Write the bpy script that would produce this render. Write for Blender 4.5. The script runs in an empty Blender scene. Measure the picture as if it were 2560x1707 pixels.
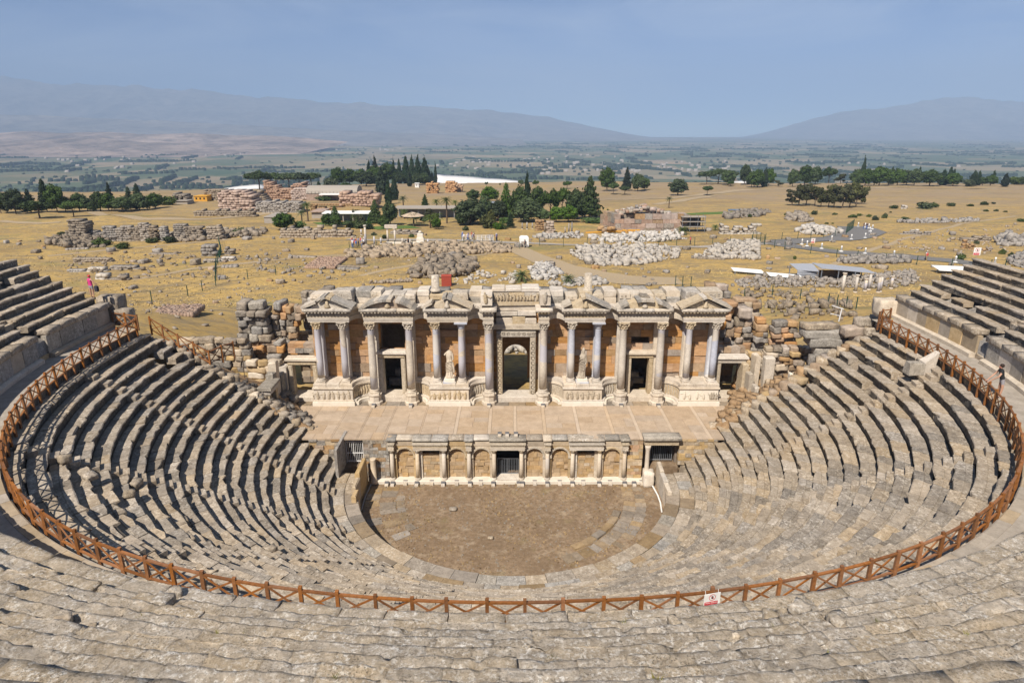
import bpy, math, random
import numpy as np
from math import sin, cos, pi, radians, hypot, sqrt, atan2, exp
from mathutils import Vector
R = random.Random(7)
SC = bpy.context.scene
COL = SC.collection

# ---------------------------------------------------------------- camera
PITCH = math.atan(528.5 / 1650.0)
CAM = (0.0, -42.0, 24.5)
cd = bpy.data.cameras.new('camera'); cam = bpy.data.objects.new('camera', cd); COL.objects.link(cam)
cam.location = CAM; cam.rotation_euler = (pi / 2 - PITCH, 0, 0)
cd.sensor_width = 36; cd.lens = 1650 / 2560 * 36; cd.clip_start = 0.1; cd.clip_end = 60000
SC.camera = cam
# ---------------------------------------------------------------- sky, sun, exposure
SUN_EL, SUN_AZ = radians(49), radians(26)        # the sun stands behind the viewer, to the left
TO_SUN = Vector((-sin(SUN_AZ) * cos(SUN_EL), -cos(SUN_AZ) * cos(SUN_EL), sin(SUN_EL)))
W = bpy.data.worlds.new('World'); SC.world = W; W.use_nodes = True
wt = W.node_tree; bg = wt.nodes['Background']
sky = wt.nodes.new('ShaderNodeTexSky'); sky.sky_type = 'NISHITA'; sky.sun_disc = False
sky.sun_elevation = SUN_EL; sky.sun_rotation = atan2(TO_SUN.x, TO_SUN.y) % (2 * pi)
sky.altitude = 6000; sky.air_density = 0.95; sky.dust_density = 0.3; sky.ozone_density = 5.0
tc_ = wt.nodes.new('ShaderNodeTexCoord'); mp_ = wt.nodes.new('ShaderNodeMapping'); mp_.inputs['Scale'].default_value = (1.6, 1.6, 7); mp_.inputs['Rotation'].default_value = (0, .25, .4)
cn_ = wt.nodes.new('ShaderNodeTexNoise'); cn_.inputs['Scale'].default_value = 1.7; cn_.inputs['Detail'].default_value = 7; cn_.inputs['Roughness'].default_value = .6; cn_.inputs['Distortion'].default_value = .6
cr_ = wt.nodes.new('ShaderNodeValToRGB'); cr_.color_ramp.elements[0].position = .42; cr_.color_ramp.elements[0].color = (0, 0, 0, 1); cr_.color_ramp.elements[1].position = .72; cr_.color_ramp.elements[1].color = (.36, .36, .36, 1)
mx_ = wt.nodes.new('ShaderNodeMix'); mx_.data_type = 'RGBA'; mx_.inputs[7].default_value = (7.5, 8.2, 9.0, 1)   # thin cirrus
wt.links.new(tc_.outputs['Generated'], mp_.inputs[0]); wt.links.new(mp_.outputs[0], cn_.inputs[0]); wt.links.new(cn_.outputs[0], cr_.inputs[0]); wt.links.new(cr_.outputs[0], mx_.inputs[0])
wt.links.new(sky.outputs[0], mx_.inputs[6]); wt.links.new(mx_.outputs[2], bg.inputs[0]); bg.inputs[1].default_value = 0.088
sl = bpy.data.lights.new('sun', 'SUN'); sun = bpy.data.objects.new('sun', sl); COL.objects.link(sun)
sl.energy = 4.8; sl.angle = radians(0.5); sl.color = (1.0, 0.905, 0.785)
sun.rotation_euler = TO_SUN.to_track_quat('Z', 'Y').to_euler(); sun.location = (-60, -80, 120)
SC.view_settings.view_transform = 'Standard'; SC.view_settings.look = 'None'
SC.view_settings.exposure = 0.4; SC.view_settings.gamma = 1.0; SC.view_settings.use_curve_mapping = False
SC.cycles.use_denoising = True
SC.cycles.max_bounces = 5; SC.cycles.diffuse_bounces = 3; SC.cycles.glossy_bounces = 2; SC.cycles.volume_bounces = 0
SC.cycles.transparent_max_bounces = 6

# ---------------------------------------------------------------- scene helpers
WLOC = {}
def _link(o, par=None):
    COL.objects.link(o)
    if par is not None: o.parent = par
def tag(o, label=None, cat=None, group=None, kind=None):
    if label: o['label'] = label
    if cat: o['category'] = cat
    if group: o['group'] = group
    if kind: o['kind'] = kind
    return o
def thing(name, label, cat, loc=(0, 0, 0), group=None, rz=0.0):
    o = bpy.data.objects.new(name, None); o.empty_display_size = .2; _link(o)
    o.location = loc; o.rotation_euler = (0, 0, rz); WLOC[o] = Vector(loc)
    return tag(o, label, cat, group)
class MB:
    """collects faces; build() links them as ONE mesh object"""
    def __init__(s): s.v = []; s.f = []; s.m = []; s.sm = []
    def add(s, vs, fs, m=0, smooth=False):
        n = len(s.v); s.v.extend(vs)
        for f in fs: s.f.append(tuple(i + n for i in f)); s.m.append(m); s.sm.append(smooth)
        return s
    def hexa(s, p, m=0):
        return s.add(p, [(0, 3, 2, 1), (4, 5, 6, 7), (0, 1, 5, 4), (1, 2, 6, 5), (2, 3, 7, 6), (3, 0, 4, 7)], m)
    def box(s, x0, x1, y0, y1, z0, z1, m=0, j=0.0, rz=0.0):
        p = [(x0, y0, z0), (x1, y0, z0), (x1, y1, z0), (x0, y1, z0), (x0, y0, z1), (x1, y0, z1), (x1, y1, z1), (x0, y1, z1)]
        if j: p = [(a + R.uniform(-j, j), b + R.uniform(-j, j), c + R.uniform(-j, j)) for a, b, c in p]
        if rz:
            cx, cy = (x0 + x1) / 2, (y0 + y1) / 2; c, q = cos(rz), sin(rz)
            p = [(cx + (a - cx) * c - (b - cy) * q, cy + (a - cx) * q + (b - cy) * c, z) for a, b, z in p]
        return s.hexa(p, m)
    def cbox(s, x0, x1, y0, y1, z0, z1, m=0, b=.03, j=0.0):
        """box with bevelled top edges and jittered corners (a worked stone)"""
        q = lambda x, y, z: (x + R.uniform(-j, j), y + R.uniform(-j, j), z + R.uniform(-j, j))
        p = [q(x0, y0, z0), q(x1, y0, z0), q(x1, y1, z0), q(x0, y1, z0), q(x0, y0, z1 - b), q(x1, y0, z1 - b), q(x1, y1, z1 - b), q(x0, y1, z1 - b),
             q(x0 + b, y0 + b, z1), q(x1 - b, y0 + b, z1), q(x1 - b, y1 - b, z1), q(x0 + b, y1 - b, z1)]
        f = [(0, 3, 2, 1), (8, 9, 10, 11)]
        for i in range(4):
            k = (i + 1) % 4; f += [(i, k, 4 + k, 4 + i), (4 + i, 4 + k, 8 + k, 8 + i)]
        return s.add(p, f, m)
    def bar(s, a, b, w, h, m=0):
        a, b = Vector(a), Vector(b); d = (b - a).normalized()
        up = Vector((0, 0, 1)) if abs(d.z) < .95 else Vector((0, 1, 0))
        sd = d.cross(up).normalized() * w / 2; u = sd.cross(d).normalized() * h / 2
        return s.hexa([tuple(a - sd - u), tuple(a + sd - u), tuple(b + sd - u), tuple(b - sd - u),
                       tuple(a - sd + u), tuple(a + sd + u), tuple(b + sd + u), tuple(b - sd + u)], m)
    def tube(s, pts, r, n=6, m=0, caps=True, smooth=True):
        pts = [Vector(p) for p in pts]; rs = r if isinstance(r, (list, tuple)) else [r] * len(pts)
        vs = []; fs = []
        for i, p in enumerate(pts):
            d = (pts[min(i + 1, len(pts) - 1)] - pts[max(i - 1, 0)]).normalized()
            up = Vector((0, 0, 1)) if abs(d.z) < .9 else Vector((0, 1, 0))
            a = d.cross(up).normalized(); b = a.cross(d)
            for k in range(n):
                t = 2 * pi * k / n; vs.append(tuple(p + (a * cos(t) + b * sin(t)) * rs[i]))
        for i in range(len(pts) - 1):
            for k in range(n):
                k2 = (k + 1) % n; fs.append((i * n + k, i * n + k2, i * n + n + k2, i * n + n + k))
        s.add(vs, fs, m, smooth)
        if caps: s.add([vs[k] for k in range(n)], [tuple(range(n))], m); s.add(vs[-n:], [tuple(range(n))][::-1], m)
        return s
    def lathe(s, prof, c=(0, 0, 0), n=16, m=0, smooth=True, mod=None):
        vs = []; fs = []
        for i, (r, z) in enumerate(prof):
            for k in range(n):
                t = 2 * pi * k / n; q = r * (mod(t, i, z) if mod else 1)
                vs.append((c[0] + q * cos(t), c[1] + q * sin(t), c[2] + z))
        for i in range(len(prof) - 1):
            for k in range(n):
                k2 = (k + 1) % n; fs.append((i * n + k, i * n + k2, i * n + n + k2, i * n + n + k))
        s.add(vs, fs, m, smooth); s.add([], [], m)
        b = len(s.v) - len(vs); s.f += [tuple(b + k for k in range(n))[::-1], tuple(b + (len(prof) - 1) * n + k for k in range(n))]
        s.m += [m, m]; s.sm += [False, False]
        return s
    def sweep(s, prof, path, m=0, caps=True, outward=None):
        """closed profile [(offset, z)] along a horizontal path [(x,y)]; offset is to the right of travel"""
        n = len(prof); vs = []; fs = []
        for i, (x, y) in enumerate(path):
            a = path[max(i - 1, 0)]; b = path[min(i + 1, len(path) - 1)]
            dx, dy = b[0] - a[0], b[1] - a[1]; L = hypot(dx, dy) or 1; nx, ny = dy / L, -dx / L
            for o, z in prof: vs.append((x + nx * o, y + ny * o, z))
        for i in range(len(path) - 1):
            for k in range(n):
                k2 = (k + 1) % n; fs.append((i * n + k, i * n + n + k, i * n + n + k2, i * n + k2))
        if caps: fs += [tuple(range(n)), tuple((len(path) - 1) * n + k for k in range(n))[::-1]]
        return s.add(vs, fs, m)
    def build(s, name, mats, par=None, origin=None, label=None, kind=None):
        me = bpy.data.meshes.new(name)
        v = np.array(s.v, dtype=np.float64).reshape(-1, 3)
        if origin is None: c = Vector(((v[:, 0].min() + v[:, 0].max()) / 2, (v[:, 1].min() + v[:, 1].max()) / 2, v[:, 2].min()))
        else: c = Vector(origin)
        v = v - np.array(c)
        me.from_pydata(v.tolist(), [], s.f)
        for mt in (mats if isinstance(mats, (list, tuple)) else [mats]): me.materials.append(mt)
        me.polygons.foreach_set('material_index', s.m); me.polygons.foreach_set('use_smooth', s.sm); me.update()
        return place(name, me, c, par, label, kind)
def place(name, me, loc, par=None, label=None, kind=None):
    o = bpy.data.objects.new(name, me); _link(o, par); c = Vector(loc); WLOC[o] = c
    o.location = c - WLOC[par] if par is not None else c
    return tag(o, label, kind=kind)
def npmesh(name, V, F, mats, smooth=False, midx=None):
    """fast mesh from arrays; F is (n,3) or (n,4)"""
    me = bpy.data.meshes.new(name); V = np.asarray(V, np.float32); F = np.asarray(F, np.int32); k = F.shape[1]
    me.vertices.add(len(V)); me.vertices.foreach_set('co', V.ravel())
    me.loops.add(F.size); me.loops.foreach_set('vertex_index', F.ravel())
    me.polygons.add(len(F)); me.polygons.foreach_set('loop_start', np.arange(0, F.size, k, dtype=np.int32))
    try: me.polygons.foreach_set('loop_total', np.full(len(F), k, np.int32))
    except Exception: pass
    for mt in (mats if isinstance(mats, (list, tuple)) else [mats]): me.materials.append(mt)
    if midx is not None: me.polygons.foreach_set('material_index', np.asarray(midx, np.int32))
    if smooth: me.polygons.foreach_set('use_smooth', np.ones(len(F), bool))
    me.update(calc_edges=True); me.validate()
    return me
def copy_tree(o, par=None):
    c = o.copy(); _link(c, par)
    for ch in list(o.children): copy_tree(ch, c)
    return c
def sstep(a, b, x):
    t = np.clip((x - a) / (b - a), 0, 1); return t * t * (3 - 2 * t)
_ph = np.random.RandomState(5).uniform(0, 6.28, (6, 40)); _dr = np.random.RandomState(6).normal(size=(40, 3)); _dr /= np.linalg.norm(_dr, axis=1)[:, None]
def wob(x, y, z=0.0, f=1.0, octv=4, seed=0):
    """cheap smooth noise, about -1..1"""
    s = 0.0; a = 1.0; n = 0.0
    for o in range(octv):
        for k in range(3):
            d = _dr[(o * 3 + k + seed * 5) % 40]; s = s + a * np.sin(f * (d[0] * x + d[1] * y + d[2] * z) * 1.7 + _ph[seed % 6, (o * 3 + k) % 40] + a * 2 * np.sin(f * .63 * (d[1] * x - d[0] * y + d[2] * z) + k)); n += a
        a *= .55; f *= 2.03
    return s / n * 1.6
def boxgrid(n):
    """welded surface grid of a unit cube (-1..1), n cells a side: verts, quads"""
    idx = {}; V = []; F = []
    def g(p):
        k = tuple(round(c, 5) for c in p)
        if k not in idx: idx[k] = len(V); V.append(p)
        return idx[k]
    for ax in range(3):
        for sg in (-1, 1):
            for i in range(n):
                for j in range(n):
                    q = []
                    for a, b in ((i, j), (i + 1, j), (i + 1, j + 1), (i, j + 1)):
                        p = [0, 0, 0]; p[ax] = sg; p[(ax + 1) % 3] = -1 + 2 * a / n; p[(ax + 2) % 3] = -1 + 2 * b / n; q.append(g(tuple(p)))
                    F.append(tuple(q if sg > 0 else q[::-1]))
    return np.array(V, float), np.array(F, int)
BG = {n: boxgrid(n) for n in (1, 2, 3, 4, 6, 8, 12)}
def rock(n, sx, sy, sz, rnd=.25, amp=.08, seed=0):
    """weathered stone: box grid rounded and displaced; base at z=0"""
    V, F = BG[n]; L = np.linalg.norm(V, axis=1)[:, None]; Q = V * (1 - rnd) + V / L * rnd * 1.25
    Q = Q * np.array((sx, sy, sz)) / 2
    s = seed * 7.31; f = 2.2 / max(sx, sy, sz)
    m = min(sx, sy, sz)
    D = np.stack([wob(Q[:, 0] + s, Q[:, 1], Q[:, 2], f * 2, 3, 0), wob(Q[:, 0], Q[:, 1] + s, Q[:, 2], f * 2, 3, 1), wob(Q[:, 0], Q[:, 1], Q[:, 2] + s, f * 2, 3, 2)], 1)
    Q = Q + D * amp * m
    Q[:, 2] -= Q[:, 2].min()
    return Q, F
ORD = 'zeroth first second third fourth fifth sixth seventh eighth ninth tenth eleventh twelfth thirteenth fourteenth fifteenth sixteenth seventeenth eighteenth nineteenth twentieth'.split()
def ordw(k):
    return ORD[k] if k <= 20 else {2: 'twenty', 3: 'thirty', 4: 'forty'}[k // 10] + ('-' + ORD[k % 10] if k % 10 else 'th')
# --- photograph geometry helpers: ground point seen at a pixel of the 2560-wide photograph
_c, _s = cos(PITCH), sin(PITCH)
def ray(px, py):
    u = (px - 1280) / 1650; v = (py - 853.5) / 1650
    return u, _c - v * _s, -_s - v * _c
def rim_y(x):
    return 408 + 14 * np.sin(x * .011 + 1.0) + 8 * np.sin(x * .031) - 78 * (1 - sstep(-150, -75, x)) if True else 0
def terrain(x, y):
    x = np.asarray(x, float); y = np.asarray(y, float)
    h = 3.4 - .030 * np.maximum(0, y - 20)
    h = h + sstep(25, 70, y) * (.45 * wob(x, y, 0, .045, 3, 1) + .12 * wob(x, y, 0, .22, 2, 2))
    h = h + 6.0 * sstep(21, 40, np.abs(x)) * (1 - sstep(3, 48, y))
    h = h + 2.2 * np.exp(-((x + 52) / 9) ** 2 - ((y - 185) / 16) ** 2) + 1.5 * np.exp(-((x + 112) / 20) ** 2 - ((y - 150) / 12) ** 2)
    ye = rim_y(x)
    h = h - np.clip((y - ye) * .75, 0, 140) - np.clip((y - ye + 25) * .04, 0, 3)
    return np.maximum(h, -121.5)
def G(px, py):
    """terrain point under a pixel, and metres per photograph pixel there"""
    u, dy, dz = ray(px, py); t = 60.0
    for _ in range(40):
        z = float(terrain(u * t, CAM[1] + dy * t)); tn = (z - CAM[2]) / dz
        if tn > 520: tn = 520
        t = .5 * t + .5 * tn
    return u * t, CAM[1] + dy * t, float(terrain(u * t, CAM[1] + dy * t)), t / 1650
# ---------------------------------------------------------------- materials
def newmat(name):
    m = bpy.data.materials.new(name); m.use_nodes = True; nt = m.node_tree
    b = nt.nodes['Principled BSDF']; b.inputs['Roughness'].default_value = .9
    b.inputs['Specular IOR Level'].default_value = .25
    return m, nt, b
def nd(nt, t, **k):
    n = nt.nodes.new('ShaderNode' + t)
    for a, v in k.items():
        if a.startswith('i_'):
            key = a[2:]; key = int(key) if key.isdigit() else key
            if hasattr(v, 'is_output') or isinstance(v, bpy.types.NodeSocket): nt.links.new(v, n.inputs[key])
            else: n.inputs[key].default_value = v
        else: setattr(n, a, v)
    return n
def noise(nt, vec, scale, detail=5, rough=.6, dist=0.0):
    n = nd(nt, 'TexNoise', i_Vector=vec, i_Scale=scale, i_Detail=detail, i_Roughness=rough, i_Distortion=dist); return n.outputs['Fac']
def ramp(nt, fac, stops):
    r = nd(nt, 'ValToRGB', i_Fac=fac); e = r.color_ramp.elements
    while len(e) < len(stops): e.new(.5)
    for el, (p, c) in zip(e, stops):
        el.position = p; el.color = (c if isinstance(c, (tuple, list)) else (c, c, c)) + ((1,) if not isinstance(c, (tuple, list)) or len(c) == 3 else ())
    return r.outputs['Color']
def mix(nt, f, a, b, mode='MIX'):
    n = nt.nodes.new('ShaderNodeMix'); n.data_type = 'RGBA'; n.blend_type = mode
    for i, v in ((0, f), (6, a), (7, b)):
        if isinstance(v, bpy.types.NodeSocket): nt.links.new(v, n.inputs[i])
        else: n.inputs[i].default_value = (v if isinstance(v, (int, float)) else tuple(v) + (1,) * (4 - len(v)))
    return n.outputs[2]
def pos(nt): return nd(nt, 'NewGeometry').outputs['Position']
def bump(nt, b, h, strength=.5, dist=.05):
    n = nd(nt, 'Bump', i_Height=h, i_Strength=strength, i_Distance=dist); nt.links.new(n.outputs[0], b.inputs['Normal'])
def vary(nt, col, lo=.8, hi=1.18, sat=.12):
    r = nd(nt, 'ObjectInfo').outputs['Random']
    v = nd(nt, 'MapRange', i_Value=r); v.inputs['To Min'].default_value = lo; v.inputs['To Max'].default_value = hi
    m = nd(nt, 'Math', operation='MULTIPLY', i_0=r, i_1=7.13); f = nd(nt, 'Math', operation='FRACT', i_0=m.outputs[0])
    s = nd(nt, 'MapRange', i_Value=f.outputs[0]); s.inputs['To Min'].default_value = 1 - sat * 3; s.inputs['To Max'].default_value = 1 + sat * 3
    h = nd(nt, 'HueSaturation', i_Color=col, i_Value=v.outputs[0], i_Saturation=s.outputs[0]); return h.outputs[0]
def stone(name, dark, light, lichen=(.05, .048, .042), la=.5, sc=1.0, bs=.6, bd=.06, lo=.8, hi=1.18, sat=.12, streak=False, pale=None):
    """weathered stone: two base tones, dark growth in patches, pits, one tone per block"""
    m, nt, b = newmat(name); p = pos(nt)
    q = p
    if streak: q = nd(nt, 'Mapping', i_Vector=p, i_Scale=(.7, .7, 2.6)).outputs[0]
    n1 = noise(nt, q, 1.3 * sc, 8, .68); n2 = noise(nt, p, 7 * sc, 6, .7); n3 = noise(nt, p, .45 * sc, 4, .6); n4 = noise(nt, p, 22 * sc, 3, .7)
    c = ramp(nt, n1, [(.3, dark), (.68, light)])
    if pale:
        pm_ = nd(nt, 'Math', operation='MULTIPLY', i_0=ramp(nt, noise(nt, p, 3.1 * sc, 6, .75), [(.50, 0.0), (.60, 1.0)]), i_1=ramp(nt, noise(nt, p, .42 * sc, 4, .65), [(.40, .15), (.60, 1.0)]))
        c = mix(nt, pm_.outputs[0], c, pale)
    k = nd(nt, 'Math', operation='MULTIPLY', i_0=ramp(nt, n2, [(.5, 0.0), (.66, 1.0)]), i_1=ramp(nt, n3, [(.36, .25), (.62, 1.0)]))
    k2 = nd(nt, 'Math', operation='MULTIPLY', i_0=k.outputs[0], i_1=la)
    c = vary(nt, mix(nt, k2.outputs[0], c, lichen), lo, hi, sat)
    nt.links.new(c, b.inputs['Base Color'])
    h = nd(nt, 'Math', operation='ADD', i_0=n2, i_1=n4); h2 = nd(nt, 'Math', operation='MULTIPLY_ADD', i_0=n1, i_1=1.5, i_2=h.outputs[0])
    bump(nt, b, h2.outputs[0], bs, bd * .3); return m
def plain(name, col, rough=.8, metal=0.0, vary_=None, nz=.0):
    m, nt, b = newmat(name); b.inputs['Roughness'].default_value = rough; b.inputs['Metallic'].default_value = metal
    p = pos(nt); f = noise(nt, p, 6, 5, .65)
    c = mix(nt, ramp(nt, f, [(.35, 0.0), (.7, 1.0)]), tuple(x * (.86 - nz) for x in col), tuple(min(1, x * 1.08) for x in col))
    if vary_: c = vary(nt, c, *vary_)
    nt.links.new(c, b.inputs['Base Color']); return m
M = {}
M['seat'] = stone('grey seat stone', (.205, .168, .128), (.415, .352, .275), (.055, .05, .043), la=.8, sc=2.0, lo=.84, hi=1.14, sat=.06, pale=(.56, .495, .405))
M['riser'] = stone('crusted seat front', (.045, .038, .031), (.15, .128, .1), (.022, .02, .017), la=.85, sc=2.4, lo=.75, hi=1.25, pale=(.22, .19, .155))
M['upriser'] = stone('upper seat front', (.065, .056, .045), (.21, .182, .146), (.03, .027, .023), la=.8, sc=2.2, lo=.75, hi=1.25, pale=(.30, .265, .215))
M['warm'] = stone('beige seat stone', (.24, .193, .14), (.445, .368, .275), (.075, .063, .05), la=.65, sc=1.9, lo=.84, hi=1.14, sat=.08, pale=(.54, .48, .395))
M['fore'] = stone('eroded seat stone', (.32, .262, .19), (.62, .53, .415), (.075, .065, .05), la=.95, sc=3.0, bs=1.0, bd=.12, lo=.94, hi=1.06, sat=.06, pale=(.82, .78, .71))
M['seatgrey'] = stone('lichen dark seat stone', (.14, .12, .098), (.335, .29, .235), (.05, .045, .038), la=.85, sc=2.0, lo=.82, hi=1.16, sat=.06, pale=(.50, .455, .39))
M['tanrubble'] = stone('tan grey rubble', (.22, .18, .135), (.46, .39, .31), la=.5, sc=1.6, lo=.8, hi=1.15)
M['fore2'] = stone('lichen grey seat stone', (.26, .215, .16), (.59, .51, .405), (.06, .054, .045), la=1.0, sc=2.9, bs=1.0, bd=.12, lo=.94, hi=1.06, sat=.05, pale=(.82, .785, .725))
M['walk'] = stone('walkway paving', (.27, .225, .17), (.43, .365, .285), la=.25, sc=1.2, lo=.88, hi=1.1)
M['paving'] = stone('orchestra paving', (.20, .155, .108), (.34, .27, .19), la=.5, sc=2.2, lo=.75, hi=1.2, sat=.15)
M['slab'] = stone('stage paving', (.36, .275, .195), (.49, .385, .28), (.20, .155, .11), la=.6, sc=1.3, bs=.3, bd=.02, lo=.9, hi=1.05, sat=.04)
M['strip'] = stone('pale joint paving', (.42, .33, .24), (.52, .415, .305), (.3, .24, .17), la=.3, sc=1.1, bs=.2, bd=.02, lo=.95, hi=1.05, sat=.04)
M['marble'] = stone('cream marble', (.46, .40, .325), (.66, .595, .505), (.19, .155, .115), la=.6, sc=1.5, bs=.4, bd=.03, lo=.88, hi=1.06, sat=.08)
M['carved'] = stone('carved marble', (.42, .345, .245), (.64, .56, .44), (.17, .12, .075), la=.75, sc=3.4, bs=1.0, bd=.10, lo=.9, hi=1.06)
M['oldmarble'] = stone('stained old marble', (.34, .30, .25), (.60, .54, .455), (.10, .09, .075), la=.95, sc=2.2, bs=.7, bd=.06, lo=.85, hi=1.08, sat=.08, pale=(.68, .62, .53))
M['whitemarble'] = stone('new white marble', (.60, .55, .465), (.72, .67, .58), (.36, .32, .26), la=.2, sc=1, bs=.2, bd=.02, lo=.95, hi=1.04, sat=.03)
M['greymarble'] = stone('weathered grey slab', (.19, .175, .155), (.40, .37, .325), la=.7, sc=2.4, bs=.8, bd=.06, pale=(.5, .47, .42))
M['orange'] = stone('orange travertine', (.36, .20, .095), (.56, .35, .185), (.16, .10, .06), la=.55, sc=1.4, bs=.8, bd=.07, lo=.8, hi=1.12, sat=.07, streak=True)
M['yellow'] = stone('yellow ashlar', (.36, .27, .165), (.54, .43, .29), (.15, .11, .07), la=.45, sc=1.8, bs=.6, bd=.05, lo=.75, hi=1.15, sat=.12)
M['nichestone'] = stone('tan niche masonry', (.33, .225, .125), (.50, .37, .225), (.16, .11, .07), la=.4, sc=1.8, bs=.6, bd=.05, lo=.85, hi=1.1, sat=.05)
M['ruin'] = stone('grey ruin block', (.15, .13, .11), (.38, .33, .275), la=.7, sc=1.6, bs=.9, bd=.09, lo=.75, hi=1.2, sat=.16, pale=(.46, .42, .35))
M['ruinwarm'] = stone('tan ruin block', (.25, .175, .115), (.45, .345, .245), (.09, .07, .05), la=.55, sc=1.4, bs=.9, bd=.09, lo=.75, hi=1.2, sat=.16)
M['paleruin'] = stone('pale rubble', (.35, .32, .28), (.60, .56, .50), la=.5, sc=1.6, bs=.7, bd=.07, lo=.8, hi=1.15)
M['pinkruin'] = stone('pink brown masonry', (.27, .185, .145), (.48, .375, .305), (.10, .075, .06), la=.55, sc=.8, bs=.8, bd=.12)
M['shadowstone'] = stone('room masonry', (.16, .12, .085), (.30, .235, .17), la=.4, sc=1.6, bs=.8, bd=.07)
def column_mat(name, a, bb, vein, band):
    m, nt, b = newmat(name); p = pos(nt); b.inputs['Roughness'].default_value = .6
    n1 = noise(nt, p, 1.6, 6, .7, 1.2); n2 = noise(nt, nd(nt, 'Mapping', i_Vector=p, i_Scale=(2, 2, 5)).outputs[0], 1.0, 7, .75, 2.0)
    c = ramp(nt, n1, [(.3, a), (.65, bb)])
    c = mix(nt, ramp(nt, n2, [(.44, 0.0), (.5, .5), (.56, 0.0)]), c, vein)
    z = nd(nt, 'Mapping', i_Vector=p, i_Scale=(.16, .16, .62)).outputs[0]
    c = mix(nt, ramp(nt, noise(nt, z, 1.0, 1, .3), [(.56, 0.0), (.57, .8)]), c, band)
    c = vary(nt, c, .9, 1.08, .1)
    nt.links.new(c, b.inputs['Base Color']); bump(nt, b, n1, .25, .02); return m
M['col'] = column_mat('veined column marble', (.50, .44, .36), (.66, .60, .51), (.30, .28, .28), (.46, .46, .52))
M['bluecol'] = column_mat('blue grey column marble', (.40, .42, .49), (.54, .56, .62), (.30, .32, .38), (.58, .53, .46))
M['smallcol'] = column_mat('proscenium column stone', (.50, .41, .30), (.62, .53, .42), (.36, .29, .21), (.46, .42, .38))
def wood():
    m, nt, b = newmat('stained fence wood'); b.inputs['Roughness'].default_value = .5; p = pos(nt)
    w = noise(nt, nd(nt, 'Mapping', i_Vector=p, i_Scale=(9, 9, 9)).outputs[0], 1.0, 6, .7)
    c = vary(nt, ramp(nt, w, [(.3, (.17, .070, .024)), (.7, (.31, .135, .05))]), .68, 1.25, .03)
    nt.links.new(c, b.inputs['Base Color']); bump(nt, b, w, .2, .01); return m
M['wood'] = wood()
M['woodlight'] = plain('bare timber', (.34, .24, .13), .8)
def dirt():
    m, nt, b = newmat('dry orchestra earth'); p = pos(nt)
    n1 = noise(nt, p, .35, 6, .65); n2 = noise(nt, p, 3.5, 8, .75); n3 = noise(nt, p, 14, 4, .8)
    c = ramp(nt, n1, [(.32, (.185, .13, .082)), (.55, (.265, .19, .122)), (.72, (.35, .265, .17))])
    c = mix(nt, ramp(nt, n2, [(.40, .8), (.58, 0.0)]), c, (.14, .095, .056))
    c = mix(nt, ramp(nt, noise(nt, p, 1.1, 6, .7), [(.54, 0.0), (.66, .6)]), c, (.37, .30, .215))
    c = mix(nt, ramp(nt, n3, [(.66, 0.0), (.76, .75)]), c, (.42, .34, .24))
    c = mix(nt, ramp(nt, noise(nt, p, .6, 3, .5), [(.6, 0.0), (.72, .35)]), c, (.2, .17, .07))
    nt.links.new(c, b.inputs['Base Color']); h = nd(nt, 'Math', operation='ADD', i_0=n2, i_1=n3); bump(nt, b, h.outputs[0], .6, .02); return m
M['dirt'] = dirt()
def field():
    m, nt, b = newmat('dry grass field'); p = pos(nt)
    flat = nd(nt, 'Mapping', i_Vector=p, i_Scale=(1, 1.7, 1)).outputs[0]
    n1 = noise(nt, flat, .035, 7, .62); n2 = noise(nt, flat, .22, 7, .7); n3 = noise(nt, flat, 1.3, 6, .75)
    c = ramp(nt, n1, [(.3, (.22, .15, .065)), (.45, (.40, .27, .09)), (.6, (.48, .325, .105)), (.75, (.36, .27, .11))])
    c = mix(nt, ramp(nt, n2, [(.40, .85), (.53, 0.0)]), c, (.235, .18, .10))
    c = mix(nt, ramp(nt, n2, [(.6, 0.0), (.72, .7)]), c, (.43, .335, .20))
    c = mix(nt, ramp(nt, n3, [(.40, .7), (.52, 0.0)]), c, (.17, .13, .07))
    c = mix(nt, ramp(nt, noise(nt, flat, .5, 6, .75), [(.52, 0.0), (.66, .55)]), c, (.27, .215, .13))
    g = noise(nt, flat, .05, 5, .6, .4)
    c = mix(nt, ramp(nt, g, [(.56, 0.0), (.68, .65)]), c, (.17, .17, .065))
    # bare, paler earth far out on the plateau
    sy = nd(nt, 'SeparateXYZ', i_Vector=p).outputs[1]
    far = nd(nt, 'MapRange', i_Value=sy); far.inputs['From Min'].default_value = 150; far.inputs['From Max'].default_value = 260
    fm = nd(nt, 'Math', operation='MULTIPLY', i_0=far.outputs[0], i_1=ramp(nt, noise(nt, flat, .02, 5, .6), [(.38, .25), (.6, .9)]))
    c = mix(nt, fm.outputs[0], c, (.29, .22, .145))
    nt.links.new(c, b.inputs['Base Color']); bump(nt, b, n3, .6, .045); return m
M['field'] = field()
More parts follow.
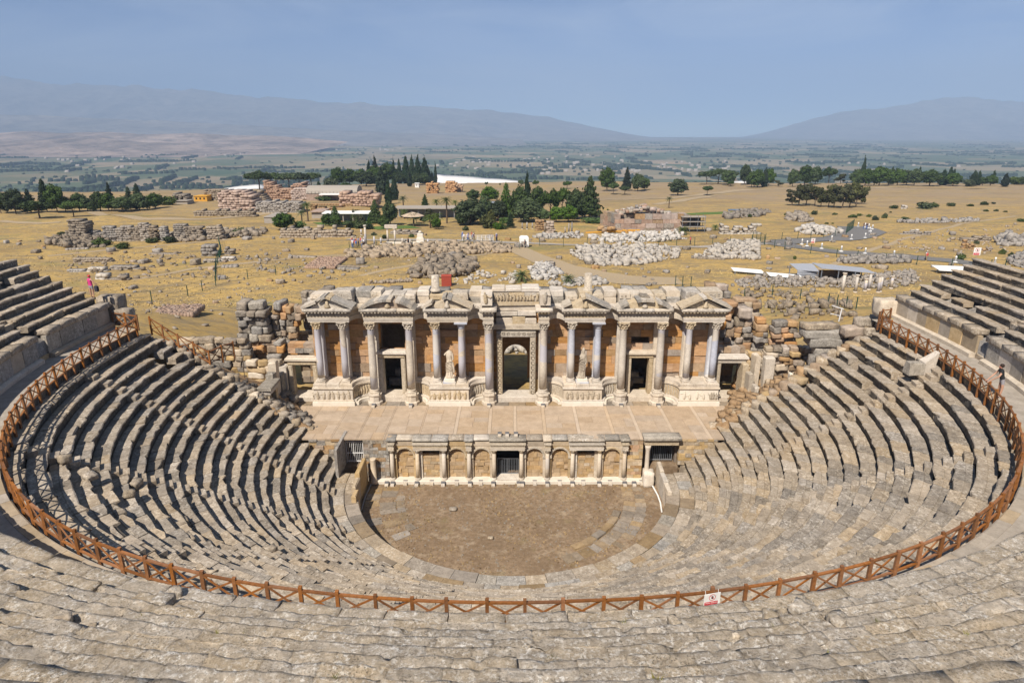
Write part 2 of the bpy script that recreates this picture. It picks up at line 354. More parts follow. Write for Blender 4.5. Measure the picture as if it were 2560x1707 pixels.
def plainmat():
    m, nt, b = newmat('patchwork farmland'); p = pos(nt)
    mp = nd(nt, 'Mapping', i_Vector=p, i_Scale=(.0034, .0022, 1), i_Rotation=(0, 0, .25)).outputs[0]
    fl = nd(nt, 'Mapping', i_Vector=mp, i_Scale=(1, 1, 0)).outputs[0]
    v = nd(nt, 'TexVoronoi', i_Vector=fl, i_Scale=1.0); v.distance = 'CHEBYCHEV'
    try: v.inputs['Randomness'].default_value = .85
    except Exception: pass
    sp = nd(nt, 'SeparateColor', i_0=v.outputs['Color'])
    c = ramp(nt, sp.outputs[0], [(0, (.05, .09, .04)), (.3, (.075, .115, .05)), (.5, (.11, .13, .06)), (.58, (.24, .19, .11)), (.72, (.42, .31, .2)), (.82, (.09, .12, .055)), (.93, (.40, .31, .2))])
    v2 = nd(nt, 'TexVoronoi', i_Vector=fl, i_Scale=3.1); v2.distance = 'CHEBYCHEV'; sp2 = nd(nt, 'SeparateColor', i_0=v2.outputs['Color'])
    c = mix(nt, .45, c, ramp(nt, sp2.outputs[1], [(.0, (.06, .10, .045)), (.45, (.10, .125, .06)), (.62, (.28, .22, .13)), (.7, (.1, .13, .06)), (.9, (.17, .15, .09))]))
    n = noise(nt, nd(nt, 'Mapping', i_Vector=p, i_Scale=(.008, .008, 0)).outputs[0], 1.0, 6, .7)
    c = mix(nt, ramp(nt, n, [(.6, 0.0), (.7, .7)]), c, (.03, .05, .025))
    nt.links.new(c, b.inputs['Base Color']); return m
M['plain'] = plainmat()
def mountmat(name, a, bb):
    m, nt, b = newmat(name); p = pos(nt)
    n = noise(nt, p, .0016, 8, .7); n2 = noise(nt, p, .006, 6, .7)
    c = mix(nt, ramp(nt, n2, [(.45, 0.0), (.62, .7)]), ramp(nt, n, [(.35, a), (.65, bb)]), tuple(x * .5 for x in a))
    nt.links.new(c, b.inputs['Base Color']); bump(nt, b, n2, .6, 60); return m
M['mount'] = mountmat('mountain rock', (.17, .165, .15), (.33, .29, .245))
M['badland'] = mountmat('eroded pink badland', (.19, .145, .11), (.50, .38, .30))
def foliage(name, a, bb):
    m, nt, b = newmat(name); p = pos(nt); n = noise(nt, p, 1.1, 5, .7)
    c = vary(nt, ramp(nt, n, [(.3, a), (.7, bb)]), .68, 1.45, .08)
    nt.links.new(c, b.inputs['Base Color']); b.inputs['Roughness'].default_value = .75
    tr = nd(nt, 'BsdfTranslucent'); nt.links.new(c, tr.inputs[0]); ms = nd(nt, 'MixShader', i_0=.18)
    nt.links.new(b.outputs[0], ms.inputs[1]); nt.links.new(tr.outputs[0], ms.inputs[2])
    nt.links.new(ms.outputs[0], nt.nodes['Material Output'].inputs[0]); return m
M['pine'] = foliage('pine needles', (.022, .042, .014), (.085, .125, .036))
M['cypress'] = foliage('cypress leaves', (.012, .026, .012), (.034, .058, .022))
M['broad'] = foliage('broad leaves', (.035, .07, .016), (.10, .16, .035))
M['olive'] = foliage('dull brown green leaves', (.04, .045, .018), (.105, .11, .045))
M['palm'] = foliage('palm fronds', (.04, .065, .018), (.12, .15, .05))
M['bush'] = foliage('scrub leaves', (.035, .055, .018), (.095, .12, .042))
M['weed'] = foliage('weed leaves', (.10, .11, .025), (.24, .22, .06))
M['bark'] = plain('tree bark', (.13, .095, .065), .95)
M['metalwhite'] = plain('white painted metal', (.72, .72, .72), .5)
M['iron'] = plain('dark iron', (.03, .03, .032), .5, .3)
M['greyiron'] = plain('grey painted iron', (.22, .24, .27), .5, .2)
M['greenpost'] = plain('green fence paint', (.02, .06, .04), .6)
M['asphalt'] = plain('grey asphalt', (.17, .165, .16), .9)
M['trackmat'] = plain('beaten earth track', (.37, .29, .185), .95)
M['white'] = plain('white paint', (.80, .80, .78), .6)
M['travertine'] = plain('white travertine', (.80, .79, .76), .9)
M['red'] = plain('red paint', (.30, .055, .035), .7)
M['signred'] = plain('sign red', (.55, .02, .035), .5)
M['black'] = plain('black paint', (.015, .015, .015), .5)
M['lampgrey'] = plain('floodlight housing', (.16, .16, .17), .45, .3)
M['zinc'] = plain('zinc sheet roof', (.40, .42, .46), .55, .2)
M['yellowpaint'] = plain('yellow plaster', (.62, .33, .05), .8)
M['concrete'] = plain('pale concrete', (.35, .315, .27), .85)
M['dark'] = plain('dark opening', (.02, .018, .016), .9)  # near-black colour paints the shade inside openings; also dark window panes
M['lawn'] = plain('watered lawn', (.10, .16, .035), .95)
M['pond'] = plain('still pond water', (.05, .075, .10), .08)
M['pipegrey'] = plain('grey drain pipe', (.20, .205, .215), .5)
M['skin'] = plain('skin', (.50, .29, .2), .6)
M['hair'] = plain('dark hair', (.03, .018, .012), .7)
def cloth(n, c): M[n] = plain(n, c, .9); return M[n]
for n, c in (('black shirt', (.022, .024, .026)), ('pink shirt', (.60, .05, .22)), ('grey shorts', (.30, .29, .31)), ('blue cloth', (.12, .18, .38)), ('white cloth', (.72, .72, .74)), ('khaki cloth', (.36, .30, .2)), ('red cloth', (.5, .07, .06)), ('dark cloth', (.04, .04, .055))): cloth(n, c)
# ================================================================ THEATRE: seating
CY = -.8                     # centre of the horseshoe
R0, TREAD, NROW = 12.4, .685, 20
Z0 = 1.3; RISE = (10.85 - Z0) / NROW
R_EDGE = R0 + TREAD * NROW   # 26.1, edge of the walkway
Z_WALK = 11.3
RU, CYU, Z_POD = 28.3, -.1, 13.0
UT, UR = .68, .385
def upos(r, s, cy=CY):
    a = r * pi / 2
    if abs(s) <= a:
        f = s / r; q = r * (1 + .036 * min(1.1, max(0, (r - 10) / 16)) * sin(2 * f) ** 2)
        return q * sin(f), cy - q * cos(f), sin(f), -cos(f)
    e = abs(s) - a; g = 1 if s > 0 else -1
    return g * r, cy + e, g, 0.0
def up_pt(r, s, o, z, cy=CY):
    x, y, nx, ny = upos(r, s, cy); return (x + nx * o, y + ny * o, z)
def yend_low(side, r):
    if r < 15.0: return .80
    return (2.15 if side < 0 else 2.35) + .05 * (r - 15) + .22 * sin(r * 5.1)
def arc_prism(prof, r, secs, cy=CY, mats=None, jit=None):
    """profile [(offset outward, z)] carried along arc positions secs"""
    mb = MB(); n = len(prof); vs = []; fs = []; ms = []
    for i, s in enumerate(secs):
        x, y, nx, ny = upos(r, s, cy); dj = jit[i] if jit else None
        for k, (o, z) in enumerate(prof):
            if dj: o += dj[k][0]; z += dj[k][1]
            vs.append((x + nx * o, y + ny * o, z))
    for i in range(len(secs) - 1):
        for k in range(n):
            k2 = (k + 1) % n; fs.append((i * n + k, i * n + k2, i * n + n + k2, i * n + n + k)); ms.append(mats[k] if mats else 0)
    fs += [tuple(range(n))[::-1], tuple((len(secs) - 1) * n + k for k in range(n))]; ms += [0, 0]
    mb.v = vs; mb.f = fs; mb.m = ms; mb.sm = [False] * len(fs); return mb
def seat_block(par, r, z, depth, rise, s0, s1, mat, wear=1.0, name='seat_block', cy=CY, gap=.012):
    d = depth
    zz = z + R.gauss(0, .010) * wear; fr = R.gauss(0, .016) * wear; tl = R.gauss(0, .010) * wear
    prof = [(fr, zz - .035), (fr + .035, zz), (.42, zz - .01), (.445, zz - .045), (d + .1, zz - .05), (d + .1, z - rise - .06), (.13, z - rise - .06), (.12, zz - .14), (fr + .015, zz - .10)]
    m = (s0 + s1) / 2 + R.uniform(-.2, .2) * (s1 - s0); secs = [s0 + gap, m, s1 - gap]
    jit = []
    for i in range(3):
        e = R.gauss(0, .018) * wear; c = 0.0
        if R.random() < .12 * wear: c = R.uniform(.04, .16)
        tt = tl * (i - 1)
        row = [(e + c, tt - c * .4), (e * .6 + c, tt + R.gauss(0, .006)), (0, tt + R.gauss(0, .006)), (0, tt), (0, tt), (0, 0), (0, 0), (R.gauss(0, .015), 0), (e + c, R.gauss(0, .02))]
        jit.append(row)
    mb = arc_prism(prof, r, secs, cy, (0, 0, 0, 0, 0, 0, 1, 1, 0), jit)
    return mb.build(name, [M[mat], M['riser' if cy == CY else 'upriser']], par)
def split(s0, s1, step):
    n = max(1, round((s1 - s0) / step)); c = [s0 + (s1 - s0) * i / n for i in range(n + 1)]
    for i in range(1, n): c[i] += R.uniform(-.2, .2) * (s1 - s0) / n
    return list(zip(c[:-1], c[1:]))
ST = [-80, -57.5, -35, -12.5, 12.5, 35, 57.5, 80]; SW = .36
WEDGES = [None] + ST + [None]
low_names = ['narrow wedge of grey seat rows ending at the left side of the stage', 'left wedge of grey stone rows next to the stage end wedge, deep in stripe shadow',
 'left wedge of grey stone rows at the side of the bowl below the curving rail', 'near left wedge of worn rows with broken and tumbled blocks',
 'middle wedge of seat rows straight below the railing, facing the stage gate', 'near right wedge of foreshortened pale seat rows below the sign on the railing',
 'right wedge of mottled grey rows seen from above behind the right railing', 'right wedge of beige rows with thin dark risers beside the stage end wedge',
 'narrow wedge of beige seat rows ending at the right side of the stage']
def wbounds(i, r, cy, yl, yr, sw):
    a = WEDGES[i]; b = WEDGES[i + 1]
    s0 = -(r * pi / 2 + yl - cy) if a is None else r * radians(a) + sw
    s1 = (r * pi / 2 + yr - cy) if b is None else r * radians(b) - sw
    return s0, s1
for w in range(9):
    mid = (-(88) if w == 0 else 88 if w == 8 else (WEDGES[w] + WEDGES[w + 1]) / 2)
    bx, by, _, _ = upos(R0, R0 * radians(mid))
    t = thing('seating_wedge', low_names[w], 'stone seating', (bx, by, Z0), 'lower seating wedges of the theatre')
    for i in range(NROW):
        r = R0 + TREAD * i; z = Z0 + RISE * (i + 1)
        s0, s1 = wbounds(w, r, CY, yend_low(-1, r), yend_low(1, r), SW)
        for a, b in split(s0, s1, 1.12):
            f = math.degrees((a + b) / 2 / r); wear = 1.15
            if -66 < f < -28 and 13 < i + .28 * (f + 47) < 21: wear = R.choice((1.3, 1.9, 2.8))
            if f > 80 and i > 6: wear = 1.6
            if R.random() < .03: wear = 3.0
            if abs(f) > 84 and R.random() < .05: continue
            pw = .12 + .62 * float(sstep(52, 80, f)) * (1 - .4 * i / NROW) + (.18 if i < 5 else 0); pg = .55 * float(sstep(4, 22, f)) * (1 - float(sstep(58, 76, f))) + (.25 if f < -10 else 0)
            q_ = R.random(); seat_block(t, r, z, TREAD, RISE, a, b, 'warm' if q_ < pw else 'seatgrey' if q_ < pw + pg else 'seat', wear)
stair_names = ['leftmost radial stair between the stage end wedge and the shadowed left rows', 'second radial stair from the left, across the shadowed left rows',
 'third radial stair from the left, running through the tumbled blocks', 'radial stair just left of the middle wedge', 'radial stair just right of the middle wedge',
 'radial stair below the white and red sign on the right', 'second radial stair from the right, up to the curved railing', 'rightmost radial stair near the stage end wedge']
for a, nm in zip(ST, stair_names):
    x, y, _, _ = upos(R0, R0 * radians(a)); t = thing('radial_stair', nm, 'stair', (x, y, Z0), 'radial stairs between the lower wedges')
    for i in range(NROW):
        r = R0 + TREAD * i; z = Z0 + RISE * (i + 1); s = radians(a)
        for q, (rr, zz) in enumerate(((r - TREAD / 2, z - RISE / 2), (r, z))):
            if rr < R0 - .4: continue
            dz = R.gauss(0, .02); c = rr * s; wd = SW - .015
            pr = [(R.gauss(0, .02), zz - .02 + dz), (.02, zz + dz), (TREAD / 2 + .06, zz + dz), (TREAD / 2 + .06, zz - .5), (.03, zz - .5)]
            arc_prism(pr, rr, [c - wd, c + wd]).build('step', M['seat' if a < 30 or R.random() < .5 else 'warm'], t)
# bank under the seats, and end walls
def ring_mesh(name, mat, rings, cy, yl, yr, n=120):
    V = []; F = []
    for (r, z) in rings:
        sl_, sr = -(r * pi / 2 + yl - cy), r * pi / 2 + yr - cy
        for k in range(n + 1):
            x, y, _, _ = upos(r, sl_ + (sr - sl_) * k / n, cy); V.append((x, y, z))
    for i in range(len(rings) - 1):
        for k in range(n): b = i * (n + 1) + k; F.append((b, b + 1, b + n + 2, b + n + 1))
    o = place(name, npmesh(name, V, F, M[mat]), (0, 0, 0)); o['kind'] = 'structure'; return o
ring_mesh('cavea_bank', 'ruin', [(12.3, -.5), (12.3, Z0 - .1), (12.6, Z0 - .05), (25.9, 10.35), (26.2, 10.5), (26.2, 9), (26.2, -1)], CY, .7, 2.0)
# passage round the orchestra: slabs in two rings
ps = thing('passage_paving', None, None, (0, -9.7, 0)); ps['kind'] = 'structure'
for (ra, rb, zz, step) in ((10.55, 11.45, 1.22, 1.25), (11.46, 12.38, 1.30, 1.05)):
    e = (pi / 2 + .0) * ra
    for a, b in split(-(e + .6), e + .6, step):
        dz = R.gauss(0, .025); g = .012
        f = math.degrees((a + b) / 2 / ra)
        pr = [(0, zz + dz - .03 + R.gauss(0, .01)), (.04, zz + dz), (rb - ra - g, zz + dz + R.gauss(0, .01)), (rb - ra - g, -.3), (.03, -.3)]
        arc_prism(pr, ra, [a + g, (a + b) / 2, b - g]).build('paving_slab', M[R.choice(('seat', 'warm', 'warm', 'greymarble', 'paving'))], ps)
# ---------------------------------------------------------------- orchestra floor
of = MB(); NS = 96
V = [(0, -1.5, .0)]; F = []
ring = []
for k in range(NS + 1):
    f = -pi / 2 + pi * k / NS; ring.append((10.7 * sin(f), CY - 10.7 * cos(f)))
ring = [(-10.7, 1.4)] + ring + [(10.7, 1.4)]
for q in (.33, .66, 1.0):
    for (x, y) in ring: V.append((x * q, -1.5 + (y + 1.5) * q, .03 * float(wob(x * q, y * q, 0, .7, 3)) if q < 1 else 0))
n = len(ring)
for k in range(n): F.append((0, 1 + k, 1 + (k + 1) % n, 0))
F4 = []
for i in (0, 1):
    for k in range(n): b = 1 + i * n; F4.append((b + k, b + k + n, b + (k + 1) % n + n, b + (k + 1) % n))
me = bpy.data.meshes.new('orchestra_floor'); me.from_pydata(V, [], [f[:3] for f in F] + F4); me.materials.append(M['dirt']); me.update()
o = place('orchestra_floor', me, (0, 0, 0)); o['kind'] = 'structure'
# flagstones that ring the bare earth
fl = thing('orchestra_flagstones', 'worn flagstones left in a curved band at the edge of the brown orchestra floor', 'paving', (8.6, -1, 0))
def flag(ra, rb, a, b, h, mt):
    g = .02; pr = [(0, h - .015), (.02, h), (rb - ra - g, h), (rb - ra, h - .015), (rb - ra, -.05), (0, -.05)]
    arc_prism(pr, ra, [a + g, (a + b) / 2 + R.uniform(-.05, .05), b - g], jit=[[(R.gauss(0, .03), R.gauss(0, .008)) for _ in range(6)] for _ in range(3)]).build('flagstone', M[mt], fl)
for (ra, rb, a0, a1, st) in ((7.8, 8.6, 22, 97, .62), (8.63, 9.3, 46, 96, .55), (8.1, 9.2, -97, -52, .72), (9.25, 10.2, -95, -66, .85), (7.5, 8.05, -88, -50, .75)):
    for a, b in split(radians(a0) * ra, radians(a1) * ra, st):
        if R.random() < .8: flag(ra, rb, a, b, R.uniform(.012, .04), 'paving')
kb = thing('orchestra_kerb', 'curved low kerb of worn stone round the right side of the orchestra', 'kerb', (6.5, -5, 0))
for a, b in split(radians(30) * 7.2, radians(72) * 7.2, .9):
    pr = [(0, .06), (.03, .12), (.5, .13), (.53, .02), (.53, -.05), (0, -.05)]
    arc_prism(pr, 7.2, [a + .01, b - .01], jit=[[(R.gauss(0, .02), R.gauss(0, .015)) for _ in range(6)] for _ in range(2)]).build('kerb_stone', M['paving'], kb)
# pebbles and low dry stalks: uncountable
pv = []; pf = []
for k in range(2600):
    a = R.uniform(0, 2 * pi); q = sqrt(R.random()) * 10.3; x, y = q * cos(a), -1.2 + q * sin(a) * .98
    if y > .55 or hypot(x, y - CY) > 10.4: continue
    s = R.choice((.02, .025, .03, .04, .05, .09)); b = len(pv)
    pv += [(x - s, y - s * .7, 0), (x + s, y - s * .6, 0), (x + s * .3, y + s, 0), (x, y, s * R.uniform(.8, 1.5))]; pf += [(b, b + 1, b + 3), (b + 1, b + 2, b + 3), (b + 2, b, b + 3)]
o = place('gravel', npmesh('gravel', pv, pf, M['paving']), (0, 0, 0)); o['kind'] = 'stuff'; o['label'] = 'small pebbles strewn over the brown orchestra floor'; o['category'] = 'gravel'
gv = []; gf = []
for k in range(5200):
    a = R.uniform(0, 2 * pi); q = sqrt(R.random()) * 10.2; x, y = q * cos(a), -1.0 + q * sin(a)
    if y > .45 or hypot(x, y - CY) > 10.4 or wob(x, y, 0, .55, 3, 2) < -.05: continue
    s = R.uniform(.03, .09); b = len(gv); t_ = R.uniform(0, 3.14); gv += [(x - s * cos(t_), y - s * sin(t_), 0), (x + s * cos(t_), y + s * sin(t_), 0), (x + R.uniform(-s, s), y + R.uniform(-s, s), s * R.uniform(.6, 1.6))]; gf.append((b, b + 1, b + 2))
M['drygrass'] = plain('trampled dry grass', (.30, .215, .11), .95)
o = place('dry_grass', npmesh('dry_grass', gv, gf, M['drygrass']), (0, 0, 0)); o['kind'] = 'stuff'; tag(o, 'short trampled dry grass in patches on the orchestra floor', 'grass')
V, F = rock(3, .5, .38, .16, .5, .1, 3); o = place('loose_stone', npmesh('loose_stone', V, F, M['warm']), (-4.0, -2.9, 0)); tag(o, 'flat pale stone lying alone on the left of the orchestra floor', 'stone')
V, F = rock(3, .35, .25, .14, .5, .1, 5); o = place('loose_stone', npmesh('loose_stone', V, F, M['warm']), (-1.35, -6.2, 0)); tag(o, 'small pale stone on the orchestra floor near its front edge', 'stone')
# parapets by the stage
t = thing('parapet_wall', 'row of upright parapet slabs between left passage and orchestra', 'wall', (-9.6, -2, 0))
for (y0, y1, z1, x0, x1) in ((-1.75, .5, 2.15, -10.75, -10.45), (-3.05, -1.80, 1.85, -10.72, -10.42), (-4.0, -3.1, 1.7, -10.5, -10.2)):
    mb = MB(); mb.cbox(x0, x1, y0, y1, .0, z1, 0, .05, .03); mb.build('parapet_slab', M['yellow'], t)
mb = MB(); mb.lathe([(.26, 0), (.26, .2), (.2, .26), (.2, 1.9), (.22, 2.0)], (-10.0, .55, .05), 14); o = mb.build('broken_column', M['smallcol']); tag(o, 'pale column without a capital at the left end of the stage front', 'column')
t = thing('parapet_wall', 'low curved parapet slabs between right passage and orchestra', 'wall', (9.6, -2, 0))
for (y0, y1, z1) in ((-.6, .72, 1.75), (-1.8, -.65, 1.62), (-3.0, -1.85, 1.5)):
    mb = MB(); mb.cbox(10.42, 10.72, y0, y1, .0, z1, 0, .05, .03); mb.build('parapet_slab', M['marble'], t)
def pipe(pts, mt, lab):
    mb = MB(); mb.tube(pts, .055, 8); o = mb.build('drain_pipe', M[mt]); tag(o, lab, 'pipe')
pipe([(-10.2, .3, .12), (-10.25, -1.4, .12), (-10.15, -3.2, .12)], 'pipegrey', 'grey drain pipe along the foot of the left parapet')
pipe([(10.1, .3, .12), (10.22, -1.2, .12), (10.2, -2.2, .12), (10.05, -3.3, .12)], 'white', 'white drain pipe along the foot of the right parapet')
# tumbled blocks among the rows
nm = ['tumbled grey block tipped on its side', 'broken seat block lying askew', 'rounded fallen block', 'split block leaning forward']
for k, (f, r) in enumerate(sorted(((-56, 24.2), (-53, 23.4), (-50.5, 22.2), (-46, 20.6), (-55, 21.8), (-40, 21.2), (-38, 18.2)), key=lambda q: q[1] * sin(radians(q[0])))):
    i = (r - R0) / TREAD; z = Z0 + RISE * (int(i) + 1); x, y, _, _ = upos(r, r * radians(f))
    V, F = rock(3, R.uniform(.4, .75), R.uniform(.35, .55), R.uniform(.25, .4), .06, .10, k + 20)
    o = place('fallen_block', npmesh('fallen_block', V, F, M['seat']), (x, y, z - .05)); o.rotation_euler = (R.uniform(-.3, .3), R.uniform(-.35, .35), R.uniform(0, 3))
    tag(o, ordw(k + 1) + ' tumbled grey block from the left among the worn near left rows', 'stone block', 'fallen blocks on the near left rows')
# carved block beside right railing
t = thing('carved_block', 'pale carved corner block standing loose against the right railing', 'stone block', up_pt(24.9, 24.9 * radians(82), 0, 10.4))
x, y, z = WLOC[t]
mb = MB(); mb.cbox(x - .75, x + .1, y - .45, y + .25, z, z + .75, 0, .05, .05); mb.build('block', M['greymarble'], t)
mb = MB(); mb.hexa([(x + .1, y - .4, z), (x + .75, y - .3, z), (x + .75, y + .2, z), (x + .1, y + .25, z), (x + .1, y - .4, z + .75), (x + .95, y - .25, z + 1.4), (x + .95, y + .15, z + 1.4), (x + .1, y + .25, z + .8)]); mb.build('slanted_slab', M['marble'], t)
# ---------------------------------------------------------------- walkway and upper seating
wk = ring_mesh('walkway', 'walk', [(26.36, Z_WALK - .02), (27.4, Z_WALK - .01), (28.55, Z_WALK)], -.45, 2.6, 4.6, 140)
kt = thing('walkway_kerb', 'kerb of dark stone blocks that carries the curved walkway edge', 'kerb', (0, CY - R_EDGE, 10.8))
for a, b in split(-(R_EDGE * pi / 2 + 2.9), R_EDGE * pi / 2 + 3.4, 1.15):
    pr = [(R.gauss(0, .02), Z_WALK - .03), (.03, Z_WALK + .004), (.42, Z_WALK + .004), (.42, 10.6), (.04, 10.6)]
    arc_prism(pr, R_EDGE, [a + .01, b - .01], mats=(0, 0, 0, 0, 1)).build('kerb_block', [M['walk'], M['riser']], kt)
ring_mesh('upper_bank', 'ruin', [(28.45, 10), (28.45, 12.4), (29.0, 12.5), (34.2, 12.5 + 5.2 * UR / UT - .3), (35.2, 13.0), (36, 5)], CYU, 2.7, 5.0, 140)
UST = [-81, -58, -35, -12, 12, 35, 58, 81]; UW = [None] + UST + [None]
UN = ['beyond the left walkway, ending over the field', 'above the left walkway, right behind the pink shirted visitor', 'in the lower left corner of the view', 'left of the middle in the foreground', 'in the middle of the foreground',
      'right of the middle in the foreground', 'in the lower right corner of the view', 'above the right walkway behind the man in black', 'beyond the right walkway, in front of the white shed roof']
UN[0], UN[1] = 'end of the upper seating beside the wooden fence on the left', 'upper seating at the left picture edge above the curved walkway'
def yend_up(side, i): return (2.75 if side < 0 else 5.0) + .1 * sin(i * 2.3) + (-.35 * max(0, 2 - i) * 0)
def arc_rock(r0, r1, z0, z1, s0, s1, cy, n, amp, mat, name, par, g=.015, rnd=.06):
    Vb, Fb = BG[n]; L = np.linalg.norm(Vb, axis=1)[:, None]; Q = Vb * (1 - rnd) + Vb / L * rnd * 1.35
    fz = np.clip((-Q[:, 1] + .1) / 1.1, 0, 1) * (Q[:, 2] > .9) if n >= 6 else 0 * Q[:, 1]
    Q = Q.copy(); bz = fz ** 1.3
    rr = (r0 + r1) / 2 + Q[:, 1] * ((r1 - r0) / 2 - g); ss = (s0 + s1) / 2 + Q[:, 0] * ((s1 - s0) / 2 - g); zz = (z0 + z1) / 2 + Q[:, 2] * (z1 - z0) / 2
    P = np.array([upos(r_, s_ * r_ / r0, cy)[:2] for r_, s_ in zip(rr, ss)])
    wv = .75 + .5 * wob(P[:, 0], P[:, 1], 0, 1.1, 3, 2)
    zz = zz - bz * .035 * (wv + .6 * np.clip(wob(P[:, 0], P[:, 1], 0, 3.2, 3, 4), -.4, 1)) + (np.clip((Q[:, 1] - .3) / .7, 0, 1) ** 1.5 * .06 * wv * (Q[:, 2] > .9) if n >= 6 else 0)
    X = np.c_[P, zz]
    o1 = wob(X[:, 0], X[:, 1], X[:, 2], 2.1, 4, 1); o2 = wob(X[:, 0] + 9, X[:, 1], X[:, 2], 2.6, 4, 2); o3 = wob(X[:, 0], X[:, 1] - 7, X[:, 2], 6.0, 3, 3)
    o4 = wob(X[:, 0], X[:, 1] + 3, X[:, 2], 13.0, 2, 4)
    X[:, 0] += o1 * amp * .7; X[:, 1] += o2 * amp * .9; o5 = wob(X[:, 0] - 4, X[:, 1], X[:, 2], 23.0, 2, 5) if n > 8 else 0
    X[:, 2] += (o2 * .5 + o3 * .55 + o4 * .45 + o5 * .35) * amp - (np.clip(o3 * o2 * 2 - .25, 0, 1) * .16 if n > 8 else 0)
    c = X.mean(0); c[2] = X[:, 2].min(); me = npmesh(name, X - c, Fb, M[mat]); return place(name, me, tuple(c), par)
for w in range(9):
    a, b = UW[w], UW[w + 1]; mid = (-88 if w == 0 else 88 if w == 8 else (a + b) / 2)
    x, y, _, _ = upos(RU, RU * radians(mid), CYU); front = 2 <= w <= 6
    t = thing('upper_seating_wedge', ('weathered upper seating wedge ' if w not in (0, 1) else 'weathered grey ') + UN[w], 'stone seating', (x, y, Z_POD), 'upper seating wedges of the theatre')
    pd = thing('podium_wall', 'podium wall of upright slabs under the ' + ('' if w in (0, 1) else 'upper seating ') + UN[w], 'wall', (x, y, Z_WALK), 'podium walls along the walkway')
    def lim(r, sw):
        s0 = -(r * pi / 2 + 2.75 - CYU) if a is None else r * radians(a) + (sw if abs(a) > 50 else .01)
        s1 = (r * pi / 2 + 5.0 - CYU) if b is None else r * radians(b) - (sw if abs(b) > 50 else .01)
        return s0, s1
    s0, s1 = lim(RU, .55)
    bm_ = 'marble' if w in (1, 7, 8) else 'walk'
    arc_prism([(-.28, Z_WALK + .004), (-.28, Z_WALK + .22), (-.12, Z_WALK + .30), (.1, Z_WALK + .3), (.1, Z_WALK + .004)], RU, [s0 + (s1 - s0) * k / 10 for k in range(11)], CYU).build('base_moulding', M[bm_], pd)
    for p, q in split(s0, s1, 1.35):
        if w in (0, 1, 7, 8) or front:
            mt = R.choice(('greymarble', 'greymarble', 'walk', 'yellow', 'marble')) if w > 5 else R.choice(('greymarble', 'seat', 'greymarble', 'walk'))
            dj = R.gauss(0, .015)
            arc_prism([(dj, Z_WALK + .30), (dj, Z_POD - .33), (.3, Z_POD - .33), (.3, Z_WALK + .3)], RU, [p + .008, q - .008], CYU).build('upright_slab', M[mt], pd)
    ncor = 8 if front else 3
    for p, q in split(s0, s1, 1.4): arc_rock(RU - .12, RU + .72, Z_POD - .34, Z_POD, p, q, CYU, ncor, .035 if front else .03, 'fore' if front else 'seat', 'cornice_block', pd)
    for i in range(8 if w in (0, 1) else 7 if w in (7, 8) else 13):
        r = 29.0 + UT * i; z = Z_POD + UR * (i + 1); s0, s1 = lim(r, .40)
        if w == 0: s0 = -(r * pi / 2 + yend_up(-1, i) - CYU)
        if w == 8: s1 = r * pi / 2 + yend_up(1, i) - CYU
        for p, q in split(s0, s1, 1.15 if front else 1.25):
            if front:
                jz = -(R.uniform(.05, .12) if R.random() < .05 else 0); arc_rock(r, r + UT + .10, z - UR - .1, z + jz * .8, p, q, CYU, 12 if i < 7 and abs(math.degrees((p + q) / 2 / r)) < 56 else 4, .038, ('fore' if wob(r * sin((p + q) / 2 / r), r * cos((p + q) / 2 / r), 0, .35, 2, 1) > -.15 else 'fore2'), 'seat_block', t, g=-.012, rnd=.01)
            elif R.random() > .02:
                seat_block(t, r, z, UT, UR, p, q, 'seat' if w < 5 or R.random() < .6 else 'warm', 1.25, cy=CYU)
    if w and abs(UW[w]) > 50: # stair gap before this wedge
        st = thing('short_stair', ['', 'narrow stair cut through the left podium wall', 'stair gap at the lower left corner', 'worn foreground stair left of the middle', 'worn foreground stair near the middle, left of it', 'worn foreground stair near the middle, right of it', 'worn foreground stair below the sign', 'stair gap at the lower right corner', 'narrow stair cut through the right podium wall'][w], 'stair', up_pt(RU, RU * radians(UW[w]), 0, Z_WALK, CYU), 'stairs up from the walkway')
        sc_ = radians(UW[w])
        for k in range(6):
            rr = RU + .05 + .27 * k; zz = Z_WALK + .285 * (k + 1)
            arc_prism([(R.gauss(0, .02), zz), (.34, zz), (.34, zz - .5), (.02, zz - .5)], rr, [rr * sc_ - .5, rr * sc_ + .5], CYU).build('step', M['warm' if w > 1 else 'yellow'], st)
        for k in range(24):
            rr = 29.0 + .8 + UT / 2 * k; zz = Z_POD + UR + UR / 2 * (k + 1)
            if rr > 37.8: break
            arc_prism([(R.gauss(0, .02), zz), (.36, zz), (.36, zz - .5), (.02, zz - .5)], rr, [rr * sc_ - .42, rr * sc_ + .42], CYU).build('step', M['fore' if front else 'seat'], st)
# loose broken stones on the foreground tiers
fs = []
for k in range(46):
    f = R.uniform(-52, -14) if k < 32 else R.uniform(-10, 50); i = R.choice((-1, 0, 0, 1, 1, 2, 3, 4)); r = 29.3 + UT * i + R.uniform(-.2, .2); fs.append((sin(radians(f)) * r, f, i, r))
for k, (_, f, i, r) in enumerate(sorted(fs)):
    x, y, _, _ = upos(r, r * radians(f), CYU); z = Z_POD + UR * (i + 1) if i >= 0 else Z_POD; q = R.choice((.16, .2, .25, .32, .42))
    V, F = rock(4, q, q * R.uniform(.6, 1), q * R.uniform(.4, .7), .1, .14, k + 200); o = place('broken_stone', npmesh('broken_stone', V, F, M[R.choice(('fore', 'fore2', 'seat'))]), (x, y, z - .03)); o.rotation_euler[2] = R.uniform(0, 6)
    tag(o, ordw(k + 1) + ' loose broken stone from the left on the foreground tiers', 'stone', 'loose broken stones on the foreground tiers')
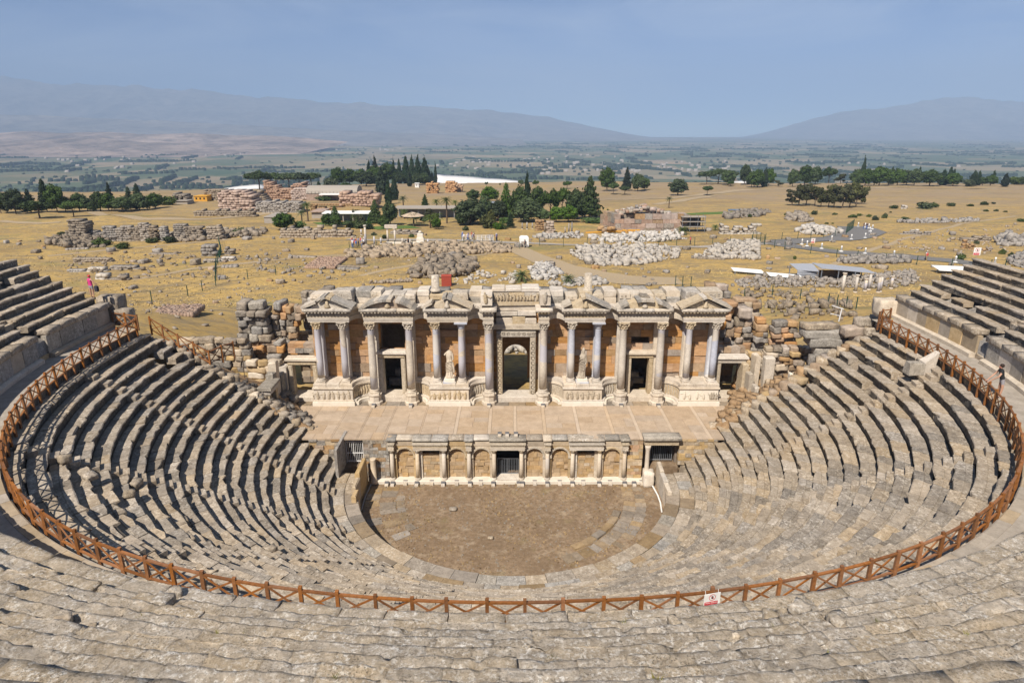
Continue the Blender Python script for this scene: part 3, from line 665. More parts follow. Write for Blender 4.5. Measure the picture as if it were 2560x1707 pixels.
# large end blocks beside the left podium wall
for k, (x, y, z, sx, sy, sz, lab) in enumerate(((-27.6, 3.3, 11.3, 1.1, 1.0, 1.1, 'cut grey block at the end of the left podium wall'), (-28.6, 3.7, 11.2, 1.5, 1.2, 2.1, 'tall grey block stack behind the end of the left podium wall'), (27.9, 5.6, 11.2, 1.5, 1.3, 1.3, 'rough pale boulder at the end of the right podium wall'))):
    V, F = rock(4, sx, sy, sz, .12, .05, k + 60); o = place('end_block', npmesh('end_block', V, F, M['seat' if k < 2 else 'marble']), (x, y, z)); tag(o, lab, 'stone block')
# ---------------------------------------------------------------- fences
def fence(name, label, pts, top, bot, low, braces=True):
    """pts: list of (x,y,zbase); top/bot: rail heights over each base; low: post foot below base"""
    x, y, z = pts[len(pts) // 2]; t = thing(name, label, 'fence', (x, y, z))
    for (px, py, pz) in pts:
        a_, b_ = R.gauss(0, .012), R.gauss(0, .012); mb = MB(); mb.bar((px, py, pz - low), (px + a_, py + b_, pz + top + .12 + R.gauss(0, .012)), .10 + R.uniform(-.008, .012), .10); mb.build('post', M['wood'], t)
    for p, q in zip(pts[:-1], pts[1:]):
        A, B = Vector(p), Vector(q); T = Vector((0, 0, top + R.gauss(0, .008))); D = Vector((0, 0, bot))
        mb = MB(); mb.bar(A + T, B + T, .085, .055); mb.build('top_rail', M['wood'], t)
        mb = MB(); mb.bar(A + D, B + D, .07, .055); mb.build('bottom_rail', M['wood'], t)
        n_ = (B - A).cross(Vector((0, 0, 1))).normalized() * .018
        for k, (e, f) in enumerate(((A + T, B + D), (A + D, B + T))):
            mb = MB(); mb.bar(e + n_ * (1 - 2 * k), f + n_ * (1 - 2 * k), .032, .055); mb.build('brace', M['wood'], t)
RF = R_EDGE - .13
ftot0, ftot1 = -(RF * pi / 2 + 2.55), RF * pi / 2 + 3.3
NP = 82; fp = []
for k in range(NP + 1):
    x, y, _, _ = upos(RF, ftot0 + (ftot1 - ftot0) * k / NP + (R.uniform(-.06, .06) if 0 < k < NP else 0)); fp.append((x, y, Z_WALK))
fence('wooden_railing', 'long orange brown wooden railing with crossed braces curving round the whole lower seating', fp, .72, .06, .46)
xe, ye, _, _ = upos(RF, ftot0)
fence('wooden_railing', 'short wooden railing closing the left end of the walkway', [(xe - .02, ye + .25, Z_WALK), (xe - 1.1, ye + .7, Z_WALK), (xe - 2.2, ye + 1.1, Z_WALK)], .95, .1, .1)
fence('wooden_railing', 'wooden railing stepping down beside the left row ends', [(xe + .35, ye + 1.15, 10.9), (-24.9, 3.0, 10.3), (-23.9, 3.0, 9.6), (-22.9, 3.05, 9.0), (-21.9, 3.1, 8.3), (-21.4, 4.1, 8.4), (-20.9, 5.0, 8.4)], .95, .12, .3)
xe, ye, _, _ = upos(RF, ftot1)
fence('wooden_railing', 'short wooden railing closing the right end of the walkway', [(xe - .1, ye + .3, Z_WALK), (xe + .5, ye + 1.0, Z_WALK), (xe + 1.2, ye + 1.2, Z_WALK)], .95, .1, .3)
# ================================================================ STAGE BUILDING
X0, ZS, YW = .33, 3.4, 8.8          # axis, stage floor level, plane of the back wall
# ---- stage floor: slabs and pale strips, laid as single pieces
sf = thing('stage_floor', None, None, (0, 4, 0)); sf['kind'] = 'structure'
mb = MB(); mb.box(-17.6, 18.2, 1.4, 9.0, 3.12, ZS - .10); mb.box(-17.6, 18.2, 7.6, 9.0, -.3, 3.11); mb.box(-17.6, 18.2, .9, 7.6, -.4, -.06); mb.box(-12.3, -10.6, .9, 4.1, -.05, 1.24); mb.box(9.95, 12.05, .9, 4.1, -.05, 1.24); mb.build('floor_bed', M['dirt'], sf)
x = -17.5; k = 0; xs = [-17.5]
while x < 18: x += R.choice((1.9, 2.2, 2.5)); xs.append(min(x, 18.1)); 
for i in range(len(xs) - 1):
    a, b = xs[i], xs[i + 1]; y = 1.02
    if b - a < .3: continue
    sw = .26 if a > -6 else .12
    while y < 6.85:
        d = R.choice((.8, 1.05, 1.25, 1.5)); y2 = min(6.95, y + d)
        if y2 > 6.5: y2 = 6.95
        xm = [a + sw, b]
        if R.random() < .45: xm.insert(1, a + sw + (b - a - sw) * R.uniform(.35, .65))
        for p, q in zip(xm[:-1], xm[1:]):
            if y < 2.2 and (p < -15.5 or q > 15.5): pass
            h = ZS + R.gauss(0, .003); mb = MB(); mb.cbox(p + .005, q - .005, y + .005, y2 - .005, ZS - .12, h, 0, .006); mb.build('floor_slab', M['slab'], sf)
        y = y2
    mb = MB(); mb.cbox(a + .006, a + sw - .006, 1.02, 6.95, ZS - .12, ZS + .001, 0, .012); mb.build('floor_strip', M['strip' if a > -6 else 'slab'], sf)
for p, q in split(-17.4, 18.1, 1.4):
    mb = MB(); mb.cbox(p + .01, q - .01, 6.97, 8.9, ZS - .2, ZS + R.uniform(-.01, .02), 0, .02, .008); mb.build('back_slab', M['paving'], sf)

# ---- stage front wall (proscenium)
PX = -.25
pf = thing('proscenium', 'low stage front wall with small columns, arched niches and a barred middle gate', 'stage front', (PX, 1.1, 0))
YF = 1.02                                # wall face; columns stand .35 in front of it
mb = MB(); mb.cbox(-10.2, 9.6, .52, 1.3, -.05, .24, 0, .03); mb.build('marble_step', M['whitemarble'], pf)
colx = [-8.68, -6.84, -4.92, -3.11, -1.3, .68, 2.56, 4.38, 6.32, 8.13]
pairs = [(1, 2), (4, 5), (7, 8)]; singles = [0, 3, 6, 9]; niches = [(0, 1), (2, 3), (3, 4), (5, 6), (6, 7), (8, 9)]
def small_col(x, y, z, h, n=14):
    mb = MB(); mb.lathe([(.21, 0), (.21, .06), (.19, .09), (.2, .13), (.165, .17)], (x, y, z), n); b = mb.build('column_base', M['marble'], pf)
    mb = MB(); mb.lathe([(.155, .17), (.152, h * .4), (.132, h - .30)], (x, y, z), n); s_ = mb.build('column_shaft', M['smallcol'], pf)
    mb = MB(); mb.lathe([(.135, h - .30), (.15, h - .22), (.19, h - .1), (.22, h - .05)], (x, y, z), 16, mod=lambda t, i, z_: 1 + .10 * cos(8 * t) * (i > 0)); mb.box(x - .21, x + .21, y - .21, y + .21, z + h - .05, z + h); mb.build('column_capital', M['carved'], pf)
for x in colx: small_col(x, .82, .24, 2.42)
mb = MB()
def wallpiece(mb, x0, x1, y0, y1, z0, z1, m=0): mb.box(x0, x1, y0, y1, z0, z1, m)
# masonry of the front: small coursed stones as pieces, between openings
def course_wall(par, x0, x1, z0, z1, y0, y1, ch, bl, mats, holes=(), j=.012, name='wall_block'):
    z = z0; n = 0
    while z < z1 - .03:
        h = min(ch * R.uniform(.8, 1.2), z1 - z)
        if z1 - z - h < ch * .4: h = z1 - z
        x = x0 + (0 if R.random() < .5 else -bl * .3)
        while x < x1 - .02:
            w = bl * R.uniform(.7, 1.4); a, b = max(x, x0), min(x + w, x1)
            if x1 - b < bl * .3: b = x1
            x = b
            segs = [(a, b)]
            for (hx0, hx1, hz0, hz1) in holes:
                if z + h * .5 > hz0 and z + h * .5 < hz1:
                    ns = []
                    for (p, q) in segs:
                        if q <= hx0 or p >= hx1: ns.append((p, q)); continue
                        if p < hx0: ns.append((p, hx0))
                        if q > hx1: ns.append((hx1, q))
                    segs = ns
            for (p, q) in segs:
                if q - p < .06: continue
                pr = R.gauss(0, j); g = .006
                mb = MB(); mb.hexa([(p + g, y0 + pr, z + g), (q - g, y0 + pr, z + g), (q - g, y1, z + g), (p + g, y1, z + g),
                                    (p + g, y0 + pr + R.gauss(0, j * .6), z + h - g), (q - g, y0 + pr + R.gauss(0, j * .6), z + h - g), (q - g, y1, z + h - g), (p + g, y1, z + h - g)])
                mb.build(name, M[R.choice(mats)], par); n += 1
        z += h
    return n
def arch_panel(x0, x1, z0, zs, ztop, y0, y1, hw, deep, mat, nm='niche_front'):
    """wall panel with a round headed niche: face, reveal and back"""
    c = (x0 + x1) / 2; mb = MB(); N = 12; pts = [(c - hw, z0)] + [(c - hw * cos(pi * k / N), zs + hw * sin(pi * k / N)) for k in range(N + 1)] + [(c + hw, z0)]
    outer = [(x0, z0)] + [(x0 + (x1 - x0) * k / N, ztop) for k in range(N + 1)] + [(x1, z0)]
    for i in range(len(pts) - 1):
        (a, b), (p, q), (e, f), (g, h) = pts[i], pts[i + 1], outer[i], outer[i + 1]
        mb.add([(a, y0, b), (p, y0, q), (g, y0, h), (e, y0, f)], [(0, 1, 2, 3)])
        mb.add([(a, y0, b), (p, y0, q), (p, y0 + deep, q), (a, y0 + deep, b)], [(0, 3, 2, 1)])
    mb.build(nm, M[mat], pf)
    ar = MB(); ro, ri = hw + .13, hw + .0
    for i in range(N):
        t0, t1 = pi * i / N, pi * (i + 1) / N
        f = lambda r_, t_, y_: (c - r_ * cos(t_), y_, zs + r_ * sin(t_))
        ar.hexa([f(ri, t0, y0 - .07), f(ro, t0, y0 - .07), f(ro, t0, y0 + .02), f(ri, t0, y0 + .02), f(ri, t1, y0 - .07), f(ro, t1, y0 - .07), f(ro, t1, y0 + .02), f(ri, t1, y0 + .02)])
    ar.box(c - ro - .1, c - ri + .02, y0 - .09, y0 + .02, zs - .14, zs); ar.box(c + ri - .02, c + ro + .1, y0 - .09, y0 + .02, zs - .14, zs)
    ar.build('arch_moulding', M['carved'], pf)
for (a, b) in niches:
    x0, x1 = colx[a] + .14, colx[b] - .14; hw = min(.62, (x1 - x0) / 2 - .16); c = (x0 + x1) / 2
    arch_panel(x0, x1, .24, 2.02, 2.85, YF, 1.3, hw, .22, 'yellow')
    course_wall(pf, c - hw - .02, c + hw + .02, .24, 2.62, YF + .20, YF + .42, .30, .5, ('nichestone',), (), .03, 'niche_stone')
for (a, b) in pairs:
    x0, x1 = colx[a] + .12, colx[b] - .12
    if a == 4: continue
    course_wall(pf, x0, x1, .24, 2.15, YF + .10, YF + .4, .22, .45, ('nichestone', 'nichestone', 'yellow'), (), .015)
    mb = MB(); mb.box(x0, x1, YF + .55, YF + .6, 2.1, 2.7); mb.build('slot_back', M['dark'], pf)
    for s_, e_ in ((x0 - .0, x0 + .22), (x1 - .22, x1)):
        mb = MB(); mb.box(s_, e_, YF - .02, YF + .35, .24, 2.66); mb.build('jamb', M['marble'], pf)
for i, x in enumerate(colx):
    hw = .14
    mb = MB(); mb.box(x - hw, x + hw, YF - .0, YF + .45, .24, 2.85); mb.build('pier', M['yellow'], pf)
course_wall(pf, 8.36, 9.45, .24, 3.2, YF - .02, YF + .35, .27, .42, ('yellow', 'yellow', 'orange', 'ruinwarm'), (), .02)
course_wall(pf, -10.75, -8.92, .0, 3.3, YF - .02, YF + .35, .27, .45, ('greymarble', 'ruinwarm', 'ruin'), (), .02)
def entab(x0, x1, y0, y1, z, mats=('carved', 'greymarble')):
    mb = MB(); mb.box(x0, x1, y0, y1, z, z + .16); mb.box(x0 - .02, x1 + .02, y0 - .02, y1, z + .163, z + .20); mb.build('architrave', M['marble'], pf)
    mb = MB(); mb.box(x0 + .01, x1 - .01, y0 + .01, y1, z + .203, z + .42); mb.build('frieze', M['carved'], pf)
    mb = MB(); mb.box(x0 - .06, x1 + .06, y0 - .07, y1, z + .423, z + .50)
    k = x0
    while k < x1 - .05: mb.box(k, k + .05, y0 - .05, y0 + .02, z + .36, z + .42); k += .11
    mb.build('dentils', M['carved'], pf)
for (a, b) in pairs: entab(colx[a] - .25, colx[b] + .25, .62, 1.5, 2.66)
for a in singles: entab(colx[a] - .2, colx[a] + .2, .62, 1.5, 2.66)
def top_slab(x0, x1, y0, y1, mt, z=3.25): 
    V_, F_ = rock(4, x1 - x0, y1 - y0, .15, .04, .09, R.randint(0, 99)); c = V_.copy(); o = place('cover_slab', npmesh('cover_slab', c, F_, M[mt]), ((x0 + x1) / 2, (y0 + y1) / 2, z), pf)
segs = [(a, b, c + .1) for a, b, c in [(colx[0] - .34, colx[0] + .34, .66), (colx[0] + .36, colx[1] - .36, .84), (colx[1] - .34, colx[1] + 1.05, .68), (colx[1] + 1.07, colx[2] + .34, .68), (colx[2] + .36, colx[3] - .36, .84), (colx[3] - .34, colx[3] + .34, .66), (colx[3] + .36, colx[4] - .36, .84),
        (colx[4] - .36, colx[5] + .36, .66), (colx[5] + .38, colx[6] - .34, .84), (colx[6] - .32, colx[6] + .32, .66), (colx[6] + .34, colx[7] - .36, .84), (colx[7] - .34, colx[8] + .36, .66), (colx[8] + .38, colx[9] - .36, .84), (colx[9] - .34, colx[9] + .36, .66)]]
for i, (a, b, y0) in enumerate(segs): top_slab(a, b, y0, 1.75, ('greymarble', 'marble', 'greymarble', 'greymarble', 'seat', 'greymarble', 'marble', 'greymarble', 'seat', 'marble', 'greymarble', 'fore2', 'greymarble', 'greymarble')[i])
for (a, b) in niches:
    mb = MB(); mb.box(colx[a] + .2, colx[b] - .2, YF - .03, 1.9, 2.85, 3.16); mb.build('niche_band', M['yellow'], pf)
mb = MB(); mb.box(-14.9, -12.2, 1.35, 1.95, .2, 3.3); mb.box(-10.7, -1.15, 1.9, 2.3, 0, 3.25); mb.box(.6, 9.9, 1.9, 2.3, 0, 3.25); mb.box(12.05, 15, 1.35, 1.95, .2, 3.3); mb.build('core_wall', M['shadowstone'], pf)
course_wall(pf, -14.6, -12.2, 1.3, 3.35, 1.0, 1.33, .30, .55, ('ruinwarm', 'yellow', 'ruin'), (), .03)
course_wall(pf, 12.05, 14.8, 1.3, 3.35, 1.0, 1.33, .30, .5, ('yellow', 'yellow', 'warm'), (), .03)
# middle gate
def gate(x0, x1, y, z0, z1, label, rails, n, mt='greyiron'):
    t = thing('iron_gate', label, 'gate', ((x0 + x1) / 2, y, z0))
    for k in range(n + 1):
        xx = x0 + (x1 - x0) * k / n; mb = MB(); w = .022 if k in (0, n, n // 2) else .012; mb.box(xx - w, xx + w, y - w, y + w, z0, z1); mb.build('bar', M[mt], t)
    for z in rails: mb = MB(); mb.box(x0, x1, y - .024, y + .024, z - .03, z + .03); mb.build('rail', M[mt], t)
gate(-1.05, .45, 1.5, .3, 1.62, 'grey barred gate in the middle of the stage front', (.36, 1.58), 12)
mb = MB(); mb.box(-1.08, .5, .55, 1.45, .243, .36); mb.build('threshold', M['marble'], pf)
gate(-12.05, -10.85, 1.35, 1.35, 3.2, 'tall white barred gate at the end of the left passage', (1.45, 2.1, 3.0), 9, 'metalwhite')
gate(10.15, 11.7, 1.6, 1.35, 3.0, 'dark barred gate under the lintel at the end of the right passage', (1.45, 2.6), 11)
mb = MB(); mb.box(-12.3, -10.7, 1.36, 1.44, 3.1, 3.36); mb.build('gate_lintel', M['slab'], pf)
mb = MB(); mb.box(-12.32, -12.12, -.9, 2.2, 1.2, 3.45); mb.build('passage_side', M['ruin'], pf)
mb = MB(); mb.box(-12.3, -10.6, 4.0, 4.2, .5, 3.1); mb.box(9.9, 11.9, 4.0, 4.2, .5, 3.1); mb.box(-1.15, .6, 3.4, 3.6, 0, 3.1); mb.build('tunnel_shade', M['dark'], pf); pf.children[-1]['kind'] = 'stuff'  # near-black panels paint the darkness behind the gates
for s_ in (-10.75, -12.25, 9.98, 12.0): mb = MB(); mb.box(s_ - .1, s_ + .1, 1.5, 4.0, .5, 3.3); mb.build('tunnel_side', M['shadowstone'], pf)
# right passage lintel on its small column
t = thing('lintel_doorway', 'marble lintel with a grey slab on one column over the right passage gate', 'doorway', (10.7, 1.0, 1.3))
V, F = rock(4, 2.7, .95, .25, .05, .06, 71); place('cover_slab', npmesh('cover_slab', V, F, M['greymarble']), (10.75, 1.0, 3.42), t)
mb = MB(); mb.cbox(9.5, 11.95, .7, 1.4, 3.02, 3.4, 0, .03, .02); mb.build('lintel', M['carved'], t)
mb = MB(); mb.lathe([(.2, .3), (.17, .45), (.15, 2.6), (.21, 2.85), (.22, 3.0)], (9.75, .75, 0), 14); mb.build('column', M['smallcol'], t)
V, F = rock(4, .75, .9, 1.2, .15, .07, 77); place('pier', npmesh('pier', V, F, M['marble']), (9.85, .5, -.1), t)
# ---- floodlights
def floodlight(x, y, z, label, group, up=False, two=False):
    t = thing('floodlight', label, 'floodlight', (x, y, z), group)
    mb = MB()
    for dx in ((-.1, .1) if not two else (-.22, -.05, .08, .24)): mb.bar((x + dx, y, z), (x + dx, y, z + .16), .025, .025)
    mb.box(x - .12, x + .12, y - .07, y + .07, z, z + .03); mb.build('bracket', M['iron'], t)
    mb = MB(); w = .15
    mb.hexa([(x - w, y - .12, z + .10), (x + w, y - .12, z + .10), (x + w, y + .10, z + .06), (x - w, y + .10, z + .06), (x - w, y - .05, z + .30), (x + w, y - .05, z + .30), (x + w, y + .14, z + .22), (x - w, y + .14, z + .22)]); mb.build('housing', M['lampgrey'], t)
    mb = MB(); mb.hexa([(x - w + .02, y + .102, z + .085), (x + w - .02, y + .102, z + .085), (x + w - .02, y + .11, z + .085), (x - w + .02, y + .11, z + .085), (x - w + .02, y + .142, z + .21), (x + w - .02, y + .142, z + .21), (x + w - .02, y + .15, z + .21), (x - w + .02, y + .15, z + .21)]); mb.build('glass', M['metalwhite'], t)
    mb = MB(); mb.cbox(x - .13, x + .13, y - .32, y - .1, z, z + .16, 0, .02); mb.build('ballast_box', M['marble'], t)
def px2x(px): return (px - 1280) / 1650 * 48.3
fx = [860 / 4.52 + 780, 925 / 4.52 + 780] + [780 + q / 4.52 for q in (1065, 1195, 1360, 1490, 1640, 1790, 1910, 2050)] + [1280 + q / 4.52 for q in (75, 115, 255, 395, 535, 675, 800, 975, 1100, 1260, 1365, 1455)]
fn = ['at the foot of the leftmost small column', 'beside another at the foot of the leftmost small column', 'below the leftmost arched niche', 'at the foot of the second small column', 'below the walled up left doorway', 'at the foot of the third small column',
      'below the second arched niche', 'at the foot of the fourth small column', 'below the niche left of the middle gate', 'at the left column of the middle gate', 'at the right column of the middle gate', 'beside another at the right column of the middle gate', 'below the niche right of the middle gate',
      'at the foot of the seventh small column', 'below the fifth arched niche', 'at the foot of the eighth small column', 'below the walled up right doorway', 'at the foot of the ninth small column', 'below the rightmost arched niche', 'at the foot of the rightmost small column',
      'below the yellow wall right of the small columns', 'at the right end of the white marble step']
for px, nm in zip(fx, fn): floodlight(px2x(px), .62 if 'foot' not in nm and 'column' not in nm else .46, .0 if ('foot' in nm or 'column' in nm) else .0, 'small floodlight ' + nm, 'floodlights along the stage front')
for px, nm in ((1249, 'left one of three on the stage edge'), (1268, 'middle one of three on the stage edge'), (1290, 'right one of three on the stage edge')): floodlight((px - 1280) / 1650 * 47.4, 1.5, ZS + .04, 'floodlight, ' + nm + ' above the gate', 'floodlights on the stage edge')

# ---- main facade
fc = thing('stage_building', 'tall marble columned stage facade with pediments before an orange stone wall', 'stage building', (X0, YW, ZS))
fp_ = fc
COLS = []
def big_col(x, y, z, ztop, mat, cap=True, plain_cap=False, n=20, r=.33):
    h = ztop - z
    mb = MB(); mb.box(x - r * 1.35, x + r * 1.35, y - r * 1.35, y + r * 1.35, z, z + .12); mb.lathe([(r * 1.32, .12), (r * 1.36, .18), (r * 1.15, .23), (r * 1.1, .27), (r * 1.22, .31), (r * 1.2, .35), (r * 1.02, .38)], (x, y, z), n)
    g = bpy.data.objects.new('column', None); _link(g, fc); g.location = Vector((x, y, z)) - WLOC[fc]; WLOC[g] = Vector((x, y, z))
    mb.build('base', M['marble'], g)
    mb = MB(); zc = h - .62; mb.lathe([(r, .38), (r * 1.0, .38 + (zc - .38) * .35), (r * .95, .38 + (zc - .38) * .7), (r * .87, zc - .06), (r * .92, zc - .03), (r * .9, zc)], (x, y, z), n); mb.build('shaft', M[mat], g)
    mb = MB()
    if plain_cap: mb.lathe([(r * .9, zc), (r * .95, zc + .1), (r * 1.3, h - .16), (r * 1.35, h - .12)], (x, y, z), n); mb.box(x - .5, x + .5, y - .5, y + .5, z + h - .12, z + h); mb.build('capital', M['bluecol'], g)
    else:
        mb.lathe([(r * .88, zc), (r * 1.12, zc + .08), (r * 1.0, zc + .17), (r * 1.2, zc + .27), (r * 1.05, zc + .34), (r * 1.35, zc + .47), (r * 1.5, zc + .52)], (x, y, z), 32, smooth=False, mod=lambda t, i, z_: 1 + (.13 * cos(8 * t + (pi if i in (3, 4) else 0)) if 0 < i < 6 else .1 * cos(4 * t + pi) * (i == 6)))
        for sx in (-1, 1):
            for sy in (-1, 1): mb.tube([(x + sx * r * 1.0, y + sy * r * 1.0, z + zc + .3), (x + sx * r * 1.25, y + sy * r * 1.25, z + zc + .48), (x + sx * r * 1.32, y + sy * r * 1.32, z + zc + .4)], .06, 5)
        mb.box(x - r * 1.4, x + r * 1.4, y - r * 1.4, y + r * 1.4, z + h - .1, z + h, 0, .01); mb.build('capital', M['carved'], g)
def fbox(name, mat, x0, x1, y0, y1, z0, z1, b=.02, j=.0, m=None):
    mb = MB(); mb.cbox(x0, x1, y0, y1, z0, z1, 0, b, j); return mb.build(name, M[mat], fc)
def rel_figures(name, x0, x1, y, z0, z1, n, mat='carved'):
    """a frieze of small standing figures in relief, as one carved part"""
    mb = MB(); H = z1 - z0
    for k in range(n):
        x = x0 + (x1 - x0) * (k + .5) / n + R.uniform(-.04, .04); h = H * R.uniform(.6, .98); w = H * .15
        lean = R.uniform(-.12, .12) * h
        mb.tube([(x, y, z0), (x + lean * .2, y - .05, z0 + h * .3), (x + lean * .5, y - .07, z0 + h * .55), (x + lean * .8, y - .06, z0 + h * .78)], [w * .8, w * 1.15, w * .9, w * 1.0], 6)
        mb.lathe([(.01, -.5 * w * 1.3), (w * .62, 0), (.01, .6 * w * 1.3)], (x + lean, y - .06, z0 + h * .9), 6)
        s = R.choice((-1, 1)); mb.tube([(x + lean * .7, y - .06, z0 + h * .74), (x + s * w * 2.2, y - .08, z0 + h * R.uniform(.5, .7)), (x + s * w * 3.0, y - .06, z0 + h * R.uniform(.6, .95))], w * .3, 5)
        if R.random() < .5: mb.tube([(x + s * w * 2.8, y - .02, z0), (x + s * w * 2.6, y - .05, z0 + h * .45), (x + s * w * 1.6, y - .04, z0 + h * .5)], w * .6, 5)
    return mb.build(name, M[mat], fc)
def scroll_band(name, x0, x1, y, z0, z1, mat='carved', step=.26):
    """running scroll ornament in relief"""
    mb = MB(); c = (z0 + z1) / 2; r = (z1 - z0) * .36; x = x0 + step / 2; k = 0
    while x < x1 - step * .3:
        pts = [(x + r * (1 - .09 * i) * cos(i * .9 + k), y - .012, c + r * (1 - .09 * i) * sin(i * .9 + k) * (1 if k % 2 else -1)) for i in range(8)]
        mb.tube(pts, r * .2, 4, caps=False); x += step; k += 1
    return mb.build(name, M[mat], fc)
# podium pedestals and concave podium walls
def pedestal(x0, x1, mat='marble', fig=7, new=False):
    fbox('podium_plinth', 'whitemarble', x0 - .14, x1 + .14, 6.86, 9.0, ZS, ZS + .34)
    fbox('podium_plinth_step', 'marble', x0 - .07, x1 + .07, 6.93, 9.0, ZS + .343, ZS + .48)
    fbox('podium_dado', 'whitemarble' if new else mat, x0, x1, 7.02, 9.0, ZS + .483, ZS + 1.42)
    if not new: rel_figures('podium_relief', x0 + .1, x1 - .1, 7.10, ZS + .5, ZS + 1.38, fig)
    else: rel_figures('podium_relief', x1 - .75, x1 - .05, 7.085, ZS + .5, ZS + 1.38, 3); rel_figures('podium_relief', x0 + .08, x1 - .9, 7.09, ZS + .5, ZS + 1.3, 4, 'whitemarble')
    fbox('podium_cornice', 'marble', x0 - .09, x1 + .09, 6.92, 9.0, ZS + 1.423, ZS + 1.56)
    n = 3
    for k in range(n): fbox('podium_top_block', 'marble', x0 - .02 + (x1 - x0 + .04) * k / n + .01, x0 - .02 + (x1 - x0 + .04) * (k + 1) / n - .01, 6.99, 9.2, ZS + 1.563, ZS + 1.85, .03, .01)
A0, A1, B0, B1 = 13.08, 16.17, 3.80, 6.86
ped = [(X0 - A1, X0 - A0, 0), (X0 - B1, X0 - B0, 0), (X0 + B0, X0 + B1, 0), (X0 + A0, X0 + A1, 1)]
for a, b, nw in ped: pedestal(a, b, new=bool(nw))
def concave(xa, ya, xb, yb):
    """curved podium wall from a pedestal flank back to the wall beside a door"""
    N = 10; path = []
    for k in range(N + 1):
        t = pi / 2 * k / N; path.append((xa + (xb - xa) * (1 - cos(t)), ya + (yb - ya) * sin(t)))
    s = -1 if xb > xa else 1
    if xb > xa: path = path
    sg = 1 if xb > xa else -1
    for nm, mt, o0, o1, z0, z1 in (('curved_plinth', 'whitemarble', .42, -.3, ZS, ZS + .30), ('curved_step', 'marble', .26, -.3, ZS + .303, ZS + .46), ('curved_dado', 'carved', .0, -.3, ZS + .463, ZS + 1.42), ('curved_cornice', 'marble', .10, -.4, ZS + 1.423, ZS + 1.56), ('curved_top', 'marble', .02, -.6, ZS + 1.563, ZS + 1.82)):
        mb = MB(); mb.sweep([(sg * o0, z0), (sg * o1, z0), (sg * o1, z1), (sg * o0, z1)], path); mb.build(nm, M[mt], fc)
    mb = MB()
    for k in range(8):
        t = pi / 2 * (k + .7) / 9; x, y = xa + (xb - xa) * (1 - cos(t)), ya + (yb - ya) * sin(t); nx, ny = (.7 if xb > xa else -.7), -.7
        mb.tube([(x - nx * .03, y - ny * .03, ZS + .5), (x - nx * .01 + .05, y - ny * .01, ZS + .9), (x - nx * .02 - .03, y - ny * .02, ZS + 1.3)], [.09, .10, .07], 6)
    mb.build('curved_relief', M['carved'], fc)
for (a, b) in ((X0 - A0, X0 - A0 + 1.35), (X0 - B1, X0 - B1 - 1.35), (X0 - B0, X0 - B0 + 1.35), (X0 + B0, X0 + B0 - 1.35), (X0 + B1, X0 + B1 + 1.35), (X0 + A0, X0 + A0 - 1.35)):
    concave(a, 7.15, b, 8.45)
# columns: (x offset, on pedestal?, material, plain capital)
ZT = 10.3
for x, pd_, mt, pc in ((-15.6, 1, 'col', 0), (-13.62, 1, 'col', 0), (-11.4, 0, 'col', 0), (-8.42, 0, 'col', 0), (-6.33, 1, 'bluecol', 0), (-4.32, 1, 'col', 1), (-2.17, 0, 'col', 0),
                       (2.15, 0, 'col', 0), (4.36, 1, 'bluecol', 0), (6.42, 1, 'bluecol', 1), (8.4, 0, 'col', 0), (11.38, 0, 'col', 0), (13.58, 1, 'col', 0), (15.65, 1, 'bluecol', 0)):
    X = X0 + x
    if pd_: big_col(X, 7.5, ZS + 1.85, ZT, mt, plain_cap=bool(pc), r=.265)
    else:
        mb = MB(); mb.lathe([(.62, 0), (.62, .22), (.52, .3), (.5, .72), (.58, .8), (.58, .9)], (X, 7.45, ZS), 8, smooth=False); mb.build('octagonal_pedestal', M['marble'], fc)
        big_col(X, 7.45, ZS + .9, ZT, mt, r=.30)
    if pd_:
        mb = MB(); mb.box(X - .22, X + .22, 8.6, 8.76, ZS + 1.85, ZT - .05); mb.build('pilaster', M['bluecol' if x > 15 or x == -13.62 else 'col'], fc)
        mb = MB(); mb.lathe([(.26, 0), (.26, .2), (.21, .3), (.2, ZT - ZS - 2.2), (.26, ZT - ZS - 1.95)], (X + .0, 8.48, ZS + 1.85), 14); mb.build('half_column', M['bluecol' if x in (15.65, -13.62, 6.42) else 'col'], fc)
for x in (-2.17, 2.15, -11.4, -8.42, 8.4, 11.38): mb = MB(); mb.box(X0 + x - .34, X0 + x + .34, 8.45, 8.75, ZS, ZT); mb.build('pilaster', M['marble'], fc)
# orange wall courses with door openings
doors = [(X0 - 10.85, X0 - 9.25, ZS, 7.05), (X0 - 11.0, X0 - 9.0, 7.75, 9.55), (X0 - 1.35, X0 + 1.35, ZS, 9.2), (X0 + 9.25, X0 + 10.85, ZS, 7.05), (X0 + 9.3, X0 + 10.8, 8.2, 8.75)]
nb = course_wall(fc, X0 - 16.4, X0 + 16.4, ZS + 1.6, ZT + .3, YW, YW + .55, .62, 1.25, ('orange', 'orange', 'orange', 'ruinwarm'), doors, .035)
mb = MB()
for a, b in ((-16.4, -11.0), (-9.0, -1.5), (1.5, 9.0), (11.0, 16.4)): mb.box(X0 + a, X0 + b, YW - .05, YW + .5, ZS, ZS + 1.59)
mb.build('wall_foot', M['yellow'], fc)
mb = MB()
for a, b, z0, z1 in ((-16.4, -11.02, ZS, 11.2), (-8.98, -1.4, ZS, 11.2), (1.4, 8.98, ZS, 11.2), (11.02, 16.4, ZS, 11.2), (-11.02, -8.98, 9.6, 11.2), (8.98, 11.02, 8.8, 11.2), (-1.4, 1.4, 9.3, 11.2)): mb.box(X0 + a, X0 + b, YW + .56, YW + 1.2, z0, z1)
mb.build('wall_core', M['shadowstone'], fc)
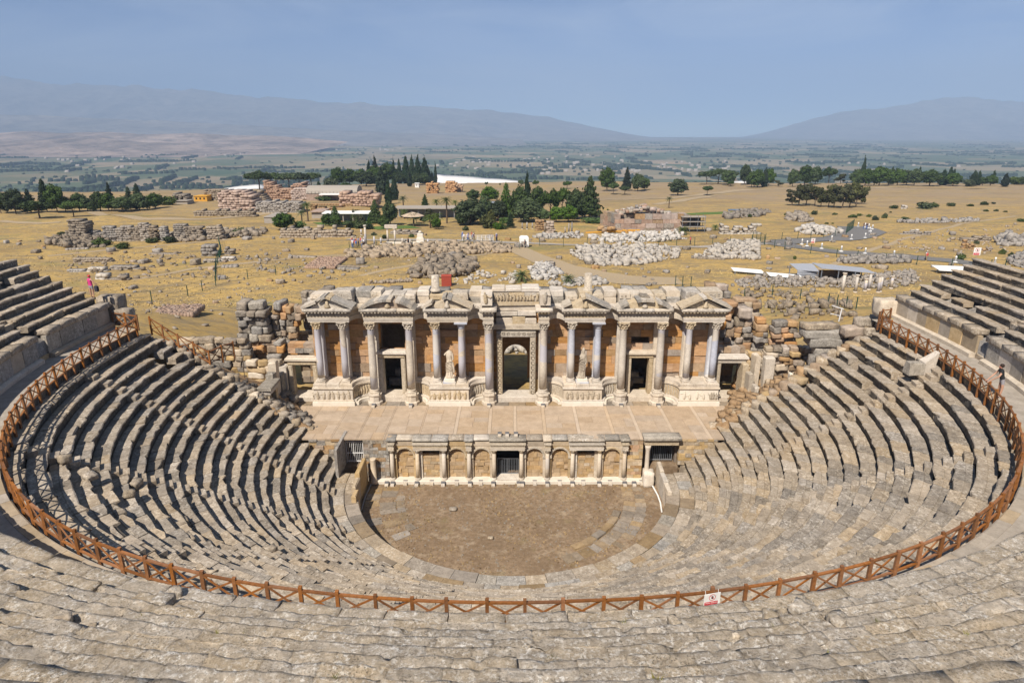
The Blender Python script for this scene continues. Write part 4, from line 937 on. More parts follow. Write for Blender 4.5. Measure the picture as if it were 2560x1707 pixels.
def door_frame(xc, hw, z0, zt, y, fw, mat='carved', sill=True, cornice=True):
    for s in (-1, 1): mb = MB(); a, b = sorted((xc + s * hw, xc + s * (hw + fw))); mb.cbox(a, b, y - .22, y + .5, z0, zt, 0, .04); mb.box(a + .06, b - .06, y - .26, y - .21, z0 + .1, zt - .05); mb.build('door_jamb', M[mat], fc)
    mb = MB(); mb.cbox(xc - hw - fw, xc + hw + fw, y - .24, y + .5, zt + .003, zt + fw * 1.1, 0, .03); mb.box(xc - hw - fw + .06, xc + hw + fw - .06, y - .28, y - .23, zt + .06, zt + fw * .9); mb.build('door_lintel', M[mat], fc)
    if cornice: mb = MB(); mb.cbox(xc - hw - fw - .15, xc + hw + fw + .15, y - .42, y + .5, zt + fw * 1.1 + .003, zt + fw * 1.1 + .22, 0, .06, .02); mb.build('door_cornice', M['marble'], fc)
    if sill: mb = MB(); mb.cbox(xc - hw - fw - .3, xc + hw + fw + .3, y - .8, y + .8, ZS, z0 - .003, 0, .03); mb.build('door_step', M['marble'], fc)
for s in (-1, 1):
    door_frame(X0 + s * 10.05, .72, 3.85, 6.95, 8.6, .34)
door_frame(X0, 1.12, 3.85, 8.75, 8.5, .44, cornice=False)
scroll_band('door_ornament', X0 - 1.6, X0 + 1.6, 8.2, 8.87, 9.29, step=.4)
for s in (-1, 1):
    mb = MB(); 
    for k in range(11): mb.tube([(X0 + s * 1.34 + .13 * cos(q * 1.1), 8.22, 4.1 + k * .42 + .17 * sin(q * 1.1)) for q in range(6)], .045, 4, caps=False)
    mb.build('door_ornament', M['carved'], fc)
fbox('door_cornice', 'carved', X0 - 1.9, X0 + 1.9, 8.15, 8.9, 9.41, 9.8, .05, .03)
for a, b, z0, z1, mt in ((-1.6, -.3, 9.75, 10.25, 'marble'), (-.28, .7, 9.75, 10.35, 'carved'), (.72, 1.6, 9.75, 10.2, 'marble'), (-1.55, .1, 10.4, 10.75, 'carved'), (.12, 1.55, 10.4, 10.8, 'marble')): fbox('loose_course', mt, X0 + a, X0 + b, 8.45, 9.2, z0 + .08, z1 + .05, .03, .02)
# end doors
for s in (-1, 1):
    xc = X0 + s * 17.35 + (.0 if s < 0 else .1); hw = .82
    door_frame(xc, hw, 3.8, 6.35 if s < 0 else 6.5, 8.6, .36)
    course_wall(fc, xc - 1.3, xc + 1.3, 7.1, 7.9 if s < 0 else 7.6, 9.2, 10.0, .4, .8, ('ruinwarm', 'orange', 'ruin'), (), .05)
    course_wall(fc, xc - 1.4, xc + 1.5, 3.4, 8.0, 12.2, 12.6, .55, .9, ('ruinwarm', 'shadowstone', 'yellow'), (), .04)
# rooms behind: rear wall with an arch, dividing walls, roof rubble
mb = MB(); N = 10; hw, zs_ = 1.05, 5.5; yb = 13.2
arc = [(X0 - hw * cos(pi * k / N), zs_ + hw * sin(pi * k / N)) for k in range(N + 1)]
pts = [(X0 - hw, ZS)] + arc + [(X0 + hw, ZS)]
out = [(X0 - 3, ZS)] + [(X0 - 3 + 6 * k / N, 9.2) for k in range(N + 1)] + [(X0 + 3, ZS)]
for i in range(len(pts) - 1):
    (a, b), (p, q), (e, f), (g, h) = pts[i], pts[i + 1], out[i], out[i + 1]
    mb.add([(a, yb, b), (p, yb, q), (g, yb, h), (e, yb, f)], [(0, 1, 2, 3)]); mb.add([(a, yb, b), (p, yb, q), (p, yb + .9, q), (a, yb + .9, b)], [(0, 3, 2, 1)])
mb.build('rear_arch', M['orange'], fc)
mb = MB(); mb.box(X0 - 16.4, X0 - 3, yb, yb + .9, ZS - .5, 10.5); mb.box(X0 + 3, X0 + 16.4, yb, yb + .9, ZS - .5, 10.5); mb.box(X0 - 3, X0 + 3, yb + .02, yb + .9, 9.2, 10.5)
for x in (-16.4, -6.5, -3.1, 2.7, 6.1, 16.0): mb.box(X0 + x, X0 + x + .4, YW + 1.2, yb, ZS - .5, 10.4)
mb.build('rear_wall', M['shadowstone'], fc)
for x0, x1 in ((-16.4, -12), (-8.2, -2), (-2, 2), (2, 16.4)): mb = MB(); mb.box(X0 + x0, X0 + x1, YW + 1.1, yb + .2, 10.3, 10.7); mb.build('room_shade_slab', M['ruin'], fc)  # unseen slabs added over the rooms to darken the doorways
for k, (x, z, y, sx) in enumerate(((-10.4, 3.4, 11.6, 1.1), (-9.5, 3.4, 11.2, .8), (9.6, 3.4, 11.4, 1.0), (10.5, 3.5, 11.9, 1.2), (10.2, 4.0, 11.9, .9), (-10.0, 4.1, 12.1, 1.0))):
    V, F = rock(3, sx, .7, .6, .15, .07, k + 5); o = place('loose_block', npmesh('loose_block', V, F, M['paleruin']), (X0 + x, y, z)); tag(o, ('back', 'small front', 'front', 'right', 'upper', 'topmost')[k] + ' pale loose block lying inside the dark ' + ('left' if x < 0 else 'right') + ' doorway', 'stone block', 'loose blocks inside the facade doorways')
# entablature: architrave, frieze, cornice per bay
def entablature(x0, x1, y0, y1, part=''):
    mb = MB(); mb.box(x0 + .04, x1 - .04, y0 + .06, y1, ZT, ZT + .13); mb.box(x0 + .02, x1 - .02, y0 + .03, y1, ZT + .133, ZT + .26); mb.box(x0, x1, y0, y1, ZT + .263, ZT + .36); mb.build('architrave', M['marble'], fc)
    mb = MB(); mb.box(x0 + .03, x1 - .03, y0 + .04, y1, ZT + .363, ZT + .70); mb.build('frieze', M['carved'], fc)
    scroll_band('frieze_ornament', x0 + .06, x1 - .06, y0 + .04, ZT + .4, ZT + .68, step=.24)
    mb = MB(); mb.box(x0 - .06, x1 + .06, y0 - .08, y1, ZT + .703, ZT + .80)
    k = x0 - .1
    while k < x1: mb.box(k, k + .13, y0 - .26, y0 - .02, ZT + .803, ZT + .90); k += .26
    mb.box(x0 - .04, x1 + .04, y0 - .05, y1, ZT + .803, ZT + .90); mb.build('modillions', M['carved'], fc)
    n = max(1, round((x1 - x0) / 1.3))
    for i in range(n):
        a, b = x0 - .25 + (x1 - x0 + .5) * i / n, x0 - .25 + (x1 - x0 + .5) * (i + 1) / n
        V_, F_ = rock(4, b - a - .02, y1 - y0 + .30, .20, .03, .09, R.randint(0, 500)); place('cornice_block', npmesh('cornice_block', V_, F_, M[R.choice(('oldmarble', 'oldmarble', 'marble'))]), ((a + b) / 2, (y0 - .30 + y1) / 2, ZT + .903), fc)
ZC = ZT + 1.10
bays = [(X0 - A1 - .02, X0 - A0 + .16, 'tri'), (X0 - 11.85, X0 - 7.98, 'seg'), (X0 - B1 - .06, X0 - B0 + .06, 'tri'), (X0 + B0 - .06, X0 + B1 + .06, 'tri'), (X0 + 7.96, X0 + 11.82, 'seg'), (X0 + A0 - .16, X0 + A1 + .02, 'tri')]
for a, b, k in bays: entablature(a, b, 7.12, 8.5)
for x in (-2.17, 2.15):
    entablature(X0 + x - .42, X0 + x + .42, 7.08, 9.2)
for a, b in ((X0 - A0 + .1, X0 - 11.8), (X0 - 8.0, X0 - B1), (X0 - B0, X0 - 2.5), (X0 + 2.5, X0 + B0), (X0 + B1, X0 + 8.0), (X0 + 11.8, X0 + A0 - .1)):
    mb = MB(); N = 8; path = [(a + (b - a) * k / N, 8.35 - .8 * abs((k / N - .5) * 2) ** 2.2) for k in range(N + 1)]
    for o0, z0, z1 in ((0, ZT, ZT + .36), (-.05, ZT + .363, ZT + .7), (.12, ZT + .703, ZT + .9), (.3, ZT + .903, ZT + 1.1)): mb.sweep([(o0, z0), (-.75, z0), (-.75, z1), (o0, z1)], path)
    mb.build('curved_entablature', M['marble'], fc)
# pediments
def rake(name, a, b, y0, y1, h, mat):
    mb = MB(); a, b = Vector(a), Vector(b); d = (b - a).normalized(); nrm = Vector((-d.z, 0, d.x)); nrm = nrm if nrm.z > 0 else -nrm
    p = [a, b, b + nrm * h, a + nrm * h]; vs = [(q.x, y0, q.z) for q in p] + [(q.x, y1, q.z) for q in p]
    mb.add(vs, [(0, 1, 2, 3), (7, 6, 5, 4), (0, 4, 5, 1), (1, 5, 6, 2), (2, 6, 7, 3), (3, 7, 4, 0)]); mb.build(name, M[mat], fc)
def tri_ped(x0, x1, ver):
    c = (x0 + x1) / 2; zb = ZC + .02; ap = zb + .80
    mb = MB(); mb.add([(x0 + .2, 7.2, zb), (x1 - .2, 7.2, zb), (c, 7.2, ap - .06), (x0 + .2, 8.3, zb), (x1 - .2, 8.3, zb), (c, 8.3, ap - .06)], [(0, 1, 2), (5, 4, 3), (0, 3, 4, 1), (1, 4, 5, 2), (2, 5, 3, 0)]); mb.build('tympanum', M['carved'], fc)
    mb = MB(); mb.lathe([(.02, 0), (.2, .05), (.22, .2), (.12, .34), (.13, .66), (.1, .66), (.01, .56)], (c, 7.14, zb), 10); mb.build('tympanum_bust', M['carved'], fc)
    zq = zb - .02
    L = [((x0 - .30, zq), (c - .32, ap - .06)), ((c - .30, ap - .07), (c, ap + .04)), ((c, ap + .04), (c + .34, ap - .09)), ((c + .36, ap - .1), (x1 + .30, zq))]
    if ver == 0: L[0] = ((x0 - .30, zq), (c - .75, ap - .36)); L.insert(1, ((c - .66, ap - .20), (c - .30, ap + .0)))
    if ver == 1: L[0] = ((x0 - .1, zq + .12), (x0 + .5, zq + .42))
    for (p, q) in L: rake('raking_cornice', (p[0], 0, p[1]), (q[0], 0, q[1]), 6.84 + R.uniform(-.03, .05), 8.35, .19, R.choice(('oldmarble', 'carved', 'greymarble')))
def seg_ped(x0, x1, ver):
    c = (x0 + x1) / 2; hw = (x1 - x0) / 2 + .25; zb = ZC + .02; rise = .78; r = (hw * hw + rise * rise) / (2 * rise); zc = zb + rise - r; a0 = math.asin(hw / r)
    N = 14; mb = MB(); top = [(c + (r - .2) * sin(-a0 + 2 * a0 * k / N), zc + (r - .2) * cos(-a0 + 2 * a0 * k / N)) for k in range(N + 1)]
    for k in range(N):
        (p, q), (e, f) = top[k], top[k + 1]; q, f = max(q, zb), max(f, zb)
        mb.add([(p, 7.22, zb), (e, 7.22, zb), (e, 7.22, f), (p, 7.22, q), (p, 8.3, zb), (e, 8.3, zb), (e, 8.3, f), (p, 8.3, q)], [(0, 1, 2, 3), (7, 6, 5, 4), (3, 2, 6, 7)])
    mb.build('tympanum', M['ruinwarm' if ver == 0 else 'carved'], fc)
    for k in range(N):
        if ver == 1 and k in (3, 4, 9): continue
        if ver == 0 and k == 8: continue
        t0, t1 = -a0 + 2 * a0 * k / N, -a0 + 2 * a0 * (k + 1) / N; ri, ro = r - .2, r + R.uniform(-.0, .03); y0 = 6.84 + R.uniform(-.02, .06)
        f = lambda rr, t, y: (c + rr * sin(t), y, zc + rr * cos(t))
        mb = MB(); mb.hexa([f(ri, t0, y0), f(ri, t1, y0), f(ri, t1, 8.35), f(ri, t0, 8.35), f(ro, t0, y0), f(ro, t1, y0), f(ro, t1, 8.35), f(ro, t0, 8.35)]); mb.build('arched_cornice', M[R.choice(('oldmarble', 'greymarble', 'oldmarble'))], fc)
    mb = MB(); mb.lathe([(.02, 0), (.2, .05), (.22, .2), (.12, .34), (.13, .66), (.1, .5), (.01, .54)], (c, 7.16, zb), 10); mb.build('tympanum_bust', M['carved'], fc)
    if ver == 1: fbox('broken_block', 'ruin', c - .35, c + .35, 7.3, 8.3, zb + .45, zb + .95, .06, .05)
for i, (a, b, k) in enumerate(bays): (tri_ped if k == 'tri' else seg_ped)(a, b, {0: 0, 1: 0, 2: 1, 3: 1, 4: 1, 5: 2}[i])
# attic: second storey podium, block by block
def attic(x0, x1, y0, z0, z1, nblk, orn='scroll', mat='marble'):
    zm = z0 + (z1 - z0) * .45
    for p, q in split(x0, x1, (x1 - x0) / nblk):
        dy = R.uniform(-.05, .05)
        fbox('attic_block', R.choice(('oldmarble', 'marble', 'oldmarble', 'greymarble')), p + .01, q - .01, y0 + .08 + dy, y0 + 1.6, z0, zm - .004, .04, .025)
        tt = z1 + R.uniform(-.22, .08)
        fbox('attic_block', R.choice(('carved', 'oldmarble', 'marble')), p + .01, q - .01, y0 + dy, y0 + 1.5, zm, tt, .06, .035)
        if orn == 'scroll' and q - p > .45: scroll_band('attic_ornament', p + .05, q - .05, y0 + dy, zm + .1, tt - .14, step=.3)
    mb = MB(); mb.box(x0 + .1, x1 - .1, y0 + .3, y0 + 2.0, ZC, z0 + .05); mb.build('attic_core', M['ruin'], fc)
attic(X0 - A1 + .05, X0 - A0 - 1.35, 8.15, ZC + .04, 12.5, 1); attic(X0 - A0 - 1.25, X0 - A0 + .25, 8.1, ZC + .04, 12.55, 1)
attic(X0 - 11.4, X0 - 7.95, 8.35, ZC + .04, 12.42, 4); attic(X0 - B1 + .1, X0 - B0, 8.2, ZC + .04, 12.4, 2)
attic(X0 + B0 + .1, X0 + B0 + 1.0, 8.2, ZC + .04, 12.3, 1); attic(X0 + B0 + 1.1, X0 + B1 - .05, 8.2, ZC + .04, 12.45, 2); attic(X0 + 8.1, X0 + 11.7, 8.35, ZC + .04, 12.4, 4); attic(X0 + A0 + .1, X0 + A1 - .05, 8.15, ZC + .04, 12.5, 2)
for a, b in ((-12.7, -11.5), (-7.9, -6.9), (-3.7, -2.7), (2.7, 3.75), (6.95, 7.95), (11.9, 13.0)):
    for zz, yy in ((ZC, 8.9), (ZC + .50, 9.0)):
        fbox('attic_block', R.choice(('marble', 'marble', 'greymarble')), X0 + a + .02, X0 + b - .02, yy + R.uniform(-.1, .1), 10.8, zz + .003, zz + .48, .05, .03)
fbox('attic_block', 'marble', X0 - 2.75, X0 - 1.85, 7.25, 9.0, ZC + .22, 12.5, .03, .01); fbox('attic_block', 'marble', X0 + 1.8, X0 + 2.65, 7.25, 9.0, ZC + .22, 12.5, .03, .01)
for s in (-2.3, 2.22): rel_figures('attic_relief', X0 + s - .22, X0 + s + .22, 7.27, ZC + .4, 12.8, 1)
fbox('attic_base', 'marble', X0 - 1.86, X0 + 1.8, 8.62, 9.9, 10.85, 11.3, .04, .02); fbox('attic_base', 'carved', X0 - 1.84, X0 + 1.78, 8.5, 9.9, 11.303, 11.65, .05, .03)
for a, b in ((-1.84, -.6), (-.58, .65), (.67, 1.79)): fbox('relief_slab', 'carved', X0 + a, X0 + b, 8.5 + R.uniform(0, .06), 9.2, 11.655, 12.45, .03, .01)
rel_figures('attic_relief', X0 - 1.8, X0 + 1.75, 8.52, 11.7, 12.38, 14)
for a, b, h in ((-1.9, -.9, 12.72), (-.85, .4, 12.66), (.42, 1.82, 12.75)): fbox('attic_cap', 'marble', X0 + a, X0 + b, 8.45, 9.9, 12.453, h, .05, .02)
for a, b in split(X0 - 16.2, X0 + 16.3, 1.1):
    V_, F_ = rock(4, b - a, 1.9, .7, .05, .12, R.randint(0, 999)); place('top_rubble_block', npmesh('top_rubble_block', V_, F_, M[R.choice(('ruin', 'greymarble', 'ruin', 'paleruin'))]), ((a + b) / 2, 11.6, 11.15 + R.uniform(-.2, .1)), fc)
mb = MB(); mb.box(X0 - 16.3, X0 + 16.3, 10.2, 13.0, 10.75, 11.5); mb.build('wall_top', M['ruin'], fc)
for x, h in ((-6.35, 1.25), (5.65, 1.4)):
    mb = MB(); mb.lathe([(.42, 0), (.42, .12), (.36, .2), (.31, .26), (.30, h), (.26, h + .03)], (X0 + x, 8.7, 12.42), 16); o = mb.build('column_stump', M['oldmarble']); tag(o, 'short white column stump standing on the ' + ('left' if x < 0 else 'right') + ' top of the facade', 'column')
# floodlights at the facade foot and white cover plates
for x, nm in ((-11.4, 'left column of the left facade door'), (-8.42, 'right column of the left facade door'), (-2.17, 'column left of the great door'), (2.15, 'column right of the great door'), (8.4, 'left column of the right facade door'), (11.38, 'right column of the right facade door'), (-1.5, 'left jamb of the great door'), (1.55, 'right jamb of the great door')):
    floodlight(X0 + x, 6.75 if abs(x) > 2 else 8.2, ZS + .02, 'black floodlight at the foot of the ' + nm, 'floodlights at the facade foot')
# ---- statues
def statue(x, y, z, h, label, hood, lean):
    t = thing('statue', label, 'statue', (x, y, z))
    mb = MB(); mb.cbox(x - .42, x + .42, y - .36, y + .36, z, z + .34, 0, .03); mb.build('base_block', M['whitemarble'], t)
    mb = MB(); mb.box(x - .5, x + .5, y - .44, y + .44, z - .0, z + .12); mb.build('base_plate', M['bluecol'], t)
    z += .34; N = 28; rows = []
    #      z/h  rx   ry   xshift
    prof = [(0, .31, .25, 0), (.03, .33, .27, 0), (.12, .29, .24, .0), (.28, .25, .21, .02), (.42, .27, .22, .03), (.52, .26, .2, .03), (.60, .215, .17, .02), (.68, .22, .17, .0), (.77, .25, .18, -.01), (.84, .27, .16, -.01), (.89, .24, .14, 0), (.925, .13, .11, 0), (.95, .075, .08, 0)]
    if hood: prof = [(a * .86, b, c, d) for a, b, c, d in prof[:-1]] + [(.83, .10, .11, 0), (.87, .115, .125, .0), (.93, .12, .13, 0), (.97, .09, .1, 0), (1.0, .02, .02, 0)]
    vs = []
    for i, (u, rx, ry, dx) in enumerate(prof):
        for k in range(N):
            a = 2 * pi * k / N; fold = 0
            if u < .45: fold = .055 * sin(9 * a + 1.5 * sin(u * 9)) * (1 - u)
            elif u < .66: fold = .05 * sin(5 * a + u * 40)
            vs.append((x + dx + lean * (u - .5) + rx * (1 + fold * 2) * cos(a), y + ry * (1 + fold * 2) * sin(a), z + u * h))
    fs = [(i * N + k, i * N + (k + 1) % N, (i + 1) * N + (k + 1) % N, (i + 1) * N + k) for i in range(len(prof) - 1) for k in range(N)] + [tuple((len(prof) - 1) * N + k for k in range(N))]
    mb = MB(); mb.add(vs, fs, 0, False)
    for k in range(7): # slanting mantle folds
        zz = z + h * (.28 + .045 * k); mb.tube([(x - .29 + lean * .0, y - .08, zz - .12), (x - .12, y - .235, zz - .06 + .02 * k), (x + .1, y - .23, zz + .03 + .015 * k), (x + .26, y - .06, zz + .10)], [.02, .034, .034, .02], 5)
    if not hood: # arm stumps and hanging fold
        mb.tube([(x - .22, y - .02, z + h * .86), (x - .36, y - .05, z + h * .79)], [.085, .07], 7); mb.tube([(x + .24, y - .02, z + h * .85), (x + .31, y - .04, z + h * .7), (x + .29, y - .06, z + h * .62)], [.085, .075, .06], 7)
        mb.tube([(x + .28, y - .05, z + h * .55), (x + .36, y - .05, z + h * .3), (x + .36, y - .05, z + h * .2)], [.05, .06, .07], 6)
        mb.lathe([(.02, 0), (.1, .06), (.1, .22), (.05, .3)], (x + .33, y - .05, z), 8)
    else:
        mb.tube([(x - .22, y, z + h * .74), (x - .26, y - .14, z + h * .6), (x - .05, y - .22, z + h * .66)], [.08, .07, .05], 7); mb.tube([(x + .22, y, z + h * .72), (x + .28, y - .06, z + h * .55), (x + .22, y - .14, z + h * .46)], [.08, .07, .06], 7)
    mb.build('figure', M['marble'] if not hood else M['carved'], t)
statue(X0 - 5.32, 7.5, ZS + 1.85, 2.45, 'headless draped marble statue between the columns left of the great door', False, 0)
statue(X0 + 5.28, 7.5, ZS + 1.85, 2.55, 'slender hooded draped statue between the columns right of the great door', True, .12)
# ---- ruined side wings
def stack(name, label, rows, mats, cat='ruin'):
    """ruin of separate blocks; rows: (x0,x1,y0,y1,z0,z1,n)"""
    x0, x1, y0, y1, z0 = rows[0][:5]; t = thing(name, label, cat, ((x0 + x1) / 2, (y0 + y1) / 2, z0))
    for k, (a, b, c, d, e, f, n) in enumerate(rows):
        for p, q in split(a, b, (b - a) / n):
            V_, F_ = rock(4, (q - p) * R.uniform(.82, 1.08), (d - c) * R.uniform(.6, 1.15), (f - e) * R.uniform(.9, 1.1), .05, .11, R.randint(0, 9999)); rz = R.uniform(-.22, .22)
            o = place('block', npmesh('block', V_, F_, M[R.choice(mats)]), ((p + q) / 2, (c + d) / 2 + R.uniform(-.12, .12), e), t); o.rotation_euler = (R.uniform(-.06, .06), R.uniform(-.07, .07), rz)
    return t
def gen(x0, x1, y0, y1, z0, z1, ch, bw, ragged=.5, slope=0):
    rows = []; z = z0; k = 0
    while z < z1:
        h = ch * R.uniform(.6, 1.35); u = (z - z0) / (z1 - z0)
        a, b = x0 + ragged * u * R.random() + slope * u, x1 - ragged * u * R.random(); rows.append((a, b, y0 + R.uniform(-.1, .1), y1, z, z + h, max(1, round((b - a) / bw * R.uniform(.7, 1.4))))); z += h
    return rows
stack('ruined_tower', 'dark grey ruined wall stump of stacked blocks left of the facade', gen(-22.9, -20.2, 10.4, 12.4, 7.6, 10.6, .5, 1.0, .5), ('ruin', 'ruin', 'greymarble'))
stack('ruined_courses', 'orange block courses under the dark stump left of the facade', gen(-22.6, -19.2, 10.2, 12.0, 5.4, 7.6, .5, .85, .2), ('ruinwarm', 'ruinwarm', 'orange', 'ruin'))
stack('ruined_tower', 'tall dark rubble wall between the stump and the orange arch remnant', gen(-20.2, -18.9, 11.2, 12.6, 6.0, 10.3, .45, .6, .4), ('ruin', 'ruin', 'ruinwarm'))
stack('arch_remnant', 'broken orange arch pier with grey voussoirs left of the facade', [(-18.9, -18.1, 11, 12.0, 6.2 + .5 * k, 6.7 + .5 * k, 1) for k in range(5)] + [(-19.0, -17.9, 11, 12.0, 8.7, 9.3, 2), (-19.3, -17.5, 11, 12.0, 9.3, 9.9, 3), (-19.4, -16.4, 11, 12.2, 9.9, 10.5, 6)], ('ruinwarm', 'orange', 'ruin', 'ruin'))
stack('ruined_wall', 'grey rubble wall behind the left end door of the facade', gen(-18.2, -15.6, 13.4, 14.2, 4.5, 11.0, .55, .6, .1), ('ruin', 'ruin', 'paleruin'))
stack('ashlar_wall', 'pale yellow ashlar wall beside the wooden railing on the left', gen(-27.0, -21.2, 8.6, 9.4, 5.6, 8.3, .5, .9, .3), ('yellow', 'yellow', 'warm', 'ruin'))
stack('ashlar_wall', 'low yellow ashlar courses above the left marble doorway', gen(-21.6, -18.6, 8.2, 8.9, 4.2, 6.6, .55, 1.0, .2), ('yellow', 'yellow', 'marble'))
t = thing('side_wall', 'shaded wing wall of tall marble slabs with a small doorway left of the stage', 'wall', (-18.4, 6, ZS))
for k, (y0, y1, z1, mt) in enumerate(((8.0, 9.0, 6.3, 'marble'), (7.0, 7.95, 6.0, 'greymarble'), (6.3, 6.95, 7.3, 'marble'), (5.7, 6.25, 6.6, 'greymarble'), (3.2, 3.9, 5.8, 'marble'), (2.6, 3.1, 6.2, 'marble'))):
    mb = MB(); mb.cbox(-18.9 - .05 * k, -18.3 - .05 * k, y0, y1, ZS - .2, z1, 0, .08, .06); mb.build('upright_slab', M[mt], t)
for y0, y1 in ((3.95, 4.3), (5.3, 5.65)): mb = MB(); mb.cbox(-18.7, -18.2, y0, y1, ZS - .2, 5.6, 0, .03); mb.build('door_jamb', M['carved'], t)
mb = MB(); mb.cbox(-18.85, -18.1, 3.85, 5.75, 5.6, 6.0, 0, .05, .03); mb.build('door_lintel', M['marble'], t)
mb = MB(); mb.cbox(-19.0, -17.95, 3.7, 5.9, 6.0, 6.22, 0, .06, .03); mb.build('door_cornice', M['greymarble'], t)
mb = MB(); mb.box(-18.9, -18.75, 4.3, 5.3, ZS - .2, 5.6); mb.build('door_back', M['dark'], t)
t = thing('podium_fragment', 'concave carved podium fragment of marble slabs right of the stage', 'ruin', (19.2, 7, ZS))
for k, (x0, x1, y0, y1, z1, mt) in enumerate(((18.6, 19.0, 7.9, 9.0, 6.6, 'carved'), (18.8, 19.2, 6.9, 7.85, 6.1, 'carved'), (19.0, 19.4, 5.9, 6.85, 5.4, 'carved'), (19.4, 19.8, 7.6, 8.5, 7.4, 'marble'), (20.1, 20.9, 7.4, 8.0, 7.3, 'marble'), (20.2, 20.9, 6.9, 7.3, 5.6, 'yellow'), (21.6, 21.85, 6.0, 6.5, 6.5, 'whitemarble'), (21.9, 22.4, 5.8, 6.4, 6.3, 'whitemarble'))):
    mb = MB(); mb.cbox(x0, x1, y0, y1, ZS - .2, z1, 0, .08, .05); mb.build('upright_slab', M[mt], t)
stack('ruined_wall', 'orange boulder wall with dark gaps right of the facade', gen(17.0, 18.8, 11.0, 12.8, 5.6, 10.8, .6, .75, .5) + gen(18.8, 20.4, 11.2, 12.8, 5.2, 9.9, .6, .8, .5) + gen(20.4, 21.8, 11.2, 12.6, 5.0, 9.0, .55, .8, .4), ('orange', 'ruinwarm', 'ruinwarm', 'ruin', 'ruin'))
stack('ruined_wall', 'yellow block courses below the orange boulders on the right', gen(18.9, 23.0, 9.8, 10.8, 3.6, 6.6, .42, .75, .3), ('yellow', 'yellow', 'orange'))
stack('ruined_wall', 'grey brown blocks topping the wall right of the facade', gen(16.6, 19.0, 13.4, 14.6, 8.6, 11.3, .5, .9, .5) + gen(19.0, 22.0, 13.4, 14.6, 7.6, 10.3, .5, 1.0, .8), ('ruinwarm', 'ruin', 'yellow'))
stack('ruined_wall', 'pile of long grey weathered beams of stone at the right row ends', [(23.4, 27.0, 6.2, 7.6, 6.6, 7.5, 2), (23.6, 26.6, 6.8, 8.0, 7.5, 8.2, 1), (23.2, 26.6, 7.0, 8.4, 8.2, 8.9, 1), (23.0, 26.3, 7.2, 8.7, 8.9, 9.5, 1), (22.6, 26.0, 7.4, 8.9, 9.5, 10.0, 1)], ('ruin', 'greymarble', 'ruin'))
stack('ruined_wall', 'tumbled brown and grey blocks beside the right fence corner', gen(21.6, 24.0, 10.2, 11.6, 6.0, 8.9, .5, .9, .5), ('ruin', 'ruinwarm', 'orange'))
stack('ruined_wall', 'brown rubble courses closing the gap before the pile of long beams', gen(20.6, 26.4, 9.2, 10.4, 3.2, 7.2, .45, .85, .4), ('ruin', 'ruinwarm', 'yellow'))
stack('ruined_wall', 'long grey stone beams under the right end of the railing', [(26.2, 29.0, 5.6, 6.8, 8.6, 9.4, 2), (25.4, 28.6, 6.0, 7.0, 9.4, 10.1, 2), (26.4, 28.8, 6.2, 7.4, 10.1, 10.8, 2)], ('ruin', 'ruinwarm', 'seat'))
# ragged ends of the seating beside the stage
for s, lab in ((-1, 'left'), (1, 'right')):
    t = thing('end_blocks', 'broken stones edging the ' + lab + ' side of the stage floor', 'ruin', (s * 16.5, 2.8, ZS))
    for k in range(26):
        u = k / 25; x = s * (14.4 + 10.2 * u); y = 2.75 + R.uniform(-.2, .5) + .4 * u; z = Z0 + (abs(x) - R0) / TREAD * RISE - .35
        V_, F_ = rock(3, R.uniform(.5, 1.1), R.uniform(.5, .9), R.uniform(.45, .75), .18, .1, k + 40 + s); o = place('edge_stone', npmesh('edge_stone', V_, F_, M[R.choice(('ruin', 'seat', 'warm') if s < 0 else ('ruinwarm', 'warm', 'yellow'))]), (x, y, z), t); o.rotation_euler[2] = R.uniform(0, 3)
mb = MB()
for s in (-1, 1):
    a = [(s * 14.6, 2.3, 0), (s * 26.3, 2.3, 0), (s * 26.3, 8.5, 0), (s * 17.6, 8.5, 0)]
    b = [(s * 14.6, 2.6, 3.3), (s * 26.3, 2.9, 10.4), (s * 26.3, 8.5, 6.4), (s * 18.4, 8.5, 3.9)]
    (mb.hexa(a + b) if s > 0 else mb.hexa([a[1], a[0], a[3], a[2], b[1], b[0], b[3], b[2]]))
o = mb.build('earth_bank', M['ruinwarm']); o['kind'] = 'structure'

rbV = [rock(2, 1, R.uniform(.5, .9), R.uniform(.35, .7), .03, .18, k + 300) for k in range(8)]
for s, lab, mt in ((-1, 'left', 'ruin'), (1, 'right', 'ruinwarm')):
    Vs = []; Fs = []; n0 = 0
    for k in range(420):
        u, v = R.random(), R.random(); x = (14.9 + 11.3 * u) * (1 - v) + (18.0 + 8.2 * u) * v; y = 2.6 + .3 * u + (5.8 - .3 * u) * v; z = (3.3 + 7.1 * u) * (1 - v) + (3.9 + 2.5 * u) * v
        V_, F_ = R.choice(rbV); q = R.choice((.2, .3, .35, .5, .7)); a = R.uniform(0, 6.28); X_ = V_ * q
        Vs.append(np.c_[X_[:, 0] * cos(a) - X_[:, 1] * sin(a) + s * x, X_[:, 0] * sin(a) + X_[:, 1] * cos(a) + y, X_[:, 2] + z - .08]); Fs.append(F_ + n0); n0 += len(V_)
    o = place('rubble', npmesh('rubble', np.concatenate(Vs), np.concatenate(Fs), M[mt]), (0, 0, 0)); o['kind'] = 'stuff'; tag(o, 'loose rubble on the bank at the ' + lab + ' side of the stage', 'rubble')
